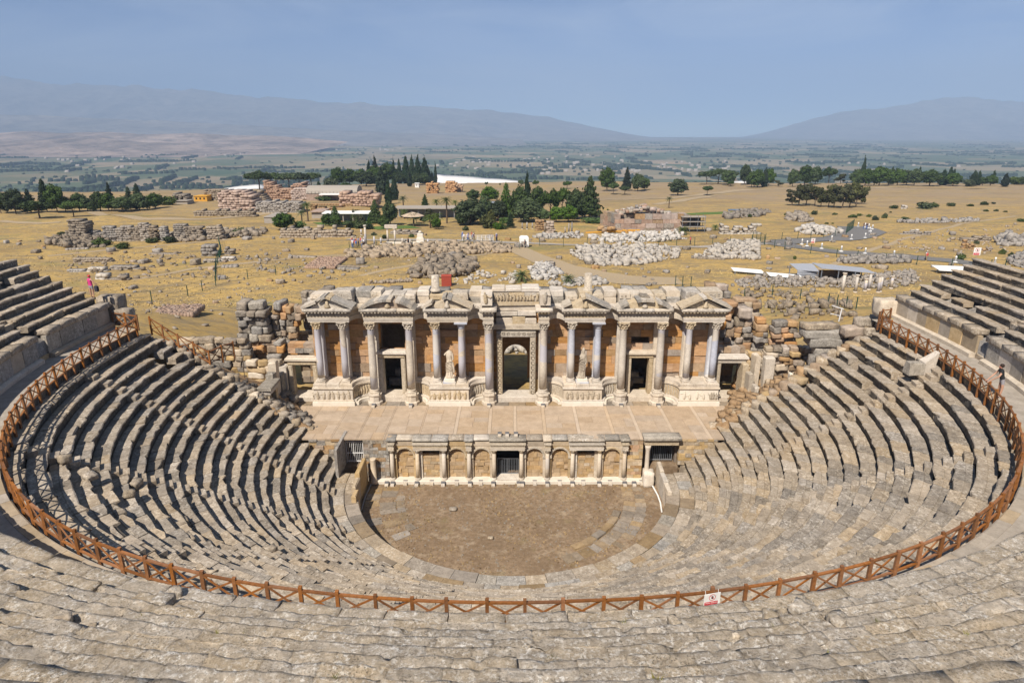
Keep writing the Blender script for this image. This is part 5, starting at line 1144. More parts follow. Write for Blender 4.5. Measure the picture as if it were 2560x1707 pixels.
# ================================================================ PLATEAU BEHIND THE STAGE
# ground sheet
ys = np.concatenate([np.arange(2.6, 30, 1.4), np.arange(30, 120, 1.8), np.arange(120, 300, 3.0), np.arange(300, 460, 4), np.arange(460, 760, 14)])
xs_ = np.concatenate([np.arange(-760, -240, 16), np.arange(-240, 241, 2.6), np.arange(256, 770, 16)])
XX, YY = np.meshgrid(xs_, ys); ZZ = terrain(XX, YY)
ZZ = np.where((YY < 14.3) & (np.abs(XX) < 29.5), np.minimum(ZZ, 3.2), ZZ)
nx, ny = len(xs_), len(ys); idx = np.arange(nx * ny).reshape(ny, nx)
Fq = np.stack([idx[:-1, :-1], idx[:-1, 1:], idx[1:, 1:], idx[1:, :-1]], -1).reshape(-1, 4)
o = place('field_ground', npmesh('field_ground', np.stack([XX, YY, ZZ], -1).reshape(-1, 3), Fq, M['field'], True), (0, 0, 0)); o['kind'] = 'structure'
def drape(name, poly, mat, lift=.05, step=3.0, width=None, kind='structure'):
    """strip along a polyline (with widths) laid on the terrain"""
    V = []; F = []; pts = []
    for (a, b) in zip(poly[:-1], poly[1:]):
        n = max(1, int(hypot(b[0] - a[0], b[1] - a[1]) / step))
        for k in range(n): u = k / n; pts.append(tuple(a[i] + (b[i] - a[i]) * u for i in range(3)))
    pts.append(poly[-1]); m = 6
    for i, (x, y, w) in enumerate(pts):
        p, q = pts[max(0, i - 1)], pts[min(len(pts) - 1, i + 1)]; dx, dy = q[0] - p[0], q[1] - p[1]; L = hypot(dx, dy) or 1; nx_, ny_ = -dy / L, dx / L
        for k in range(m + 1):
            s_ = (k / m - .5) * w; X, Y = x + nx_ * s_, y + ny_ * s_; V.append((X, Y, float(terrain(X, Y)) + lift))
    for i in range(len(pts) - 1):
        for k in range(m): b = i * (m + 1) + k; F.append((b, b + m + 1, b + m + 2, b + 1))
    o = place(name, npmesh(name, V, F, M[mat], True), (0, 0, 0)); o['kind'] = kind; return o
def P(px, py, w): x, y, z, m = G(px, py); return (x, y, w)
drape('paved_road', [P(2480, 665, 5), P(2380, 652, 5), P(2250, 640, 5), P(2090, 630, 5.5), P(1980, 616, 6), P(1930, 606, 7)], 'asphalt', .09)
drape('paved_road', [P(1935, 607, 6), P(2010, 601, 6), P(2090, 597, 7), P(2140, 589, 9), P(2160, 580, 10), P(2145, 571, 8), P(2125, 567, 7)], 'asphalt', .12)
drape('paved_road', [P(1935, 608, 3.4), P(1750, 618, 2.6), P(1550, 616, 2.6), P(1400, 612, 2.6), P(1290, 608, 3.0), P(1190, 603, 4), P(900, 600, 3), P(870, 598, 2.4)], 'concrete', .08)
drape('dirt_track', [P(1260, 612, 5), P(1330, 640, 5), P(1400, 668, 6), P(1480, 690, 8), P(1560, 700, 8), P(1700, 702, 6)], 'trackmat', .06)
drape('dirt_track', [P(0, 552, 3), P(100, 559, 3), P(150, 556, 3)], 'trackmat', .07)
drape('dirt_track', [P(230, 530, 4), P(300, 538, 4), P(360, 548, 4), P(480, 549, 4), P(600, 541, 4), P(700, 530, 4), P(760, 524, 5)], 'trackmat', .07)
drape('dirt_track', [P(1480, 501, 5), P(1600, 498, 5), P(1700, 494, 5), P(1780, 484, 6), P(1840, 477, 7), P(2100, 473, 8), P(2500, 471, 8)], 'trackmat', .1)
drape('dirt_track', [P(1640, 512, 4), P(1700, 503, 5), P(1780, 490, 5)], 'trackmat', .09)
for (a, b, w, lab) in (((790, 560), (930, 556), 7, ''), ((930, 572), (1040, 568), 8, '')): drape('lawn', [P(a[0], a[1], w), P(b[0], b[1], w)], 'lawn', .07)
drape('lawn', [P(1720, 536, 6), P(1800, 533, 6), P(1850, 531, 5)], 'lawn', .07)
drape('pond', [P(1820, 525.5, 5), P(1860, 525, 6), P(1890, 525, 5)], 'pond', .16)
# ---- foliage
def leafcloud(blobs, n, size, seed, flat=0.0):
    """leaf clumps: small quads scattered through the shells of ellipsoid blobs (cx,cy,cz,rx,ry,rz)"""
    rs = np.random.RandomState(seed); vol = np.array([b[3] * b[4] + b[4] * b[5] + b[3] * b[5] for b in blobs]); pick = rs.choice(len(blobs), n, p=vol / vol.sum())
    B = np.array(blobs)[pick]; d = rs.normal(size=(n, 3)); d /= np.linalg.norm(d, axis=1)[:, None]
    rad = 1 - .45 * rs.random(n) ** 1.6; lump = 1 + .16 * np.sin(d[:, 0] * 5 + B[:, 0] * 40) * np.sin(d[:, 1] * 6 + B[:, 1] * 30) + .1 * np.sin(d[:, 2] * 9)
    C = B[:, :3] + d * B[:, 3:] * (rad * lump)[:, None]
    nrm = d + rs.normal(size=(n, 3)) * .55; nrm[:, 2] += flat; nrm /= np.linalg.norm(nrm, axis=1)[:, None]
    t = np.cross(nrm, rs.normal(size=(n, 3))); t /= np.linalg.norm(t, axis=1)[:, None]; b = np.cross(nrm, t)
    s = size * rs.uniform(.55, 1.25, n)[:, None]; a = rs.uniform(.5, .95, n)[:, None]
    Q = np.stack([C - t * s - b * s * a, C + t * s - b * s * a * .6, C + t * s * .7 + b * s * a, C - t * s * .8 + b * s * a * .8], 1)
    return Q.reshape(-1, 3), np.arange(4 * n).reshape(n, 4)
def blobs(kind, rs):
    u = rs.uniform; L = []
    if kind == 'pine':
        for k in range(11): a = k * 2.4; q = .36 * sqrt((k + .5) / 11); L.append((q * cos(a), q * sin(a), .68 + u(-.12, .12) - .18 * q, u(.13, .2), u(.13, .2), u(.10, .16)))
    elif kind == 'round':
        for k in range(14): a = k * 2.4; z = .30 + .52 * (k / 13); q = .30 * sin(pi * (.18 + .72 * k / 13)); L.append((q * cos(a), q * sin(a), z, u(.15, .22), u(.15, .22), u(.13, .19)))
    elif kind == 'umbrella':
        for k in range(13): a = k * 2.4; q = .42 * sqrt((k + .3) / 13); L.append((q * cos(a), q * sin(a), .82 - .25 * q + u(-.04, .04), u(.14, .2), u(.14, .2), u(.11, .18)))
    elif kind == 'cypress':
        for k in range(12): z = .07 + .88 * k / 11; w = .42 * (1 - (k / 11) ** 1.5) * min(1, .55 + k * .18) + .05; L.append((u(-.05, .05), u(-.05, .05), z, w, w, .09))
    elif kind == 'conifer':
        for k in range(26):
            z = .12 + .84 * k / 25; w = .5 * (1 - k / 26) ** .85; a = k * 2.4; q = w * .55; L.append((q * cos(a), q * sin(a), z, w * .55 + .04, w * .55 + .04, .055))
    elif kind == 'loose':
        for k in range(16): a = k * 2.4; z = .25 + .65 * rs.random(); q = u(.08, .36); L.append((q * cos(a), q * sin(a), z, u(.10, .17), u(.10, .17), u(.06, .12)))
    elif kind == 'bush':
        for k in range(7): a = k * 2.4; q = .3 * sqrt(k / 7); L.append((q * cos(a), q * sin(a), .35 + u(-.05, .2) - .2 * q, u(.2, .27), u(.2, .27), u(.25, .36)))
    return L
LEAFN = dict(pine=(2200, .036), round=(2600, .037), umbrella=(2200, .036), cypress=(1500, .055), conifer=(2100, .036), loose=(1500, .036), bush=(800, .06))
DEFMAT = dict(pine='pine', round='pine', umbrella='pine', cypress='cypress', conifer='cypress', loose='olive', bush='bush')
CROWN = {}
def crown(kind, var, mat):
    key = (kind, var, mat)
    if key not in CROWN:
        rs = np.random.RandomState(hash((len(kind) * 31 + ord(kind[0]), var)) % 10000); n, s = LEAFN[kind]; V, F = leafcloud(blobs(kind, rs), n, s, var + 3, .35 if kind in ('umbrella', 'conifer') else .1)
        if kind == 'cypress' and False: pass
        CROWN[key] = npmesh(kind + '_crown', V, F, M[mat])
    return CROWN[key]
TRUNK = {}
def trunk(kind):
    if kind not in TRUNK:
        mb = MB(); h = {'cypress': .12, 'conifer': .5, 'umbrella': .8, 'pine': .66, 'round': .5, 'loose': .6, 'bush': .3}[kind]
        mb.tube([(0, 0, -.04), (.012, .0, h * .4), (-.01, .015, h * .75), (.01, 0, h)], [.028, .022, .018, .008], 7)
        if kind not in ('cypress', 'bush'):
            for k in range(5):
                a = k * 2.5; z = h * (.5 + .09 * k); mb.tube([(0, 0, z), (.12 * cos(a), .12 * sin(a), z + .10), (.25 * cos(a), .25 * sin(a), z + .17)], [.013, .009, .004], 5)
        if kind == 'bush':
            for k in range(5): a = k * 1.3; mb.tube([(0, 0, 0), (.12 * cos(a), .12 * sin(a), .22), (.22 * cos(a), .22 * sin(a), .42)], [.02, .014, .006], 5)
        o = mb.build('trunk', M['bark'], None, (0, 0, 0)); TRUNK[kind] = o.data; bpy.data.objects.remove(o)
    return TRUNK[kind]
NAME = dict(pine='pine_tree', round='pine_tree', umbrella='umbrella_pine', cypress='cypress_tree', conifer='conifer_tree', loose='loose_tree', bush='shrub')
def tree(kind, px, py, h, w, label, group=None, mat=None, cat=None, ground=None):
    """base at pixel (px,py); h and w in photograph pixels"""
    x, y, z, m = ground or G(px, py)
    if y > rim_y(x) - 6: # stands on the rim: keep its bearing and its top
        u, dy, dz = ray(px, py - h); y = float(rim_y(u / dy * 440)) - (5 if kind == 'cypress' else 12) + R.uniform(-2, 2); d = y - CAM[1]; x = u / dy * d; z = float(terrain(x, y)); m = d / (1650 * .96); h = max(h, (CAM[2] + dz / dy * d - z) / m)
    t = thing(NAME[kind], label, cat or ('shrub' if kind == 'bush' else 'tree'), (x, y, z - .1), group, R.uniform(0, 6))
    var = R.randint(0, 2 if kind != 'bush' else 3); H, Wd = h * m / .94, w * m * (1.3 if kind == 'cypress' else 1.2)
    for nm, me in (('trunk', trunk(kind)), ('crown', crown(kind, var, mat or DEFMAT[kind]))):
        o = bpy.data.objects.new(nm, me); _link(o, t)
    wd = {'pine': 1.05, 'round': 1.0, 'umbrella': 1.1, 'cypress': .9, 'conifer': 1.0, 'loose': 1.0, 'bush': 1.05}[kind]
    t.scale = (Wd / wd, Wd / wd, H); return t
def zA(x, y): return x / 2.735, 380 + y / 2.735
def zB(x, y): return 600 + x / 3.36, 380 + y / 3.36
def zC(x, y): return 1200 + x / 3.36, 380 + y / 3.36
def zD(x, y): return 1800 + x / 3.095, 380 + y / 3.095
TREES = []
def T(fn, sc, kind, x, yb, h, w, label, group=None, mat=None): px, py = fn(x, yb); TREES.append((kind, px, py, h / sc, w / sc, label, group, mat))
A, B_, C_, D_ = ('A', zA, 2.735), ('B', zB, 3.36), ('C', zC, 3.36), ('D', zD, 3.095)
def ta(*a, **k): T(zA, 2.735, *a, **k)
def tb(*a, **k): T(zB, 3.36, *a, **k)
def tc(*a, **k): T(zC, 3.36, *a, **k)
def td(*a, **k): T(zD, 3.095, *a, **k)
gl = 'trees in the left grove at the plateau edge'
for k, (kd, x, yb, h, w, lab) in enumerate((('pine', 8, 420, 160, 110, 'dark tree cut by the left picture edge'), ('round', 110, 425, 165, 130, 'broad dark tree, second from the left edge'), ('conifer', 215, 415, 150, 90, 'grey green conifer between two broad trees in the left grove'),
    ('conifer', 325, 410, 215, 90, 'tallest pointed conifer of the left grove'), ('round', 395, 415, 185, 120, 'dense dark tree right beside the tallest pointed conifer'), ('pine', 275, 455, 135, 190, 'wide pine in front of the left grove, with a shadow at its foot'), ('pine', 505, 445, 120, 130, 'round pine standing alone right of the wide pine'),
    ('round', 545, 405, 120, 110, 'dark tree behind the round pine'), ('round', 600, 405, 90, 90, 'small dark tree at the gap in the left grove'), ('round', 690, 405, 130, 110, 'broad tree right of the gap in the left grove'), ('conifer', 765, 400, 180, 60, 'pale green pointed cypress of the left grove'), ('round', 745, 405, 120, 100, 'round tree below the pale pointed cypress'),
    ('round', 840, 408, 100, 120, 'low round tree in the middle of the left grove'), ('conifer', 895, 395, 150, 70, 'dark conifer left of the twin tips'), ('conifer', 955, 395, 170, 80, 'dark conifer with the sharp tip, right part of the left grove'), ('round', 955, 400, 115, 110, 'broad tree below the sharp tipped conifer'), ('round', 1065, 388, 105, 110, 'grey green tree at the right end of the left grove'),
    ('bush', 1155, 362, 75, 110, 'olive green round tree beside the yellow house'), ('round', 50, 415, 110, 110, 'dark tree between the left edge and the broad tree'), ('round', 450, 410, 100, 90, 'dark tree behind the alone standing pine'), ('round', 640, 408, 70, 70, 'small tree before the gap'), ('round', 1010, 395, 90, 80, 'dark tree near the right end of the left grove'))): ta(kd, x, yb, h, w, lab, gl)
for x, y, w, lab in ((425, 572, 60, 'green bush left of the tall ruined pillar'), (840, 660, 90, 'dark bush in front of the ruined row'), (1160, 620, 95, 'green bush among the ruined row'), (1040, 620, 80, 'low scrub at the ruined row'), (1650, 555, 90, 'flat bush right of the ruined row'), (690, 640, 110, 'scrub in front of the tall ruined pillar'), (735, 635, 70, 'scrub beside the ruined row')): ta('bush', x, y, w * .55, w, lab)
gm = 'trees on the mound behind the bath ruins'
for kd, x, yb, h, w, lab in (('umbrella', 165, 318, 150, 190, 'wide umbrella pine at the left end of the pine row'), ('umbrella', 290, 300, 125, 160, 'umbrella pine, second in the pine row behind the ruins'), ('umbrella', 400, 290, 115, 150, 'umbrella pine, third in the pine row behind the ruins'), ('umbrella', 490, 285, 110, 150, 'umbrella pine, fourth in the pine row behind the ruins'), ('umbrella', 590, 280, 105, 140, 'umbrella pine at the right end of the pine row'),
    ('round', 810, 250, 118, 105, 'round dark pine behind the vaulted roof'), ('round', 910, 250, 105, 130, 'wide dark pine right of the round one'), ('round', 1010, 250, 100, 110, 'dark pine left of the cypress pair'), ('bush', 750, 250, 50, 120, 'low green tree beside the vaulted roof'), ('cypress', 1130, 190, 135, 58, 'single tall cypress left of the cypress row'), ('cypress', 1080, 200, 110, 50, 'shorter cypress beside the single tall one'),
    ('round', 1060, 290, 120, 170, 'broad dark tree under the cypress pair'), ('round', 1240, 260, 155, 140, 'big round tree in front of the cypress row'), ('round', 1130, 260, 130, 130, 'dark tree between broad tree and big round tree'),
    ('cypress', 1285, 200, 135, 34, 'first thin cypress of the cypress row'), ('cypress', 1332, 200, 135, 40, 'second cypress of the cypress row'), ('cypress', 1388, 200, 158, 62, 'third, thick cypress of the cypress row'), ('cypress', 1440, 200, 160, 52, 'fourth cypress of the cypress row'), ('cypress', 1490, 210, 170, 60, 'fifth cypress of the cypress row'), ('cypress', 1548, 225, 170, 68, 'sixth cypress of the cypress row'), ('cypress', 1645, 265, 168, 24, 'thin lone cypress at the right end of the cypress row'), ('cypress', 1610, 265, 90, 34, 'short cypress beside the thin lone one'), ('cypress', 1580, 262, 120, 50, 'cypress low on the right of the cypress row'),
    ('round', 1340, 265, 85, 90, 'light green tree under the cypress row'), ('cypress', 1425, 290, 135, 40, 'dark cypress in front of the light green trees'), ('round', 1490, 280, 100, 90, 'olive green tree under the cypress row'), ('round', 1545, 270, 90, 90, 'mid green tree under the right cypresses')): tb(kd, x, yb, h, w, lab, gm)
for kd, x, yb, h, w, lab, mt in (('cypress', 1195, 360, 210, 95, 'big dark cypress right of the vaulted roof', None), ('cypress', 1250, 440, 195, 54, 'dark slim cypress in front of the big one', None), ('cypress', 1300, 405, 190, 60, 'dark cypress right of the slim one', None), ('cypress', 672, 400, 145, 62, 'cypress before the vaulted roof', None), ('bush', 700, 410, 55, 120, 'low spreading green tree under the roof side cypress', 'broad'), ('round', 890, 345, 85, 110, 'dark pine leaning before the vaulted roof', None),
    ('round', 375, 655, 140, 180, 'broad leafy tree left of the cafe', 'broad'), ('bush', 500, 640, 70, 110, 'leafy bush beside the broad leafy tree', 'broad'), ('round', 720, 620, 95, 70, 'small light green tree before the cafe', 'broad'), ('conifer', 805, 620, 160, 100, 'loose conifer before the white cafe roof', 'pine'), ('bush', 930, 640, 80, 90, 'bushy palm garden shrub before the cafe', 'bush'), ('bush', 1020, 640, 80, 100, 'second garden shrub before the cafe', 'bush'),
    ('conifer', 1140, 600, 190, 110, 'tall open conifer right of the white cafe roof', 'pine'), ('round', 1265, 615, 190, 130, 'tall loose tree on the lawn', 'pine'), ('conifer', 1555, 470, 110, 60, 'bluish conifer behind the long roof', 'pine'), ('bush', 1090, 420, 60, 60, 'small tree by the bath ruin', 'olive'), ('bush', 1165, 420, 60, 55, 'dark small tree by the bath ruin', 'pine'),
    ('round', 1935, 610, 210, 260, 'big round umbrella shaped pine right of the palms', None), ('round', 1960, 410, 90, 110, 'light green tree behind the big round pine', 'broad'), ('round', 2100, 420, 120, 150, 'broad light green tree behind the pines', 'broad'), ('bush', 2080, 640, 130, 140, 'grey green olive tree right of the big round pine', 'olive'), ('bush', 2170, 650, 80, 90, 'bright green young tree before the pines', 'broad'), ('bush', 1895, 660, 50, 60, 'small bush before the big round pine', 'bush'), ('bush', 1125, 700, 32, 50, 'small bush beside the standing columns', 'bush'), ('bush', 1440, 715, 36, 50, 'dark bush right of the standing columns', 'bush'), ('bush', 1215, 730, 44, 44, 'bush between the standing columns', 'bush')): tb(kd, x, yb, h, w, lab, None, mt)
gp_ = 'pines of the central grove'
for kd, x, yb, h, w, lab, mt in (('conifer', 220, 560, 280, 130, 'tall dark conifer on the left of the central grove', 'pine'), ('round', 330, 560, 260, 160, 'wide pine in the middle left of the central grove', None), ('cypress', 395, 470, 270, 60, 'pointed cypress rising from the central grove', None), ('round', 400, 590, 190, 230, 'low broad pine in front of the central grove', None), ('round', 480, 520, 220, 140, 'dark pine behind the low broad pine', None), ('pine', 590, 570, 260, 160, 'umbrella pine in the middle of the central grove', None), ('pine', 690, 540, 250, 140, 'loose pine in the middle right of the central grove', None),
    ('round', 740, 590, 140, 160, 'low leafy tree in the central grove', 'broad'), ('round', 640, 590, 130, 120, 'leafy green tree at the front of the central grove', 'broad'), ('round', 800, 570, 250, 160, 'tall pine right in the central grove', None), ('conifer', 915, 560, 330, 190, 'tallest pine at the right end of the central grove', 'pine'), ('round', 880, 560, 190, 200, 'broad dark pine at the foot of the tallest pine', None), ('bush', 960, 590, 50, 220, 'green hedge at the right end of the central grove', 'broad'), ('round', 150, 580, 170, 160, 'dark pine at the left end of the central grove', None), ('round', 530, 590, 110, 110, 'small tree at the front of the central grove', 'broad'), ('bush', 1068, 555, 85, 42, 'narrow upright shrub left of the big block ruin', 'pine'), ('round', 40, 570, 190, 130, 'dark pine touching the big round pine', None), ('pine', 345, 300, 70, 50, 'thin small tree on the edge above the grove', None), ('pine', 470, 300, 65, 55, 'second small tree on the edge above the grove', None), ('pine', 730, 310, 70, 80, 'small pine on the edge behind the grove', None), ('pine', 55, 290, 42, 30, 'tiny round tree before the white travertine', None), ('pine', 168, 292, 30, 20, 'tiny slim tree before the white travertine', None)): tc(kd, x, yb, h, w, lab, gp_, mt)
ge = 'trees along the plateau edge'
for kd, x, yb, h, w, lab in (('round', 1065, 330, 190, 130, 'large dark pine on the edge right of the grove'), ('pine', 1118, 358, 105, 90, 'small pine in front of the large dark pine'), ('conifer', 1230, 325, 185, 75, 'slender dark conifer on the edge'), ('pine', 1215, 360, 80, 95, 'low pine before the slender conifer'), ('round', 1325, 330, 140, 110, 'round dark pine right of the slender conifer'), ('round', 1385, 322, 100, 80, 'smaller pine at the right of the round dark pine'), ('round', 1662, 365, 130, 160, 'lone round pine with a shadow beside the track'), ('pine', 1907, 365, 85, 85, 'small lone pine beside the track'),
    ('umbrella', 1900, 275, 110, 130, 'left umbrella pine of the row near the white rim'), ('umbrella', 2000, 272, 125, 150, 'middle umbrella pine of the row near the white rim'), ('umbrella', 2095, 270, 110, 120, 'right umbrella pine of the row near the white rim'), ('round', 2222, 265, 145, 85, 'tall dark pine between the two umbrella rows'), ('pine', 2105, 288, 50, 50, 'small pine before the umbrella row'), ('round', 2300, 300, 135, 120, 'dark pine right of the tall dark pine')): tc(kd, x, yb, h, w, lab, ge)
gr = 'trees of the long right tree line'; TL = []
for k, (kd, x, yb, h, w) in enumerate((('round', 240, 275, 110, 85), ('round', 290, 275, 130, 90), ('cypress', 340, 270, 135, 50), ('round', 375, 262, 125, 90), ('round', 560, 270, 130, 80), ('round', 650, 262, 150, 120), ('round', 700, 255, 120, 100), ('round', 735, 250, 130, 90), ('pine', 855, 240, 120, 100), ('loose', 930, 248, 80, 90), ('round', 1050, 262, 120, 100), ('cypress', 1125, 150, 100, 36), ('round', 1120, 262, 125, 110), ('round', 1190, 260, 120, 100), ('round', 1230, 262, 140, 140), ('round', 1300, 258, 115, 100), ('cypress', 1320, 250, 125, 40), ('round', 1370, 260, 125, 110), ('round', 1440, 258, 110, 110), ('round', 1500, 262, 120, 120), ('cypress', 1530, 240, 115, 36), ('round', 1620, 262, 115, 145), ('cypress', 1720, 258, 115, 60), ('cypress', 1768, 250, 125, 50), ('round', 1800, 262, 95, 110), ('cypress', 1818, 240, 100, 30), ('bush', 1920, 265, 60, 90), ('cypress', 1955, 262, 112, 60), ('cypress', 1993, 258, 105, 34), ('round', 2090, 258, 75, 95), ('cypress', 2125, 248, 90, 36), ('round', 2030, 258, 60, 80), ('cypress', 2200, 268, 98, 50), ('bush', 2280, 252, 68, 130), ('bush', 2340, 250, 70, 120), ('loose', 450, 268, 50, 70), ('round', 60, 258, 110, 110), ('pine', 78, 268, 45, 45), ('round', 190, 255, 145, 80))):
    kn = {'round': 'rounded dark pine', 'cypress': 'narrow dark cypress', 'pine': 'pale loose pine', 'loose': 'thin airy tree', 'bush': 'low spreading green tree'}[kd]
    TL.append((x, kd, yb, h, w, kn))
for kn in sorted(set(q[5] for q in TL)):
    for k, (x, kd, yb, h, w, _) in enumerate(sorted(q for q in TL if q[5] == kn)): td(kd, x, yb, h, w, ordw(k + 1) + ' ' + kn + ' from the left in the long right tree line', gr)
gk = 'trees of the clump in the middle of the right field'
for k, (kd, x, yb, h, w) in enumerate((('loose', 555, 415, 120, 120), ('loose', 610, 418, 165, 130), ('loose', 665, 412, 165, 130), ('loose', 730, 420, 160, 110), ('loose', 780, 428, 150, 100), ('loose', 840, 425, 165, 110), ('loose', 880, 432, 170, 130), ('loose', 945, 435, 185, 150), ('loose', 1000, 432, 170, 140), ('loose', 1050, 425, 180, 140), ('loose', 1095, 405, 140, 100), ('loose', 1040, 400, 165, 120))):
    td(kd, x, yb, h, w, ordw(k + 1) + ' sparse brown green tree from the left in the right field clump', gk)
for k, (x, yb, w, h) in enumerate(sorted(((1345, 437, 60, 30), (1580, 438, 120, 62), (1648, 430, 75, 46), (1788, 420, 60, 32), (1935, 420, 55, 24), (2045, 410, 62, 36), (2115, 403, 32, 20), (728, 486, 46, 40), (1028, 506, 75, 26), (1200, 528, 55, 46), (1272, 512, 44, 48), (1432, 532, 75, 36), (2330, 540, 60, 34), (276, 474, 36, 30), (228, 505, 34, 34), (564, 488, 30, 22), (505, 490, 24, 20), (625, 480, 22, 26), (1150, 502, 40, 26), (1078, 494, 40, 22), (2060, 462, 40, 24), (2136, 460, 34, 20), (2208, 466, 30, 16), (825, 558, 30, 18), (870, 556, 26, 14), (2180, 790, 50, 52), (2252, 808, 46, 40), (1858, 832, 70, 60), (1985, 712, 40, 30), (578, 830, 24, 40), (1318, 470, 20, 16), (885, 486, 40, 22)))):
    td('bush', x, yb, h, w, ordw(k + 1) + ' green bush from the left on the dry right field', 'bushes on the dry right field')
ex = sorted((R.uniform(620, 2280), R.uniform(575, 650), R.choice(('round', 'round', 'bush', 'pine', 'conifer')), R.uniform(60, 125)) for _ in range(34))
for k, (x, yb, kd, h) in enumerate(ex): tb(kd, x, yb, h * (.6 if kd == 'bush' else 1), h * (.5 if kd == 'conifer' else .85), ordw(k + 1) + ' garden tree from the left round the cafe and the pool', 'garden trees round the cafe and pool', R.choice((None, 'broad', 'pine', 'olive')))
for s_ in TREES: tree(*s_)
# ---- palms
def palm(fn, sc, x, yb, h, w, label, tall=True):
    px, py = fn(x, yb); x, y, z, m = G(px, py); H, Wd = h / sc * m, w / sc * m; t = thing('palm_tree', label, 'palm tree', (x, y, z), 'palms')
    r = max(.16, Wd * .06); cz = H - Wd * .36 if tall else H * .42
    mb = MB(); mb.tube([(x, y, z - .2), (x + .05, y, z + cz * .5), (x, y, z + cz)], [r * 1.2, r, r * .9], 8); mb.build('trunk', M['bark'], t)
    mb = MB()
    for k in range(34):
        a = k * 2.4; e = 1.25 - 1.75 * (k / 33); L = Wd * .52 * R.uniform(.85, 1.1); p = []
        for i in range(6):
            u = i / 5; dr = L * u * cos(e * (1 - .25 * u)); dz = L * u * sin(e) * .9 - L * .42 * u * u; p.append((x + dr * cos(a), y + dr * sin(a), z + cz + dz))
        for i in range(5):
            q0, q1 = Vector(p[i]), Vector(p[i + 1]); d = (q1 - q0); sd = Vector((-sin(a), cos(a), 0)); wv = L * .16 * (1 - .55 * abs(i - 1.5) / 4)
            for s in (-1, 1):
                tip = q0 + d * .9 + sd * s * wv - Vector((0, 0, wv * .5)); tip2 = q0 + d * 1.4 + sd * s * wv * .8 - Vector((0, 0, wv * .45))
                mb.add([tuple(q0), tuple(q0 + d * .45), tuple(tip)], [(0, 1, 2)]); mb.add([tuple(q0 + d * .5), tuple(q1), tuple(tip2)], [(0, 1, 2)])
    mb.build('crown', M['palm'], t)
for a in ((zB, 3.36, 572, 585, 175, 100, 'tall palm before the bath ruins'), (zB, 3.36, 520, 585, 110, 90, 'shorter palm left of the tall palm'), (zB, 3.36, 1372, 475, 120, 90, 'palm behind the long roof, left one'), (zB, 3.36, 1650, 495, 110, 80, 'palm behind the long roof, middle one'), (zB, 3.36, 1738, 600, 235, 110, 'tall palm beside the big round pine'), (zB, 3.36, 1808, 490, 95, 70, 'slim palm left of the big round pine'), (zB, 3.36, 962, 610, 95, 70, 'palm before the white cafe roof'), (zB, 3.36, 1460, 625, 125, 100, 'palm beside the parasol on the terrace'), (zB, 3.36, 1660, 640, 140, 100, 'palm in the middle of the terrace'), (zB, 3.36, 1600, 640, 130, 110, 'brownish palm on the terrace'), (zB, 3.36, 1380, 560, 90, 80, 'palm at the left of the terrace'), (zC, 3.36, 1585, 472, 105, 66, 'lone tall palm behind the big block ruin')): palm(*a)
for a in ((zC, 3.36, 1700, 695, 95, 130, 'stout palm at the right foot of the big block ruin'), (zC, 3.36, 1975, 660, 80, 80, 'small stout palm right of the big block ruin'), (zC, 3.36, 352, 1085, 130, 190, 'low spreading palm behind the facade, left one'), (zC, 3.36, 740, 1115, 135, 150, 'low spreading palm behind the facade, right one')): palm(*a, tall=False)
# ---- ruins on the plateau
def masonry(name, label, px, py, wpx, hpx, dpt, mat, bs=.6, ragged=.4, rz=0.0, profile=None, cat='ruin', gaps=()):
    """ruined wall: courses of separate stones with a broken top; base centre at a pixel, size in photograph pixels"""
    x, y, z, m = G(px, py); w, h = wpx * m, hpx * m; t = thing(name, label, cat, (x, y, z - .2), None, rz)
    Vs = []; Fs = []; n0 = 0; Vb, Fb = BG[1]; zz = 0; row = 0; rs = np.random.RandomState(int(px * 7 + py)); bs *= .78
    while zz < h:
        ch = bs * rs.uniform(.75, 1.2); xx = -w / 2 + (bs * .4 if row % 2 else 0)
        while xx < w / 2:
            bw = bs * rs.uniform(1.0, 2.0); u = (xx + bw / 2) / w + .5; top = h * (profile(u) if profile else 1) * (1 - ragged * rs.random() * .35)
            if zz + ch < top * 1.02 + bs and zz < top and not any(a < u < b and c < zz / h < d for a, b, c, d in gaps):
                sz = np.array((bw * .505, dpt * .5 * rs.uniform(.94, 1.04), ch * .515)); c = np.array((xx + bw / 2, rs.normal(0, .06), zz + ch / 2)); Vs.append(Vb * sz * rs.uniform(.97, 1.03, Vb.shape) + c); Fs.append(Fb + n0); n0 += len(Vb)
            xx += bw
        zz += ch; row += 1
    if not Vs: return t
    cb = MB(); K = 14
    if not gaps:
        for k in range(K): # rubble filling behind the face stones
            u = (k + .5) / K; tp = h * (profile(u) if profile else 1) * (1 - ragged * .4); cb.box(-w / 2 + w * k / K + .02, -w / 2 + w * (k + 1) / K - .02, -dpt * .42, dpt * .42, 0, max(.2, tp)); 
        o = cb.build('filling', M[mat], None, (0, 0, 0)); o.parent = t; o['kind'] = 'stuff'; o.location = (0, 0, 0)
    o = bpy.data.objects.new('masonry', npmesh('masonry', np.concatenate(Vs), np.concatenate(Fs), M[mat])); _link(o, t); o['kind'] = 'stuff'; return t
def hump(u): return max(.25, 1 - abs(u - .5) * 1.3)
def mA(n, lab, x0, x1, y0, y1, *a, **k): px, py = zA((x0 + x1) / 2, y1); return masonry(n, lab, px, py, (x1 - x0) / 2.735, (y1 - y0) / 2.735, *a, **k)
def mB(n, lab, x0, x1, y0, y1, *a, **k): px, py = zB((x0 + x1) / 2, y1); return masonry(n, lab, px, py, (x1 - x0) / 3.36, (y1 - y0) / 3.36, *a, **k)
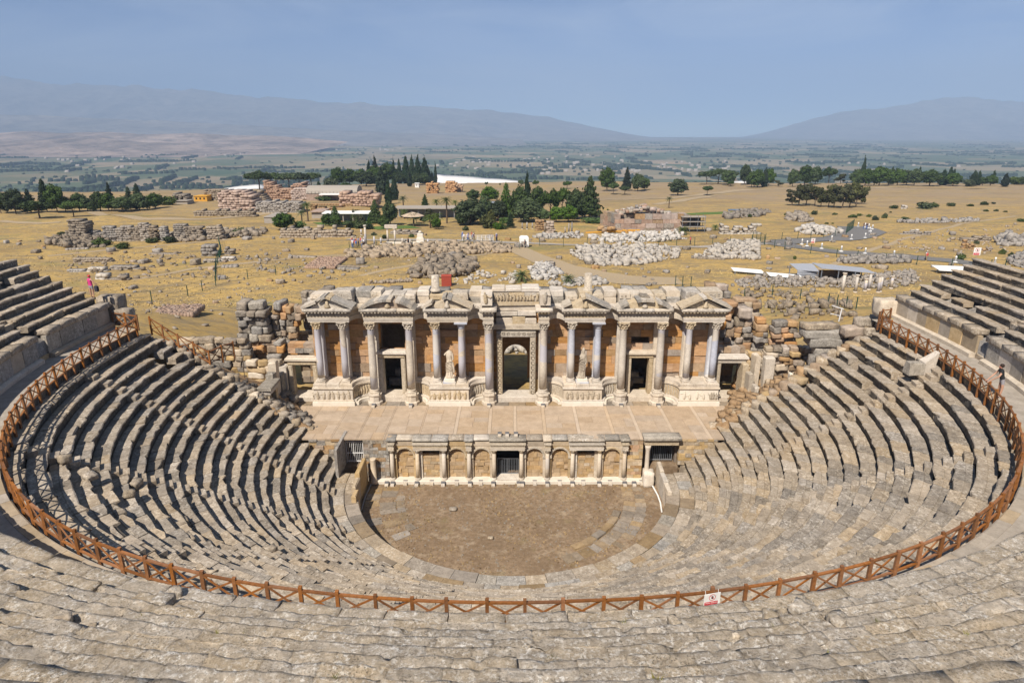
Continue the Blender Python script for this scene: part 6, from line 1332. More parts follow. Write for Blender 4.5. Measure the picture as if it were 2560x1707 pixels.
def mC(n, lab, x0, x1, y0, y1, *a, **k): px, py = zC((x0 + x1) / 2, y1); return masonry(n, lab, px, py, (x1 - x0) / 3.36, (y1 - y0) / 3.36, *a, **k)
def mD(n, lab, x0, x1, y0, y1, *a, **k): px, py = zD((x0 + x1) / 2, y1); return masonry(n, lab, px, py, (x1 - x0) / 3.095, (y1 - y0) / 3.095, *a, **k)
mA('ruined_pillar', 'tall ruined masonry pillar standing over the left field', 512, 612, 455, 602, 3.0, 'ruin', .7, .3)
mA('ruined_wall', 'rubble wall left of the row of ruined piers', 620, 740, 535, 600, 2.0, 'ruin', .6, .8)
for x0, x1, y0, lab in ((728, 800, 500, 'first ruined pier from the left in the pier row'), (810, 905, 512, 'second ruined pier, a wall stump in the pier row'), (895, 965, 505, 'third ruined pier in the pier row'), (975, 1030, 482, 'fourth and tallest ruined pier in the pier row'), (1035, 1075, 495, 'fifth ruined pier, set back in the pier row'), (1110, 1145, 505, 'slim ruined pier right of the gap'), (1205, 1280, 485, 'square ruined pier with a flat top'), (1430, 1520, 500, 'dark ruined block at the right end of the pier row'), (1280, 1380, 500, 'low ruined wall between the square pier and the dark block')): mA('ruined_pier', lab, x0, x1, y0, 606 - (10 if x0 > 1200 else 0), 1.6, 'ruin', .6, .25)
mA('ruined_wall', 'low back wall behind the row of ruined piers', 740, 1180, 545, 590, 1.2, 'ruin', .55, .9)
mA('ruined_pier', 'lone square ruined stump in the dry field beside the green fence', 1392, 1470, 632, 708, 2.0, 'ruin', .7, .3)
mA('ruined_wall', 'small broken stump right of the green fence', 1545, 1585, 655, 700, 1.2, 'ruin', .6, .7)
mA('stone_wall', 'low grey wall line near the upper left seats', 515, 755, 722, 752, 1.2, 'ruin', .5, .6); mA('stone_wall', 'long low grey wall in the left field', 765, 940, 766, 802, 1.4, 'ruin', .6, .5); mA('stone_wall', 'short pale wall piece left of the long low wall', 612, 710, 788, 815, 1.4, 'paleruin', .6, .3); mA('stone_wall', 'pale block wall right behind the pink shirted visitor', 670, 725, 822, 868, 1.4, 'paleruin', .7, .3); mA('stone_wall', 'low stone line behind the upper left seats', 470, 585, 796, 818, 1.2, 'ruin', .5, .6); mA('stone_wall', 'low grey stones right of the pale block wall', 730, 880, 850, 872, 1.2, 'ruin', .5, .8)
mA('stone_wall', 'low stone line in front of the lone square stump', 1395, 1500, 728, 752, 1.2, 'ruin', .5, .7); mA('stone_wall', 'pale stone line right of the green fence', 1520, 1600, 718, 742, 1.3, 'paleruin', .6, .5)
# bath and museum ruins
mA('bath_ruin', 'big brown masonry block of the bath ruins', 1530, 1750, 250, 395, 8, 'pinkruin', 1.0, .5, profile=lambda u: .8 + .2 * sin(u * 9) ** 2)
mA('bath_ruin', 'grey crumbling masonry left behind the big brown block', 1420, 1540, 250, 330, 6, 'ruin', .9, .8); mA('bath_ruin', 'small grey house shaped ruin with dark openings', 1208, 1292, 276, 350, 5, 'ruin', .9, .5, gaps=((.3, .5, .2, .6), (.65, .8, .3, .7)))
mA('bath_ruin', 'arched masonry right of the big brown block', 1750, 1840, 265, 345, 6, 'ruin', .9, .5, profile=hump); mA('bath_ruin', 'low masonry range below the arched masonry', 1770, 2060, 335, 412, 5, 'ruin', .8, .5); mA('stone_wall', 'rubble terrace wall below the bath ruins', 1340, 1740, 395, 435, 3, 'ruin', .7, .7)
mB('bath_ruin', 'high broken pink wall of the bath ruins', 232, 560, 232, 395, 7, 'pinkruin', 1.0, .4, profile=lambda u: 1 - .45 * min(1, abs(u - .08) * 3) + .3 * (u > .72)); mB('bath_ruin', 'side walls of the pink bath ruins', 450, 600, 300, 400, 6, 'pinkruin', .9, .5)
mB('bath_ruin', 'tan ruined hall wall right of the vaulted roof', 858, 1160, 318, 440, 8, 'pinkruin', 1.0, .4, profile=lambda u: .85 + .15 * sin(u * 11)); mB('stone_wall', 'arcaded low wall before the tan hall', 600, 940, 430, 485, 3, 'ruinwarm', .8, .5, gaps=tuple((.15 + .07 * k, .18 + .07 * k, .1, .7) for k in range(11)))
mB('bath_ruin', 'rubble wall above the track below the pink ruins', 170, 520, 415, 495, 5, 'ruin', .8, .6)
mB('orange_ruin', 'orange brick ruin before the white travertine, left one', 1570, 1660, 258, 345, 6, 'orange', .9, .5, gaps=((.25, .4, .2, .6), (.6, .75, .3, .7))); mB('orange_ruin', 'orange brick ruin before the white travertine, tall middle one', 1730, 1810, 252, 338, 6, 'orange', .9, .4); mB('orange_ruin', 'orange brick ruin before the white travertine, low right one', 1812, 1865, 268, 335, 4, 'orange', .8, .7)
mB('stone_wall', 'ruined grey wall with upright stones left of the standing columns', 350, 930, 640, 715, 2, 'ruin', .7, .9)
for k, x in enumerate((440, 555, 668, 795)): mB('standing_stone', ordw(k + 1) + ' upright grey stone from the left in the ruined wall', x - 16, x + 18, 620 + 4 * k, 715, 1.4, 'ruin', .9, .2)
# vaulted museum roof
x, y, z, m = G(*zB(800, 400)); t = thing('museum_hall', 'pale barrel vaulted museum roof between the bath ruins', 'museum', (x, y, z)); w = 420 / 3.36 * m; hh = 118 / 3.36 * m
mb = MB(); mb.box(x - w / 2, x + w / 2, y - 5, y + 5, z, z + hh * .5); mb.build('wall', M['pinkruin'], t)
mb = MB(); N = 8; vs = [(x + sx * w / 2, y - 5.2 * cos(pi * k / N), z + hh * .5 + hh * .5 * sin(pi * k / N)) for sx in (-1, 1) for k in range(N + 1)]; mb.add(vs, [(k, k + N + 1, k + N + 2, k + 1) for k in range(N)] + [tuple(range(N + 1)), tuple(range(N + 1, 2 * N + 2))[::-1]]); mb.build('vaulted_roof', M['concrete'], t)
mb = MB(); mb.box(x - 4, x + w * .28, y - 9, y - 5.3, z + 2.6, z + 3.0); mb.build('porch_roof', M['white'], t)
for k in range(14): mb = MB(); q = x - w / 2 + w * (k + .5) / 14; mb.box(q - .12, q + .12, y - 5.3, y - 4.8, z + hh * .5, z + hh * .62); mb.build('rib', M['concrete'], t)
# big block ruin (nymphaeum)
x, y, z, m = G(*zC(1430, 668)); W2 = 610 / 3.36 * m; H2 = 155 / 3.36 * m
t = thing('block_ruin', 'large reddish square ruin of big stone blocks with a rubble crown', 'ruin', (x, y, z - .3))
def cw(par, xa, ya, xb, yb, z0, h, ch, bl, mats, th=1.6):
    L = hypot(xb - xa, yb - ya); ux, uy = (xb - xa) / L, (yb - ya) / L; zq = z0; row = 0
    while zq < z0 + h - .1:
        c = ch * R.uniform(.85, 1.15); s = -bl * .4 * (row % 2)
        while s < L:
            b = bl * R.uniform(.7, 1.4); a0, a1 = max(0, s), min(L, s + b); s += b
            if a1 - a0 < .3: continue
            if zq + c > z0 + h * .92 and R.random() < .3: continue
            mb = MB(); pr = R.gauss(0, .06); nx_, ny_ = uy, -ux; p = lambda q, w_, z_: (xa + ux * q + nx_ * w_, ya + uy * q + ny_ * w_, z_)
            mb.hexa([p(a0 + .03, pr, zq), p(a1 - .03, pr, zq), p(a1 - .03, -th, zq), p(a0 + .03, -th, zq), p(a0 + .03, pr, zq + c - .03), p(a1 - .03, pr, zq + c - .03), p(a1 - .03, -th, zq + c - .03), p(a0 + .03, -th, zq + c - .03)])
            mb.build('block', M[R.choice(mats)], par)
        zq += c; row += 1
mt_ = ('pinkruin', 'pinkruin', 'ruinwarm', 'ruin')
cw(t, x - W2 / 2, y, x + W2 / 2, y, z - .3, H2, 1.15, 2.1, mt_); cw(t, x - W2 / 2 - 2.5, y + 9, x - W2 / 2, y, z - .3, H2 * .9, 1.15, 2.2, mt_); cw(t, x + W2 / 2, y, x + W2 / 2 + 1, y + 9, z - .3, H2 * .9, 1.2, 2.2, mt_)
mb = MB(); mb.box(x - W2 / 2 + .5, x + W2 / 2 - .5, y + 1.7, y + 8, z, z + H2 * .85); mb.build('rubble_core', M['ruin'], t)
for k in range(90):
    hx = -.42 + .7 * R.random(); hu = max(0, 1 - abs(hx + .08) / .34)
    V_, F_ = rock(2, R.uniform(.6, 1.5), R.uniform(.6, 1.4), R.uniform(.4, .9), .03, .14, k); place('crown_block', npmesh('crown_block', V_, F_, M[R.choice(mt_ + ('paleruin',))]), (x + W2 * hx, y + R.uniform(.8, 6), z + H2 * (.84 + .42 * hu * R.uniform(.3, 1))), t)
for k in range(12):
    V_, F_ = rock(2, R.uniform(.8, 1.8), R.uniform(.8, 1.5), R.uniform(.5, 1.0), .2, .1, k + 50); place('fallen_block', npmesh('fallen_block', V_, F_, M['ruinwarm']), (x - W2 / 2 - R.uniform(0, 4), y - R.uniform(-1, 1.5), z + R.uniform(-.2, .8)), t)
t = thing('scaffolding', 'dark scaffolding with two white decks on the right corner of the block ruin', 'scaffolding', (x + W2 / 2 + 1.8, y - .5, z))
for dx in (-1.6, .3, 2.2, 4.0):
    for dy in (-1.2, .8): mb = MB(); mb.tube([(x + W2 / 2 + dx, y + dy - .5, z - .3), (x + W2 / 2 + dx, y + dy - .5, z + H2 * .9)], .07, 5); mb.build('pole', M['greyiron'], t)
for zz in (.28, .55, .8): mb = MB(); mb.box(x + W2 / 2 - 1.8, x + W2 / 2 + 4.2, y - 1.8, y + .5, z + H2 * zz, z + H2 * zz + .12); mb.build('deck', M['concrete'], t)
mb = MB(); mb.box(x + W2 / 2 - 1.5, x + W2 / 2 + 3.6, y + .9, y + 1.0, z + .8, z + H2 * .78); mb.build('dust_net', M['bark'], t)
for k, (xx, w) in enumerate(((1212, 32), (1262, 44), (1312, 60))):
    X, Y, Z, m = G(*zC(xx, 678)); t = thing('site_crate', ('small' if k == 0 else 'middle' if k == 1 else 'long') + ' orange brown crate in front of the block ruin', 'crate', (X, Y, Z), 'orange crates at the block ruin'); h = 24 / 3.36 * m; w = w / 3.36 * m
    mb = MB(); mb.box(X - w / 2, X + w / 2, Y - .6, Y + .6, Z, Z + h); mb.build('box', M['yellowpaint'], t)
    for q in (-.5, 0, .5): mb = MB(); mb.box(X + q * w - .05, X + q * w + .05, Y - .66, Y - .6, Z, Z + h); mb.build('batten', M['woodlight'], t)
X, Y, Z, m = G(*zC(1072, 682)); mb = MB(); mb.bar((X - 5.5, Y, Z + .15), (X + 5.5, Y + .8, Z + .5), .4, .3); o = mb.build('timber_beam', M['yellowpaint']); tag(o, 'long brown timber beam lying left of the crates', 'beam')
def car(px, py, label):
    X, Y, Z, m = G(px, py); t = thing('parked_car', label, 'car', (X, Y, Z))
    mb = MB(); mb.cbox(X - 2, X + 2, Y - .85, Y + .85, Z + .35, Z + .95, 0, .12); mb.cbox(X - 1.2, X + 1.3, Y - .75, Y + .75, Z + .94, Z + 1.5, 0, .22); mb.build('body', M['greyiron'], t)
    mb = MB(); mb.box(X - 1.0, X + 1.1, Y - .78, Y + .78, Z + 1.02, Z + 1.3); mb.build('window', M['dark'], t)
    for dx in (-1.25, 1.25):
        for dy in (-.8, .8): mb = MB(); mb.tube([(X + dx, Y + dy - .1, Z + .33), (X + dx, Y + dy + .1, Z + .33)], .33, 10); mb.build('wheel', M['black'], t)
car(*zC(1612, 660), 'dark car parked at the right foot of the block ruin')
# yellow house, cafe roofs
def hut(name, label, px, py, wpx, hpx, dep, wm, rm, cat, ov=.4, slope=.0, win=0, posts=False):
    X, Y, Z, m = G(px, py); w, h = wpx * m, hpx * m; t = thing(name, label, cat, (X, Y, Z))
    if not posts: mb = MB(); mb.box(X - w / 2, X + w / 2, Y, Y + dep, Z - .3, Z + h * .9); mb.build('wall', M[wm], t)
    else:
        for k in range(posts):
            for yy in (0, dep): mb = MB(); q = X - w / 2 + w * k / (posts - 1); mb.box(q - .12, q + .12, Y + yy - .12, Y + yy + .12, Z - .3, Z + h * .9); mb.build('post', M[wm], t)
        mb = MB(); mb.box(X - w / 2 + .3, X + w / 2 - .3, Y + dep * .7, Y + dep, Z - .3, Z + h * .88); mb.build('back_wall', M['greyiron'], t)
    mb = MB(); mb.hexa([(X - w / 2 - ov, Y - ov * 2, Z + h * .9), (X + w / 2 + ov, Y - ov * 2, Z + h * .9), (X + w / 2 + ov, Y + dep + ov, Z + h * .9 + slope), (X - w / 2 - ov, Y + dep + ov, Z + h * .9 + slope), (X - w / 2 - ov, Y - ov * 2, Z + h), (X + w / 2 + ov, Y - ov * 2, Z + h), (X + w / 2 + ov, Y + dep + ov, Z + h + slope), (X - w / 2 - ov, Y + dep + ov, Z + h + slope)]); mb.build('roof', M[rm], t)
    for k in range(win): mb = MB(); q = X - w / 2 + w * (k + .6) / (win + .3); mb.box(q - w * .06, q + w * .06, Y - .06, Y + .02, Z + h * .35, Z + h * .7); mb.build('window', M['dark'], t)
    return t
hut('yellow_house', 'small yellow house with dark windows beside the bath ruins', *zA(1373, 338), 88 / 2.735, 36 / 2.735, 6, 'yellowpaint', 'yellowpaint', 'house', .1, 0, 3)
hut('grey_house', 'low grey flat roofed house below the small grey ruin', *zA(1245, 358), 74 / 2.735, 24 / 2.735, 5, 'concrete', 'concrete', 'house', .2)
hut('cafe_pavilion', 'white flat roofed cafe pavilion behind the lawn', *zB(910, 585), 410 / 3.36, 72 / 3.36, 3.5, 'concrete', 'white', 'pavilion', .3, .2, 0, 6)
hut('cafe_annex', 'brown and white annex left of the cafe pavilion', *zB(650, 560), 90 / 3.36, 60 / 3.36, 8, 'concrete', 'pinkruin', 'pavilion', .3)
hut('pool_building', 'long low pool building with a pale roof behind the palms', *zB(1560, 560), 480 / 3.36, 90 / 3.36, 4, 'greyiron', 'concrete', 'pavilion', .4, .2, 0, 9)
hut('pool_annex', 'grey roofed pool building part behind the big round pine', *zB(2120, 520), 120 / 3.36, 80 / 3.36, 8, 'greyiron', 'zinc', 'pavilion', .5)
hut('ticket_booth', 'small white booth right of the cypress trees', *zB(1486, 300), 32 / 3.36, 36 / 3.36, 3, 'white', 'white', 'booth', .2, 0, 1)
hut('cafe_wall', 'pale concrete platform left of the cafe', *zB(255, 600), 100 / 3.36, 55 / 3.36, 10, 'concrete', 'concrete', 'platform', .1)
X, Y, Z, m = G(*zB(1455, 620)); t = thing('parasol', 'big cream parasol on the cafe terrace', 'parasol', (X, Y, Z)); mb = MB(); mb.tube([(X, Y, Z), (X, Y, Z + 3.6)], .06, 6); mb.build('pole', M['greyiron'], t); mb = MB(); mb.lathe([(3.2, 2.7), (1.6, 3.3), (.05, 3.7)], (X, Y, Z), 8, smooth=False); mb.build('canopy', M['strip'], t)
X, Y, Z, m = G(*zC(370, 800)); t = thing('white_kiosk', 'white square kiosk with an open side beside the path', 'kiosk', (X, Y, Z)); w, h = 78 / 3.36 * m, 88 / 3.36 * m
mb = MB(); mb.cbox(X - w / 2, X + w / 2, Y, Y + 2, Z, Z + h, 0, .3); mb.build('tent', M['white'], t); mb = MB(); mb.box(X - w * .3, X + w * .3, Y - .03, Y + .01, Z + .1, Z + h * .55); mb.build('opening', M['concrete'], t)
# white railing near the crowd
X, Y, Z, m = G(*zB(1990, 750)); X2 = G(*zB(1870, 745))[0]; X3 = G(*zB(2130, 745))[0]
t = thing('white_fence', 'white metal fence by the tourist group', 'fence', (X, Y, Z)); h = 52 / 3.36 * m
for k in range(9): q = X2 + (X3 - X2) * k / 8; mb = MB(); mb.box(q - .04, q + .04, Y - .04, Y + .04, Z, Z + h); mb.build('post', M['metalwhite'], t)
for k in range(5): mb = MB(); mb.box(X2, X3, Y - .03, Y + .03, Z + h * (.2 + .19 * k) - .035, Z + h * (.2 + .19 * k) + .035); mb.build('rail', M['metalwhite'], t)
# standing columns and altars
def fcol(fn, sc, x, y0, y1, label, mat='col', r=None, cap=True):
    X, Y, Z, m = G(*fn(x, y1)); h = (y1 - y0) / sc * m; r = r or max(.22, h * .06); t = thing('standing_column', label, 'column', (X, Y, Z))
    mb = MB(); mb.lathe([(r * 1.3, 0), (r * 1.3, .15), (r * 1.05, .25)], (X, Y, Z - .05), 12); mb.build('base', M['marble'], t); mb = MB(); mb.lathe([(r, .2), (r * .86, h * .9)], (X, Y, Z), 12); mb.build('shaft', M[mat], t)
    if cap: mb = MB(); mb.lathe([(r * .86, h * .9), (r * 1.4, h * .97), (r * 1.4, h)], (X, Y, Z), 10); mb.build('capital', M['marble'], t)
    return X, Y, Z, h, r
fcol(zB, 3.36, 1058, 615, 782, 'white standing column with a capital left of the double columns')
q1 = fcol(zB, 3.36, 1243, 642, 768, 'left column of the pair that carries a lintel'); q2 = fcol(zB, 3.36, 1304, 642, 768, 'right column of the pair that carries a lintel')
mb = MB(); mb.cbox(q1[0] - .5, q2[0] + .5, q1[1] - .4, q1[1] + .4, q1[2] + q1[3] + .02, q1[2] + q1[3] + .75, 0, .05); o = mb.build('stone_lintel', M['marble']); tag(o, 'carved stone lintel lying across the pair of columns', 'lintel')
for k, (x, y0, y1) in enumerate(((1020, 645, 700), (1130, 700, 782), (1185, 715, 775), (1365, 720, 775), (1430, 725, 780), (1580, 725, 775))): fcol(zB, 3.36, x, y0, y1, ordw(k + 1) + ' short column stump from the left near the standing columns', cap=False)
X, Y, Z, m = G(*zB(1516, 768)); t = thing('stone_monument', 'white figure like monument beside the path', 'monument', (X, Y, Z)); h = 105 / 3.36 * m; mb = MB(); mb.cbox(X - .8, X + .8, Y - .5, Y + .5, Z, Z + h * .45, 0, .05); mb.cbox(X - .6, X + .6, Y - .4, Y + .4, Z + h * .45, Z + h * .8, 0, .1); mb.build('block', M['whitemarble'], t); mb = MB(); mb.lathe([(.3, 0), (.4, .4), (.1, h * .2)], (X, Y, Z + h * .8), 8); mb.build('finial', M['whitemarble'], t)
X, Y, Z, m = G(*zB(1500, 776)); mb = MB(); mb.cbox(X - 7, X + 6.5, Y - .4, Y + .4, Z - .1, Z + .5, 0, .06); o = mb.build('low_parapet', M['whitemarble']); tag(o, 'low white parapet at the foot of the white monument', 'parapet')
for k, (x, y0, y1) in enumerate(((945, 190, 345), (1046, 205, 345), (1120, 235, 335), (1150, 190, 325), (1222, 212, 345), (1236, 210, 340), (1322, 215, 315))):
    px, py0, py1 = 1800 + x / 3.095, 620 + y0 / 3.095, 620 + y1 / 3.095; fcol(lambda a, b: (a, b), 1.0, px, py0, py1, ordw(k + 1) + ' slim pale column from the left in the ruined court before the right seats', cap=k in (0, 1, 2, 6), mat='col')
for k, (x, y0, y1) in enumerate(((355, 590, 650), (395, 585, 650), (440, 590, 645), (545, 590, 680), (715, 625, 690), (745, 590, 690), (770, 580, 690))): fcol(zC, 3.36, x, y0, y1, ordw(k + 1) + ' upright post stone from the left before the central grove', 'ruin', cap=False)
mC('ruined_pier', 'brown square pier before the central grove', 462, 532, 563, 660, 1.6, 'ruinwarm', .8, .2); mC('ruined_pier', 'smaller brown pier right of the square pier', 556, 604, 582, 680, 1.6, 'ruinwarm', .8, .3)
mC('stone_wall', 'pale ruined arcade stumps by the right path', 2010, 2330, 605, 690, 2, 'paleruin', .7, 1.0, gaps=tuple((.08 + .12 * k, .14 + .12 * k, .2, 1.1) for k in range(8))); mD('stone_wall', 'grey broken wall with posts near the far pink sign', 1865, 2050, 655, 690, 2, 'ruin', .6, .8)
for k, (x, y0, y1) in enumerate(((1880, 680, 745), (1932, 712, 755), (2030, 738, 768), (2070, 735, 768))): mD('standing_stone', ordw(k + 1) + ' upright stone from the left near the far pink sign', x - 12, x + 13, y0, y1, .8, 'ruinwarm', .5, .3)
for k, (x, y0, y1) in enumerate(((1407, 410, 440), (1430, 415, 440), (1475, 598, 625), (1512, 600, 622))): mD('standing_stone', ordw(k + 1) + ' pale upright stone from the left far out in the right field', x - 5, x + 6, y0, y1, .8, 'paleruin', .6, .2)
# brick platforms
def platform(px, py, wpx, dpx, label, rz=0):
    X, Y, Z, m = G(px, py); w = wpx * m; t = thing('brick_platform', label, 'platform', (X, Y, Z - .1), None, rz); rs = np.random.RandomState(int(px)); Vs = []; Fs = []; n0 = 0; Vb, Fb = BG[1]; d = dpx
    nx_, ny_ = max(6, int(w / .33)), max(5, int(d / .3))
    for i in range(nx_):
        for j in range(ny_):
            sz = np.array((w / nx_ * .47, d / ny_ * .47, rs.uniform(.25, .42))); c = np.array((-w / 2 + w * (i + .5) / nx_, -d / 2 + d * (j + .5) / ny_, .25)); Vs.append(Vb * sz * rs.uniform(.9, 1.05, Vb.shape) + c); Fs.append(Fb + n0); n0 += len(Vb)
    o = bpy.data.objects.new('masonry', npmesh('masonry', np.concatenate(Vs), np.concatenate(Fs), M['pinkruin'])); _link(o, t); o['kind'] = 'stuff'
platform(*zB(730, 940), 250 / 3.36, 9, 'flat square platform of reddish stones in the middle field')
platform(447, 782, 100, 4, 'low pale stone bench wall behind the left wooden railing', .12)
# metal shelters
def slab4(name, pts, th, mat, par=None, label=None, cat=None):
    mb = MB(); mb.hexa([(x, y, z - th) for x, y, z in pts] + [tuple(p) for p in pts]); o = mb.build(name, M[mat], par); return tag(o, label, cat)
def gz(px, py, h): x, y, z, m = G(px, py); return (x, y, z + h)
def Dp(x, y): return (1800 + x / 3.095, 380 + y / 3.095)
X, Y, Z, m = G(*Dp(860, 985)); t = thing('metal_shelter', 'grey sheet metal shelter roof over an excavation', 'shelter', (X, Y, Z))
wl = 220 / 3.095 * m
q = lambda dx, dy, dz: (X + dx * .6, Y + dy * .6, Z + dz * .62)
slab4('roof', [q(-9.5, -.5, 2.6), q(-4.2, -1.5, 2.4), q(-3.2, 5, 3.2), q(-9.5, 5, 3.2)], .08, 'zinc', t); slab4('roof', [q(-3.6, -1.5, 3.2), q(10.2, -3.0, 2.2), q(9.4, 2.8, 2.5), q(-3.4, 5, 3.4)], .08, 'zinc', t)
mb = MB(); mb.box(X - 5.7, X - 2.6, Y - .42, Y - .34, Z + .2, Z + 1.5); mb.build('side_sheet', M['zinc'], t)
for k in range(3): mb = MB(); mb.box(X - 5.7, X - 2.6, Y - .46, Y - .42, Z + .5 + .35 * k, Z + .54 + .35 * k); mb.build('seam', M['greyiron'], t)
for dx, dy in ((-9.3, -.4), (-4.3, -1.3), (-3.4, -1.3), (.8, -1.8), (5, -2.2), (9.9, -2.7), (-9.3, 4.8), (-3.3, 4.7), (3, 3.6), (9.2, 2.6)): x, y, z = q(dx, dy, 2.5); mb = MB(); mb.box(x - .06, x + .06, y - .06, y + .06, Z - .5, z); mb.build('post', M['greyiron'], t)
mb = MB(); mb.box(X - 1.8, X + 5.2, Y + 1.3, Y + 1.5, Z - .5, Z + 1.2); mb.build('back_wall', M['shadowstone'], t)
for (x0, x1, ya, yb, lab) in ((112, 330, 905, 935, 'white sheet roof of a low trench shelter, left one'), (392, 628, 945, 975, 'white sheet roof of a low trench shelter, right one')):
    X, Y, Z, m = G(*Dp((x0 + x1) / 2, yb + 12)); w = (x1 - x0) / 3.095 * m; t = thing('trench_shelter', lab, 'shelter', (X, Y, Z)); slab4('roof', [(X - w / 2, Y + .5, Z + .50), (X + w / 2, Y - 1.0, Z + .35), (X + w / 2, Y + .8, Z + .6), (X - w / 2, Y + 2.2, Z + .75)], .06, 'white', t)
    for q in (-.46, 0, .46): mb = MB(); mb.box(X + q * w - .06, X + q * w + .06, Y + .3, Y + .42, Z - .3, Z + .44); mb.build('post', M['greyiron'], t)
X, Y, Z, m = G(*Dp(1830, 938)); t = thing('white_shelter', 'white sheet roof showing behind the upper right seats', 'shelter', (X, Y, Z)); w = 270 / 3.095 * m; slab4('roof', [(X - w / 2, Y, Z + .5), (X + w / 2, Y - 1, Z + .3), (X + w / 2, Y + 1.6, Z + .8), (X - w / 2, Y + 2.4, Z + .9)], .07, 'white', t)
for q in (-.45, 0, .45): mb = MB(); mb.box(X + q * w - .08, X + q * w + .08, Y + .9, Y + 1.05, Z - .4, Z + .55); mb.build('post', M['greyiron'], t)
# red cabinet behind the facade
X, Y, Z, m = G(1116, 716); t = thing('red_cabinet', 'small red metal cabinet behind the facade top', 'cabinet', (X, Y, Z)); w = 12 * m; mb = MB(); mb.box(X - w, X + w, Y, Y + 1.2, Z - .3, Z + 25 * m); mb.build('body', M['red'], t); mb = MB(); mb.hexa([(X - w - .05, Y - .05, Z + 25 * m), (X + w + .05, Y - .05, Z + 25 * m), (X + w + .05, Y + 1.3, Z + 25 * m), (X - w - .05, Y + 1.3, Z + 25 * m), (X - w, Y + .5, Z + 29 * m), (X + w, Y + .5, Z + 29 * m), (X + w, Y + .6, Z + 29 * m), (X - w, Y + .6, Z + 29 * m)]); mb.build('roof', M['red'], t)
# ---- rubble fields
ROCKS = [rock(2, 1, R.uniform(.45, .95), R.uniform(.35, .8), .02, .2, k) for k in range(12)]
def rubble(name, label, poly, n, s0, s1, mat, heap=0.0, seed=1):
    """stones strewn over a polygon given in photograph pixels"""
    W_ = [G(*p)[:2] for p in poly]; rs = np.random.RandomState(seed); A_ = np.array(W_); lo, hi = A_.min(0), A_.max(0); c = A_.mean(0); Vs = []; Fs = []; n0 = 0; k = 0; tries = 0
    def inside(p):
        r = False
        for (x1, y1), (x2, y2) in zip(W_, W_[1:] + W_[:1]):
            if (y1 > p[1]) != (y2 > p[1]) and p[0] < (x2 - x1) * (p[1] - y1) / (y2 - y1) + x1: r = not r
        return r
    while k < n and tries < n * 6:
        tries += 1; p = lo + (hi - lo) * rs.random(2)
        if not inside(p): continue
        V, F = ROCKS[rs.randint(12)]; s = s0 * .7 + (s1 * 1.05 - s0 * .7) * rs.random() ** 3; a = rs.uniform(0, 6.28); ca, sa = cos(a), sin(a); e = rs.normal(0, .3)
        q = np.clip(1 - np.abs((p - c) / ((hi - lo) / 2)).max(), 0, 1); z = float(terrain(p[0], p[1])) - .12 * s + heap * q * rs.uniform(.6, 1)
        X = V * np.array((s, s * rs.uniform(.7, 1.1), s * rs.uniform(.7, 1.1))); X[:, 2] += e * X[:, 0]
        Vs.append(np.c_[X[:, 0] * ca - X[:, 1] * sa + p[0], X[:, 0] * sa + X[:, 1] * ca + p[1], X[:, 2] + z]); Fs.append(F + n0); n0 += len(V); k += 1
    o = place(name, npmesh(name, np.concatenate(Vs), np.concatenate(Fs), M[mat]), (0, 0, 0)); o['kind'] = 'stuff'; return tag(o, label, 'rubble')
def pz(fn, *pts): return [fn(*p) for p in pts]
rubble('rubble', 'white rubble field in front of the path right of the middle', pz(zC, (715, 850), (900, 805), (1300, 800), (1690, 815), (1660, 890), (1300, 955), (980, 965), (850, 910)), 900, .35, 1.5, 'paleruin', .5, 1)
rubble('rubble', 'white grey rubble field left of the road bend', pz(zC, (1800, 900), (1990, 800), (2150, 760), (2345, 755), (2345, 910), (2150, 900)), 700, .3, 1.3, 'paleruin', .5, 2)
rubble('rubble', 'heap of pale stones behind the facade between two palms', pz(zC, (415, 990), (480, 945), (600, 960), (690, 1020), (640, 1080), (450, 1075)), 340, .3, 1.0, 'paleruin', .9, 3)
rubble('rubble', 'low pale stones behind the right half of the facade', pz(zC, (560, 1110), (700, 1085), (980, 1055), (1100, 1110), (900, 1130), (600, 1130)), 260, .25, .9, 'paleruin', .2, 4)
rubble('rubble', 'pale column drums and blocks laid out behind the facade', pz(zB, (1800, 1060), (2040, 1010), (2350, 1020), (2350, 1110), (1800, 1110)), 90, .3, .9, 'paleruin', .05, 5)
rubble('rubble', 'long band of tan rubble below the path left of the middle', pz(zB, (890, 850), (1050, 820), (1500, 800), (1900, 780), (2250, 790), (2300, 850), (1900, 860), (1400, 890), (900, 895)), 1000, .35, 1.5, 'tanrubble', .4, 6)
rubble('rubble', 'grey rubble mound behind the left half of the facade', pz(zB, (1390, 1020), (1600, 900), (1850, 890), (2020, 960), (1900, 1050), (1500, 1070)), 480, .4, 1.7, 'ruin', 1.3, 7)
rubble('rubble', 'grey rubble at the foot of the tall ruined pillar', pz(zA, (310, 600), (500, 560), (730, 580), (740, 650), (500, 665), (330, 640)), 420, .4, 1.6, 'ruin', .4, 8)
rubble('rubble', 'grey rubble between the pier row and the green fence', pz(zA, (1180, 610), (1400, 560), (1640, 540), (1820, 530), (1820, 570), (1500, 600), (1280, 620)), 380, .4, 1.7, 'ruin', .5, 9)
rubble('rubble', 'white rubble before the block ruin', pz(zC, (880, 730), (1100, 700), (1350, 690), (1750, 690), (1740, 735), (1380, 770), (1100, 765)), 420, .4, 1.6, 'paleruin', .4, 10)
rubble('rubble', 'pale stones before the brown piers', pz(zC, (420, 720), (700, 690), (860, 690), (860, 725), (600, 735)), 160, .4, 1.4, 'paleruin', .3, 11)
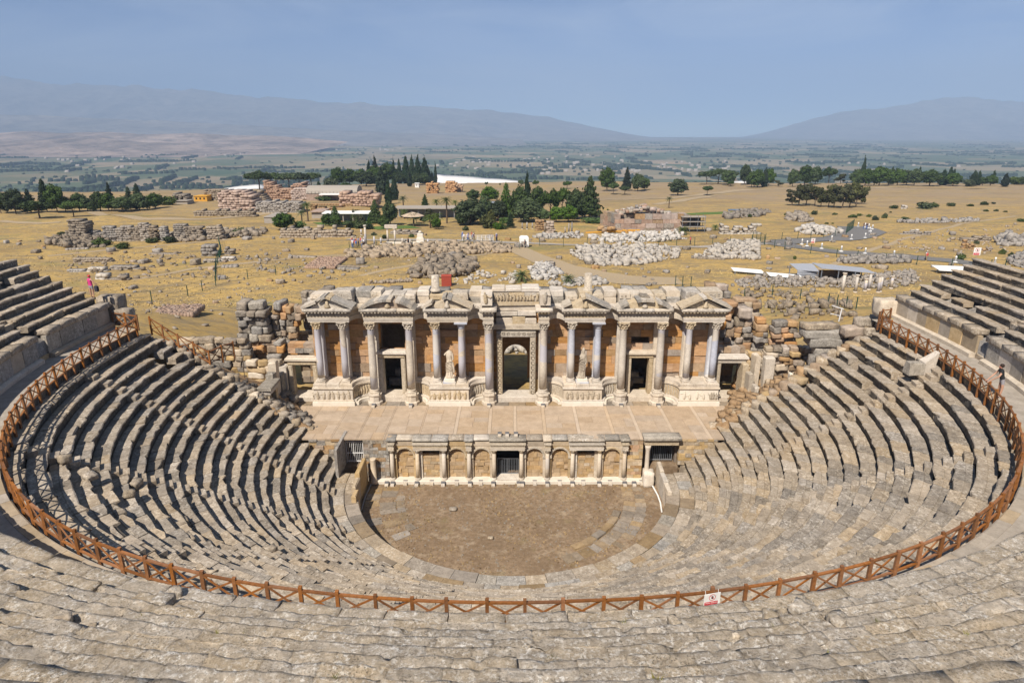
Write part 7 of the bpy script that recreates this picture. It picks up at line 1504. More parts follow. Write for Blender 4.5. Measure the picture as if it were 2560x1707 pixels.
rubble('rubble', 'scattered brown rubble right of the facade wall', pz(zD, (100, 1000), (350, 960), (700, 985), (900, 1000), (1150, 960), (1480, 930), (1560, 1000), (1400, 1050), (700, 1050), (150, 1050)), 1100, .2, .9, 'tanrubble', .3, 12)
rubble('rubble', 'brown rubble band below the road', pz(zD, (900, 850), (1050, 812), (1350, 820), (1470, 855), (1300, 865), (1000, 870)), 330, .35, 1.4, 'ruin', .5, 13)
rubble('rubble', 'pale rubble inside the road bend', pz(zD, (590, 620), (700, 580), (880, 600), (940, 640), (700, 650)), 220, .4, 1.7, 'paleruin', .5, 14)
rubble('rubble', 'grey rubble in the right field beyond the path', pz(zD, (490, 520), (600, 480), (720, 530), (640, 550)), 160, .5, 2.0, 'ruin', .4, 15)
rubble('rubble', 'grey stones at the far side of the right path', pz(zD, (20, 490), (300, 450), (400, 470), (300, 500), (60, 520)), 200, .5, 2.0, 'ruin', .3, 16)
rubble('rubble', 'grey boulders at the right picture edge', pz(zD, (2110, 700), (2220, 650), (2350, 670), (2350, 730), (2200, 730)), 160, .5, 2.0, 'ruin', .6, 17)
rubble('rubble', 'grey rubble beside the upper right seats', pz(zD, (2220, 830), (2352, 790), (2352, 900), (2250, 880)), 160, .4, 1.2, 'ruin', .4, 18)
rubble('rubble', 'broken stones on the slope right of the stage wing', [(1840, 740), (1900, 715), (2040, 740), (2140, 760), (2140, 800), (2000, 800), (1860, 770)], 260, .3, 1.1, 'ruin', .2, 19)
rubble('rubble', 'stone line across the far right field', pz(zD, (1380, 548), (1500, 535), (1700, 535), (2000, 525), (2000, 540), (1600, 555)), 260, .4, 1.5, 'ruin', .1, 20)
rubble('rubble', 'low wall line of small stones in the middle field', pz(zB, (1060, 1110), (1250, 1088), (1440, 1080), (1440, 1092), (1200, 1105)), 160, .25, .7, 'tanrubble', .15, 21)
rubble('rubble', 'fallen small stones around the dry middle field', pz(zB, (20, 880), (300, 850), (620, 900), (900, 960), (1100, 1000), (900, 1080), (500, 1050), (100, 1000)), 200, .2, .8, 'ruin', 0, 22)
rubble('rubble', 'small stones over the dry left field', pz(zA, (200, 720), (700, 690), (1350, 690), (1450, 860), (900, 875), (640, 860), (250, 740)), 260, .2, .8, 'ruin', 0, 23)
rubble('rubble', 'small stones over the dry right field', pz(zD, (1180, 720), (1700, 600), (2300, 560), (2340, 800), (2000, 790), (1500, 780)), 240, .25, .8, 'ruin', 0, 24)
rubble('rubble', 'small stones in the field left of the stage', [(300, 720), (500, 690), (760, 690), (770, 740), (700, 790), (420, 830), (310, 780)], 200, .15, .5, 'ruin', 0, 25)
# low wall remnants
rw = sorted((R.uniform(150, 2300), R.uniform(585, 690), R.uniform(30, 90), R.uniform(4, 9)) for _ in range(26))
rw = [q for q in rw if not (1180 < q[0] < 1760 and q[1] > 600) and not (q[0] > 1880 and q[1] > 590) and not (q[0] < 330 and q[1] > 640)]
for k, (px, py, w, h) in enumerate(rw): masonry('stone_wall', ordw(k + 1) + ' low wall remnant from the left in the dry field', px, py, w, h, R.uniform(.8, 1.6), R.choice(('ruin', 'ruin', 'tanrubble')), .6, 1.2, R.uniform(-.5, .5))
for pts in ([(330, 700), (480, 672), (640, 655), (800, 640), (960, 640)], [(900, 690), (1050, 660), (1180, 640), (1280, 622)], [(1980, 690), (2100, 655), (2250, 600), (2400, 560), (2540, 540)], [(120, 640), (330, 620), (560, 600), (700, 590)]): drape('footpath', [P(a, b, 1.3) for a, b in pts], 'trackmat', .03)
rubble('rubble', 'pale stones lying behind the stage, seen through the great door', [(1252, 884), (1324, 884), (1322, 862), (1254, 862)], 70, .4, 1.1, 'paleruin', .5, 26)
# single loose stones
ST_ME = [npmesh('field_stone', *rock(3, 1, .8, .62, .06, .16, k + 30), M['ruin']) for k in range(5)] + [npmesh('field_stone', *rock(3, 1, .7, .5, .15, .1, k + 36), M['ruinwarm']) for k in range(3)]
k = 0
while k < 230:
    px = R.uniform(0, 2560); py = R.uniform(575, 760)
    if 690 < px < 1830 and py > 715 or (px < 300 and py > 640) or (px > 2150 and py > 680): continue
    X, Y, Z, m = G(px, py)
    if Y < 22: continue
    s = R.choice((.5, .6, .8, 1.0, 1.3, 1.6)) * (1 if py < 680 else .7); o = place('field_stone', R.choice(ST_ME), (X, Y, Z - .1 * s)); o.scale = (s, s * R.uniform(.7, 1.1), s * R.uniform(.7, 1.1)); o.rotation_euler = (0, 0, R.uniform(0, 6))
    tag(o, 'weathered grey brown stone lying loose in the dry grass', 'stone', 'loose stones in the dry field'); k += 1
# dry tufts: uncountable
tv = []; tf = []; rs = np.random.RandomState(8)
for k in range(16000):
    px, py = rs.uniform(0, 2560), 540 + 260 * rs.random() ** .8
    u, dy, dz = ray(px, py); t_ = (3 - .02 * 40 - 24.5) / dz; X, Y = u * t_, CAM[1] + dy * t_
    if Y < 20 or (abs(X) < 23 and Y < 24): continue
    Z = float(terrain(X, Y))
    if wob(X, Y, 0, .09, 3, 3) < -.25: continue
    s = rs.uniform(.07, .2); a = rs.uniform(0, 3.14); b = len(tv)
    tv += [(X - s * cos(a), Y - s * sin(a), Z - .03), (X + s * cos(a), Y + s * sin(a), Z - .03), (X + s * .5 * sin(a), Y + .1, Z + s * rs.uniform(.5, 1.0))]; tf.append((b, b + 1, b + 2))
M['straw'] = plain('dry straw', (.42, .31, .13), .95)
o = place('dry_grass', npmesh('dry_grass', tv, tf, M['straw']), (0, 0, 0)); o['kind'] = 'stuff'; tag(o, 'dry golden grass tufts over the fields behind the stage', 'grass')
# ---- wire fences
def wire_fence(label, pts, step, h, net=False):
    W_ = [G(*p)[:2] for p in pts]; t = thing('wire_fence', label, 'fence', (W_[0][0], W_[0][1], float(terrain(*W_[0])))); P_ = []
    for a, b in zip(W_[:-1], W_[1:]):
        n = max(1, int(hypot(b[0] - a[0], b[1] - a[1]) / step))
        for k in range(n): P_.append((a[0] + (b[0] - a[0]) * k / n, a[1] + (b[1] - a[1]) * k / n))
    P_.append(W_[-1]); Q = [(x, y, float(terrain(x, y))) for x, y in P_]
    pm = None
    for (x, y, z) in Q:
        if pm is None: mb = MB(); mb.box(-.045, .045, -.045, .045, 0, h); o = mb.build('post', M['greenpost'], None, (0, 0, 0)); pm = o.data; bpy.data.objects.remove(o)
        place('post', pm, (x, y, z - .1), t)
    for zz in (.12, .5, .95): mb = MB(); mb.tube([(x, y, z + h * zz) for x, y, z in Q], .014, 4, caps=False); mb.build('wire', M['greenpost'], t)
    if net:
        mb = MB()
        for (x, y, z), (x2, y2, z2) in zip(Q[:-1], Q[1:]):
            for k in range(7): u = k / 7; X, Y, Z = x + (x2 - x) * u, y + (y2 - y) * u, z + (z2 - z) * u; mb.bar((X, Y, Z + .05), (X, Y, Z + h * .95), .02, .02)
        mb.build('mesh_panel', M['greenpost'], t)
wire_fence('long green wire fence along the path right of the kiosk', pz(zC, (500, 788), (700, 795), (900, 790), (1200, 785), (1500, 790), (1800, 790), (2100, 780), (2280, 765)), 3.0, 1.9)
wire_fence('green wire fence along the near side of the road', pz(zD, (345, 720), (500, 755), (700, 785), (900, 815), (1060, 828), (1280, 850), (1520, 872), (1790, 890), (2090, 905), (2200, 910)), 3.4, 1.7)
wire_fence('dense green fence panels at the start of the road', pz(zD, (250, 690), (340, 715)), 1.6, 2.2, True)
wire_fence('dense green fence panels at the road bend', pz(zD, (975, 632), (1030, 590)), 2.2, 2.4, True)
wire_fence('green wire fence inside the road bend', pz(zD, (350, 690), (600, 675), (800, 665), (975, 645)), 3.4, 1.8)
wire_fence('dark wire fence on the slope right of the facade', [(1860, 745), (1930, 738), (2000, 748), (2070, 760), (2140, 772), (2225, 770)], 2.6, 1.5)
wire_fence('sparse wire fence crossing the left field below the lone stump', [(300, 765), (380, 755), (470, 740), (540, 715), (620, 698), (690, 688)], 3.4, 1.6)
wire_fence('green mesh fence running straight away across the left field', [zA(1478, 880), zA(1480, 790), zA(1500, 740), zA(1515, 690), zA(1497, 620)], 3.0, 1.7, True)
wire_fence('dark wire fence along the path left of the kiosk', pz(zB, (920, 815), (1150, 812), (1450, 800), (1700, 790), (1880, 782), (2200, 800), (2350, 815)), 3.2, 1.6)
wire_fence('wire fence posts behind the right half of the facade', pz(zC, (1640, 1120), (1700, 1125), (1770, 1130)), 2.4, 1.6)
# ---- white cone bollards
cone = None
for k, (x, y) in enumerate(sorted(((633, 716), (672, 730), (785, 750), (937, 772), (1122, 788), (1343, 810), (1820, 856), (2125, 866), (862, 690), (1015, 678), (1122, 667), (1068, 580), (1122, 586), (1150, 592), (1178, 600), (1160, 618), (1163, 645)))):
    X, Y, Z, m = G(*zD(x, y)); t = thing('cone_bollard', ordw(k + 1) + ' white cone bollard from the left along the road', 'bollard', (X, Y, Z), 'white bollards along the road'); t.location.z = Z
    mb = MB(); mb.lathe([(.42, 0), (.42, .12), (.2, .2)], (X, Y, Z), 10); mb.build('foot', M['white'], t); mb = MB(); mb.lathe([(.2, .2), (.15, .9), (.19, .95), (.1, 1.2)], (X, Y, Z), 10); mb.build('body', M['white'], t)
# ================================================================ FAR LANDSCAPE
ZP = -120.0
N = 90
gx = np.linspace(-15000, 15000, 61); gy = np.concatenate([np.linspace(400, 3000, 30), np.linspace(3200, 14500, 40)]); X_, Y_ = np.meshgrid(gx, gy)
Z_ = ZP + 0 * X_ + 3 * np.sin(X_ * .002) * np.sin(Y_ * .0013)
ii = np.arange(X_.size).reshape(X_.shape); Fq = np.stack([ii[:-1, :-1], ii[:-1, 1:], ii[1:, 1:], ii[1:, :-1]], -1).reshape(-1, 4)
o = place('plain', npmesh('plain', np.stack([X_, Y_, Z_], -1).reshape(-1, 3), Fq, M['plain'], True), (0, 0, 0)); o['kind'] = 'structure'
def dirp(px, py): u, dy, dz = ray(px, py); return u / dy, -dz / dy      # bearing and fall per metre of ground distance
def ridge(name, dist, depth, prof, mat, base=ZP - 1, seed=0, rough=1.0, n=320, foot=0):
    """mountain range: crest heights come from its skyline, slopes fall toward the viewer in spurs"""
    xs = np.linspace(prof[0][0], prof[-1][0], n); py = np.interp(xs, [p[0] for p in prof], [p[1] for p in prof]); V = []; m = 26; F = []
    for i in range(n):
        b, f = dirp(xs[i], py[i])
        for j in range(m + 1):
            v = j / m; y = dist - depth * (1 - v); X = b * dist * (1 - .0 * (1 - v)) if True else 0; H = CAM[2] - f * (dist) - base
            sp = .5 + .5 * float(wob(X * .0011, i * .11, 0, 1.0, 4, seed)); prof_v = v ** (1.15 + .9 * sp); h = H * prof_v * (1 + rough * .3 * (1 - v) * float(wob(X * .002, y * .002, 0, 1.6, 4, seed + 1)))
            if j == m: h = H * (1 + .05 * rough * float(wob(X * .004, 0, 0, 1.5, 5, seed + 2)))
            V.append((X, y + CAM[1], base + max(0, h)))
    for i in range(n - 1):
        for j in range(m): q = i * (m + 1) + j; F.append((q, q + m + 1, q + m + 2, q + 1))
    o = place(name, npmesh(name, V, F, M[mat], True), (0, 0, 0)); o['kind'] = 'structure'
S = 2560 / 2352
left = [(-260, 205), (-100, 185), (0, 178), (60, 182), (110, 195), (180, 193), (260, 196), (340, 200), (400, 205), (440, 204), (500, 214), (580, 222), (680, 228), (760, 238), (830, 234), (900, 243), (1000, 246), (1080, 254), (1130, 254), (1200, 262), (1250, 268), (1310, 280), (1370, 293), (1430, 305), (1490, 316), (1540, 326)]
ridge('mountain_range', 14200, 4800, [(x * S, y * S) for x, y in left], 'mount', seed=1)
right = [(1620, 326), (1690, 318), (1760, 304), (1800, 293), (1870, 272), (1930, 258), (2000, 252), (2060, 244), (2110, 236), (2150, 230), (2215, 221), (2260, 228), (2300, 233), (2352, 236), (2450, 250), (2600, 270)]
ridge('mountain_range', 14700, 4600, [(x * S, y * S) for x, y in right], 'mount', seed=3)
mid = [(-200, 255), (0, 262), (150, 268), (300, 275), (450, 282), (600, 290), (750, 298), (900, 304), (1050, 310), (1200, 320)]
ridge('hills', 9000, 2600, [(x * S, y * S) for x, y in mid], 'mount', seed=2)
foot = [(-150, 300), (0, 308), (80, 300), (160, 305), (260, 302), (340, 308), (430, 306), (520, 312), (610, 311), (700, 318), (800, 326)]
ridge('badland_hills', 5600, 1500, [(x * S, y * S) for x, y in foot], 'badland', seed=4, rough=2.2)
foot2 = [(-150, 322), (0, 326), (120, 320), (240, 318), (330, 326), (420, 331), (520, 337), (600, 343)]
ridge('badland_hills', 4700, 900, [(x * S, y * S) for x, y in foot2], 'badland', seed=5, rough=2.4)
# trees and houses of the plain: past counting
rs = np.random.RandomState(3); tv = []; tf = []
def clump(X, Y, s, hh):
    b = len(tv); k = 5
    for i in range(k): a = 6.28 * i / k; tv.append((X + s * cos(a) * rs.uniform(.8, 1.2), Y + s * sin(a), ZP - 1))
    for i in range(k): a = 6.28 * i / k + .5; tv.append((X + s * .75 * cos(a), Y + s * .75 * sin(a), ZP + hh * rs.uniform(.7, 1.1)))
    for i in range(k): tf.append((b + i, b + (i + 1) % k, b + k + (i + 1) % k, b + k + i))
    tf.append((b + k, b + k + 1, b + k + 2, b + k + 3))
for k in range(3000):
    d = 1500 + 7500 * rs.random() ** 1.7; X = rs.uniform(-1, 1) * d * .85
    if wob(X, d, 0, .0035, 3, 1) < .15 and rs.random() < .75: continue
    clump(X, d, rs.uniform(2.5, 6) * (1 + d / 5000), rs.uniform(3, 9))
for k in range(260): # long hedges and groves
    d = 1600 + 6000 * rs.random() ** 1.5; X = rs.uniform(-1, 1) * d * .8; n = rs.randint(5, 22); a = rs.choice((0.25, 1.82)) + rs.normal(0, .1)
    for i in range(n): clump(X + i * 16 * cos(a), d + i * 16 * sin(a), rs.uniform(7, 13), rs.uniform(6, 12))
o = place('distant_trees', npmesh('distant_trees', tv, tf, M['cypress']), (0, 0, 0)); o['kind'] = 'stuff'; tag(o, 'dark hedges and groves scattered over the hazy plain', 'trees')
hv = []; hf = []
vill = [(1480, 420), (1530, 405), (1400, 398), (1350, 405), (1440, 412), (1760, 418), (300, 416), (210, 400), (950, 375), (2230, 414), (1110, 418), (640, 382), (1620, 430), (560, 505)]
for (px, py) in vill:
    b, f = dirp(px, py); d = (CAM[2] - ZP) / f
    for k in range(11):
        X, Y = b * d + rs.normal(0, 190), CAM[1] + d + rs.normal(0, 260); w, l, h = rs.uniform(4, 9), rs.uniform(4, 8), rs.uniform(3, 6); q = len(hv)
        for z in (ZP - 1, ZP + h):
            hv += [(X - w, Y - l, z), (X + w, Y - l, z), (X + w, Y + l, z), (X - w, Y + l, z)]
        hv += [(X - w, Y, ZP + h + 4), (X + w, Y, ZP + h + 4)]
        hf += [(q, q + 1, q + 5, q + 4), (q + 1, q + 2, q + 6, q + 5), (q + 3, q, q + 4, q + 7), (q + 2, q + 3, q + 7, q + 6), (q + 4, q + 5, q + 9, q + 8), (q + 6, q + 7, q + 8, q + 9)]
o = place('distant_houses', npmesh('distant_houses', hv, hf, M['concrete']), (0, 0, 0)); o['kind'] = 'stuff'; tag(o, 'tiny pale houses of villages on the hazy plain', 'houses')
# white travertine terraces on the rim
def rim(name, pts, label_kind='structure', lift=.4, drop=10):
    """pts: (px, py_far, py_near) columns of the white sheet"""
    V = []; F = []; m = 8
    for (px, pf_, pn) in pts:
        for j in range(m + 1):
            v = j / m; py = pn + (pf_ - pn) * v; X, Y, Z, mm = G(px, py); u, dy, dz = ray(px, py); zz = Z
            z0 = -7.5 - 2.5 * v + .5 * sin(px * .06 + v * 7); t = (z0 - CAM[2]) / dz; V.append((u * t, CAM[1] + dy * t, z0 + .25 * sin(v * 20)))
    n = len(pts)
    for i in range(n - 1):
        for j in range(m): q = i * (m + 1) + j; F.append((q, q + m + 1, q + m + 2, q + 1))
    # thickness: a skirt down to below the rim
    o = place(name, npmesh(name, V, F, M['travertine'], True), (0, 0, 0)); sm = o.modifiers.new('thick', 'SOLIDIFY'); sm.thickness = 4; sm.offset = -1; o['kind'] = 'structure'
rim('travertine_terrace', [(1090, 436, 470), (1110, 438, 471), (1140, 440, 472), (1180, 443, 472), (1220, 446, 472), (1260, 449, 471), (1290, 452, 470), (1330, 460, 471), (1400, 465, 472), (1440, 467, 472)])
rim('travertine_terrace', [(402, 487, 494), (430, 483, 494), (470, 479, 492), (520, 476, 490), (560, 472, 486), (600, 466, 480), (640, 462, 478), (660, 463, 476)])
rim('travertine_terrace', [(1600, 468, 474), (1640, 466, 474), (1680, 466, 473), (1720, 468, 473), (1750, 466, 472), (1790, 462, 468)])
rim('travertine_terrace', [(1820, 456, 461), (1850, 453, 458), (1900, 451, 455)])
# ---------------------------------------------------------------- haze
mb = MB(); mb.box(-16000, 16000, -120, 15500, ZP - 4, 1260)
o = mb.build('haze', [], None); o.data.materials.clear()
hm = bpy.data.materials.new('haze'); hm.use_nodes = True; hn = hm.node_tree; hn.nodes.remove(hn.nodes['Principled BSDF'])
pv_ = hn.nodes.new('ShaderNodeVolumePrincipled'); pv_.inputs['Density'].default_value = 1.35e-4; pv_.inputs['Color'].default_value = (.52, .71, 1.0, 1); pv_.inputs['Anisotropy'].default_value = -0.15
hn.links.new(pv_.outputs[0], hn.nodes['Material Output'].inputs['Volume']); o.data.materials.append(hm); o['kind'] = 'stuff'; tag(o, 'thin bluish haze over the whole valley', 'haze')
# ================================================================ SIGNS AND PEOPLE
def proj(x, y, z):
    d = (x - CAM[0], y - CAM[1], z - CAM[2]); dep = d[1] * _c - d[2] * _s; return 1280 + 1650 * d[0] / dep, 853.5 - 1650 * (d[1] * _s + d[2] * _c) / dep
def find_s(r, px, z, cy=CY, lo=None, hi=None):
    best = None; a = r * pi / 2
    for k in range(2000):
        s = (lo if lo is not None else -a) + ((hi if hi is not None else a) - (lo if lo is not None else -a)) * k / 1999; x, y, _, _ = upos(r, s, cy); q = abs(proj(x, y, z)[0] - px)
        if best is None or q < best[0]: best = (q, s)
    return best[1]
def text_mesh(txt, size):
    c = bpy.data.curves.new('lettering', 'FONT'); c.body = txt; c.size = size; c.align_x = 'CENTER'; c.align_y = 'CENTER'; c.extrude = .001
    o = bpy.data.objects.new('lettering', c); COL.objects.link(o); bpy.context.view_layer.update(); me = bpy.data.meshes.new_from_object(o.evaluated_get(bpy.context.evaluated_depsgraph_get())); bpy.data.objects.remove(o); return me
def sign(name, label, origin, ux, w, h, tilt=0.0, pole=0.0):
    """upright panel: ux = unit vector along its width as read from the front; front faces ux x z"""
    t = thing(name, label, 'sign', origin); o = Vector(origin); U = Vector((ux[0], ux[1], tilt)).normalized(); Z = Vector((0, 0, 1)); n = U.cross(Z).normalized()
    def q(a, b, e): return tuple(o + U * (a * w) + Z * (b * h) + n * e)
    def panel(nm, a0, a1, b0, b1, e0, e1, mt): mb = MB(); mb.hexa([q(a0, b0, e0), q(a1, b0, e0), q(a1, b0, e1), q(a0, b0, e1), q(a0, b1, e0), q(a1, b1, e0), q(a1, b1, e1), q(a0, b1, e1)]); return mb.build(nm, M[mt], t)
    panel('board', -.5, .5, 0, 1, -.006, .006, 'white'); panel('red_band', -.46, .36, .03, .30, .007, .010, 'signred')
    r = .27 * h; c = (0.0, .66 * h); N = 26; mb = MB()
    f = lambda rr, k, e: tuple(o + U * (c[0] + rr * cos(2 * pi * k / N)) + Z * (c[1] + rr * sin(2 * pi * k / N)) + n * e)
    for k in range(N): mb.hexa([f(r * .86, k, .007), f(r, k, .007), f(r, k, .010), f(r * .86, k, .010), f(r * .86, k + 1, .007), f(r, k + 1, .007), f(r, k + 1, .010), f(r * .86, k + 1, .010)])
    g = lambda a, b, e: tuple(o + U * (c[0] + r * a) + Z * (c[1] + r * b) + n * e)
    mb.hexa([g(-.66, .58, .0072), g(.58, -.66, .0072), g(.58, -.66, .0098), g(-.66, .58, .0098), g(-.58, .66, .0072), g(.66, -.58, .0072), g(.66, -.58, .0098), g(-.58, .66, .0098)]); mb.build('prohibition_ring', M['signred'], t)
    mb = MB(); K = 12
    hand = [(-.22, -.55), (.22, -.55), (.34, -.1), (.38, .22), (.28, .24), (.2, .0), (.2, .45), (.1, .47), (.06, .1), (.02, .52), (-.09, .52), (-.1, .1), (-.16, .44), (-.26, .4), (-.24, -.05), (-.36, .1), (-.42, .02), (-.3, -.3)]
    mb.add([g(a * .95 + .05, b * .95, .0069) for a, b in hand], [tuple(range(len(hand)))]); mb.build('hand_symbol', M['black'], t)
    me = text_mesh('YASAK BÖLGE', .155 * h); me.materials.append(M['white']); e = bpy.data.objects.new('lettering', me); _link(e, t)
    from mathutils import Matrix
    rot = Matrix((U, Z, n)).transposed().to_4x4(); e.matrix_local = Matrix.Translation(U * (-.05 * w) + Z * (.19 * h) + n * .0125) @ rot
    if w > 0: sc = (.74 * w) / max(.01, e.dimensions.x if e.dimensions.x else .74 * w); e.scale = (min(1, sc),) * 3
    if pole: mb = MB(); mb.tube([tuple(o + n * -.03 + Z * h), tuple(o + n * -.03 - Z * pole)], .025, 6); mb.build('pole', M['greyiron'], t)
    return t
s0 = find_s(RF, 1776, 11.8, lo=0, hi=RF * .9); x, y, nx, ny = upos(RF, s0)
t = sign('warning_sign', 'white no entry sign with a red band tied to the front railing', (x + nx * .09, y + ny * .09, Z_WALK + .36), (-ny, nx), .50, .38, .02)
for s in (-1, 1):
    a = Vector((x + nx * .09 - ny * .2 * s, y + ny * .09 + nx * .2 * s, Z_WALK + .66)); mb = MB(); mb.tube([tuple(a), tuple(a + Vector((-nx * .06, -ny * .06, .16)))], .007, 4); mb.build('tie', M['white'], t)
X, Y, Z, m = G(2436, 662); sign('warning_sign', 'pink faded no entry sign on a pole by the upper right seats', (X, Y, Z + 1.7), (1, 0), 18 * m, 19 * m, 0, 1.8)
X, Y, Z, m = G(*zD(716, 722)); sign('warning_sign', 'small pale sign on a short pole in the grass by the road', (X, Y, Z + .5), (1, 0), 30 / 3.095 * m, 36 / 3.095 * m, 0, .6)
t = thing('metal_stand', 'bent white metal stand on the ruined wall right of the stage', 'stand', (26.0, 8.5, 10.0)); x, y, z = WLOC[t]
mb = MB(); mb.tube([(x, y, z), (x + .1, y, z + 1.1)], .05, 6); mb.build('post', M['metalwhite'], t); mb = MB(); mb.bar((x - .7, y, z + 1.3), (x + .25, y, z + 1.0), .06, .06); mb.bar((x - .75, y, z + .65), (x + .08, y, z + .45), .05, .05); mb.build('arm', M['metalwhite'], t)
for (x, y, z, h, lab) in ((-20.9, 6.2, 5.2, 2.6, 'thin rusty pole among the stones left of the stage'), (20.2, 5.6, 3.6, 2.6, 'thin rusty pole among the slabs right of the stage')):
    mb = MB(); mb.tube([(x, y, z), (x + .1, y, z + h)], .03, 6); o = mb.build('rusty_pole', M['bark']); tag(o, lab, 'pole')
# ---- people: one continuous skinned body each
def person(x, y, z, face, label, shirt, trousers, pose='stand', hair='hair', group=None, h=1.72, hat=None, sleeves=True, shorts=False, glasses=False, fingers=False, beard=False):
    k = h / 1.72; V = []; E = []; Rr = []; Tg = []
    def v(p, r, g): V.append(p); Rr.append(r); Tg.append(g); return len(V) - 1
    def ch(pts, par):
        for p, r, g in pts: i = v(p, r, g); E.append((par, i)); par = i
        return par
    P0 = v((0, 0, .95), .135, 'leg'); ln = 0.0 if pose != 'lean' else .14
    bel = ch([((0, ln * .3, 1.10), .135, 'top'), ((0, ln * .7, 1.28), .15, 'top'), ((0, ln, 1.42), .125, 'top')], P0)
    nk = ch([((0, ln + .015, 1.50), .055, 'skin')], bel); ch([((0, ln + .035, 1.575), .082, 'skin'), ((0, ln + .03, 1.645), .09, 'skin'), ((0, ln + .02, 1.70), .06, 'skin')], nk)
    for s in (-1, 1):
        st = .10 if pose == 'walk' else .03
        ch([((s * .10, 0, .86), .095, 'leg'), ((s * .105, s * st, .50), .062, 'leg' if not shorts else 'skin'), ((s * .11, -s * st * .4, .10), .042, 'leg' if not shorts else 'skin'), ((s * .12, -s * st * .4 + .13, .03), .036, 'shoe')], P0)
        sl = 'top' if sleeves == 'long' else 'skin'
        if pose == 'lean': arm = [((s * .19, ln, 1.42), .058, 'top'), ((s * .28, ln + .12, 1.17), .042, sl), ((s * .17, ln + .36, .92), .032, 'skin')]; hd = Vector((s * .14, ln + .45, .80)); dr = Vector((0, 1, -.35))
        elif pose == 'bag' and s > 0: arm = [((s * .18, 0, 1.40), .052, 'skin'), ((s * .30, .05, 1.20), .038, 'skin'), ((s * .42, .16, 1.06), .03, 'skin')]; hd = Vector((s * .45, .2, 1.04)); dr = Vector((.5, .6, -.3))
        else: arm = [((s * .19, 0, 1.41), .055, 'top'), ((s * .25, -.02, 1.16), .04, sl), ((s * .26, .06, .93), .03, 'skin')]; hd = Vector((s * .26, .08, .87)); dr = Vector((0, .25, -1))
        w = ch(arm + [(tuple(hd), .034, 'skin')], bel)
        if fingers:
            dr.normalize(); sd = Vector((1, 0, 0))
            for f in range(5):
                o_ = (f - 2) * .017 if f < 4 else -s * .045; L = (.06, .075, .08, .07, .045)[f]; b = hd + sd * o_ + dr * .02
                E.append((w, v(tuple(b), .0095, 'skin'))); ch([(tuple(b + dr * L * .5 + Vector((0, 0, -.004))), .0085, 'skin'), (tuple(b + dr * L + Vector((0, 0, -.028))), .007, 'skin')], len(V) - 1)
    me = bpy.data.meshes.new('person_skeleton'); me.from_pydata([(a * k, b * k, c * k) for a, b, c in V], E, []); o = bpy.data.objects.new('person_skeleton', me); COL.objects.link(o)
    sk = o.modifiers.new('skin', 'SKIN'); sk.use_smooth_shade = True
    for i, sv in enumerate(me.skin_vertices[0].data): sv.radius = (Rr[i] * k * (1.15 if Tg[i] == 'top' and abs(V[i][0]) < .05 else 1), Rr[i] * k * (.75 if Tg[i] == 'top' and abs(V[i][0]) < .05 else 1)); sv.use_root = i == 0
    if fingers or group is None: ss = o.modifiers.new('sub', 'SUBSURF'); ss.levels = 1; ss.render_levels = 1
    bpy.context.view_layer.update(); body = bpy.data.meshes.new_from_object(o.evaluated_get(bpy.context.evaluated_depsgraph_get())); bpy.data.objects.remove(o); bpy.data.meshes.remove(me)
    mats = {'skin': 'skin', 'top': shirt, 'leg': trousers, 'shoe': 'dark cloth'}; keys = list(mats); body.materials.clear()
    for q in keys: body.materials.append(M[mats[q]])
    VA = np.array(V) * k; mid = [(VA[a] + VA[b]) / 2 for a, b in E]; tg2 = list(Tg) + [Tg[b] for a, b in E]; AL = np.vstack([VA, mid]); rr2 = np.array(list(Rr) + [(Rr[a] + Rr[b]) / 2 for a, b in E]) * k
    for p in body.polygons: p.material_index = keys.index(tg2[int(np.argmin(np.linalg.norm(AL - np.array(p.center), axis=1) - rr2))])
    body.name = 'person'; t = bpy.data.objects.new('person', body); COL.objects.link(t); t.location = (x, y, z); t.rotation_euler = (0, 0, face); WLOC[t] = Vector((x, y, z)); tag(t, label, 'person', group)
    def kid(mb, nm, mt): c = mb.build(nm, M[mt], None, (0, 0, 0)); c.parent = t; c.location = (0, 0, 0)
    mb = MB(); hy = ln + .03; mb.lathe([(.088, 1.60), (.100, 1.645), (.092, 1.70), (.062, 1.745), (.01, 1.757)], (0, hy - .022, 0), 12); mb.v = [(a * k, b * k, c * k) for a, b, c in mb.v]; kid(mb, 'hat' if hat else 'hair', hat or hair)
    mb = MB(); mb.add([(-.014, hy + .075, 1.60), (.014, hy + .075, 1.60), (0, hy + .112, 1.60), (0, hy + .082, 1.645)], [(0, 2, 3), (1, 3, 2), (0, 1, 2)]); mb.v = [(a * k, b * k, c * k) for a, b, c in mb.v]; kid(mb, 'nose', 'skin')
    if glasses: mb = MB(); mb.box(-.075, -.008, hy + .072, hy + .092, 1.618, 1.655); mb.box(.008, .075, hy + .072, hy + .092, 1.618, 1.655); mb.box(-.085, .085, hy + .06, hy + .074, 1.645, 1.655); kid(mb, 'sunglasses', 'red cloth')
    if beard: mb = MB(); mb.lathe([(.02, 1.515), (.062, 1.53), (.078, 1.565), (.07, 1.585)], (0, hy + .02, 0), 10); kid(mb, 'beard', 'hair')
    if pose == 'bag': mb = MB(); mb.cbox(.30, .56, -.02, .14, .52, .92, 0, .05); mb.tube([(.33, .06, .92), (.42, .10, 1.05), (.52, .06, .92)], .012, 5); kid(mb, 'shoulder_bag', 'dark cloth')
    return t
sm = find_s(26.53, 2507, 12.3, lo=26.5 * .7, hi=26.5 * pi / 2); x, y, nx, ny = upos(26.53, sm)
person(x, y, Z_WALK, atan2(-ny, -nx) - pi / 2, 'bearded man in black shirt and sunglasses leaning on the right railing', 'black shirt', 'grey shorts', 'lean', shorts=True, glasses=True, fingers=True, beard=True, h=1.78)
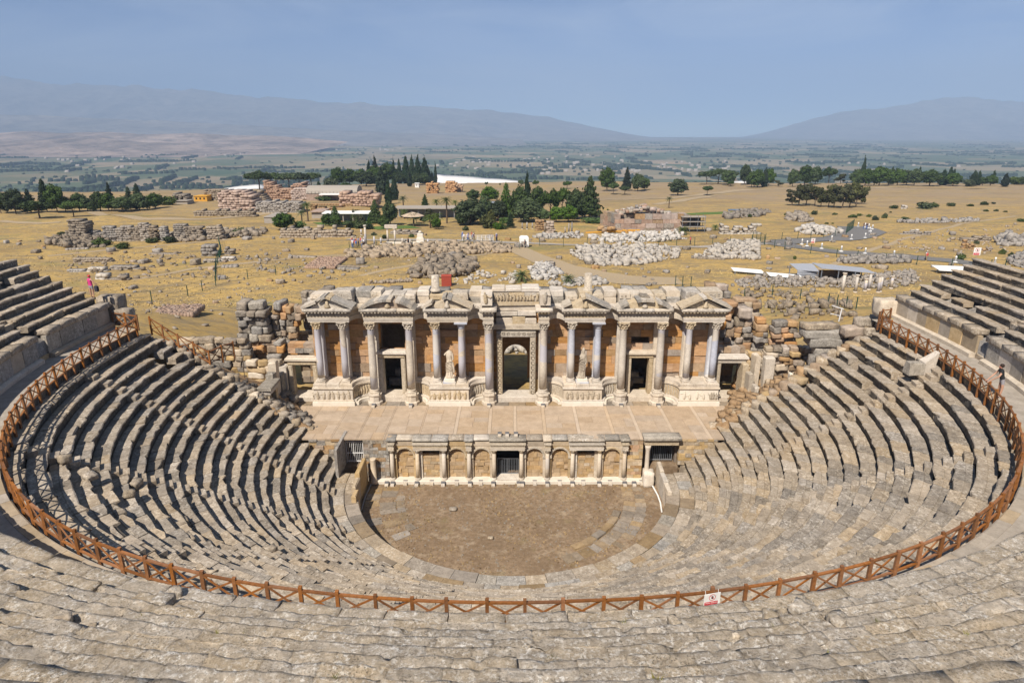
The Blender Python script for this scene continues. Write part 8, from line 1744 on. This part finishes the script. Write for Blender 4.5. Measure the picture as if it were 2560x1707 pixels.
person(-28.95, 2.35, 13.42, radians(-20), 'woman in pink top, grey shorts and pink headscarf standing on the upper left seats', 'pink shirt', 'grey shorts', 'bag', hat='red cloth', shorts=True, fingers=True, h=1.62)
cl = ['white cloth', 'blue cloth', 'dark cloth', 'khaki cloth', 'red cloth', 'white cloth', 'blue cloth']; cw_ = {'white cloth': 'white', 'blue cloth': 'blue', 'dark cloth': 'dark', 'khaki cloth': 'khaki', 'red cloth': 'red'}
def crowd(fn, x0, x1, y0, y1, n, where, grp):
    q = sorted((R.uniform(x0, x1), R.uniform(y0, y1)) for _ in range(n))
    for k, (a, b) in enumerate(q):
        X, Y, Z, m = G(*fn(a, b)); c = R.choice(cl); person(X, Y, Z, R.uniform(0, 6.2), ordw(k + 1) + ' visitor from left in ' + cw_[c] + ' shirt ' + where, c, R.choice(('dark cloth', 'khaki cloth', 'blue cloth')), R.choice(('stand', 'walk')), group=grp, hat=R.choice((None, None, 'white cloth')), h=R.uniform(1.6, 1.8))
crowd(zB, 935, 1060, 770, 812, 16, 'beside the white standing column', 'visitors beside the white standing column')
crowd(zB, 1865, 1965, 725, 752, 12, 'behind the white metal fence', 'visitors behind the white metal fence')
crowd(zB, 2112, 2160, 742, 756, 4, 'at the right end of the white fence', 'visitors at the right end of the white fence')
crowd(zD, 1570, 1640, 832, 842, 3, 'on the road below the pink sign', 'walkers on the road')
crowd(zD, 1095, 1140, 596, 606, 2, 'on the road bend by the bollards', 'walkers at the road bend')
for a, lab in (((zB, 1415, 790), 'lone visitor in dark clothes before the white monument'), ((zC, 378, 806), 'visitor in dark clothes standing at the white kiosk'), ((zC, 1765, 776), 'lone visitor in red on the fenced path')):
    X, Y, Z, m = G(*a[0](a[1], a[2])); person(X, Y, Z, 1.0, lab, 'dark cloth' if 'dark' in lab else 'red cloth', 'dark cloth', 'walk', group='single visitors on the path')
# ---- weeds in the seat joints
for k, (px, py) in enumerate(((356, 1545), (540, 1590), (612, 1588), (920, 1560), (1380, 1650), (1640, 1700), (1940, 1570), (2195, 1560), (2420, 1590), (330, 1690), (838, 1700), (1120, 1610), (2070, 1640), (500, 1650), (1560, 1560))):
    u, dy, dz = ray(px, py); lo, hi = 5.0, 16.0
    for _ in range(60):
        t_ = (lo + hi) / 2; x, y, z = u * t_, CAM[1] + dy * t_, CAM[2] + dz * t_; r = hypot(x, y - CYU); zs = Z_POD + UR * (math.floor((r - 29.0) / UT) + 1) if r > 29 else Z_POD
        if z > zs - .05: lo = t_
        else: hi = t_
    mb = MB()
    for q in range(16):
        a = R.uniform(0, 6.28); L = R.uniform(.08, .2); w = .012; p = (x + R.uniform(-.05, .05), y + R.uniform(-.05, .05), z - .02); e = R.uniform(.3, 1.2)
        mb.add([(p[0] - w * sin(a), p[1] + w * cos(a), p[2]), (p[0] + w * sin(a), p[1] - w * cos(a), p[2]), (p[0] + L * cos(a) * cos(e), p[1] + L * sin(a) * cos(e), p[2] + L * sin(e))], [(0, 1, 2)])
    o = mb.build('weed', M['weed']); tag(o, ordw(k + 1) + ' small green weed tuft growing between the foreground stones', 'plant', 'weeds between the foreground stones')
print('objects', len(bpy.data.objects))
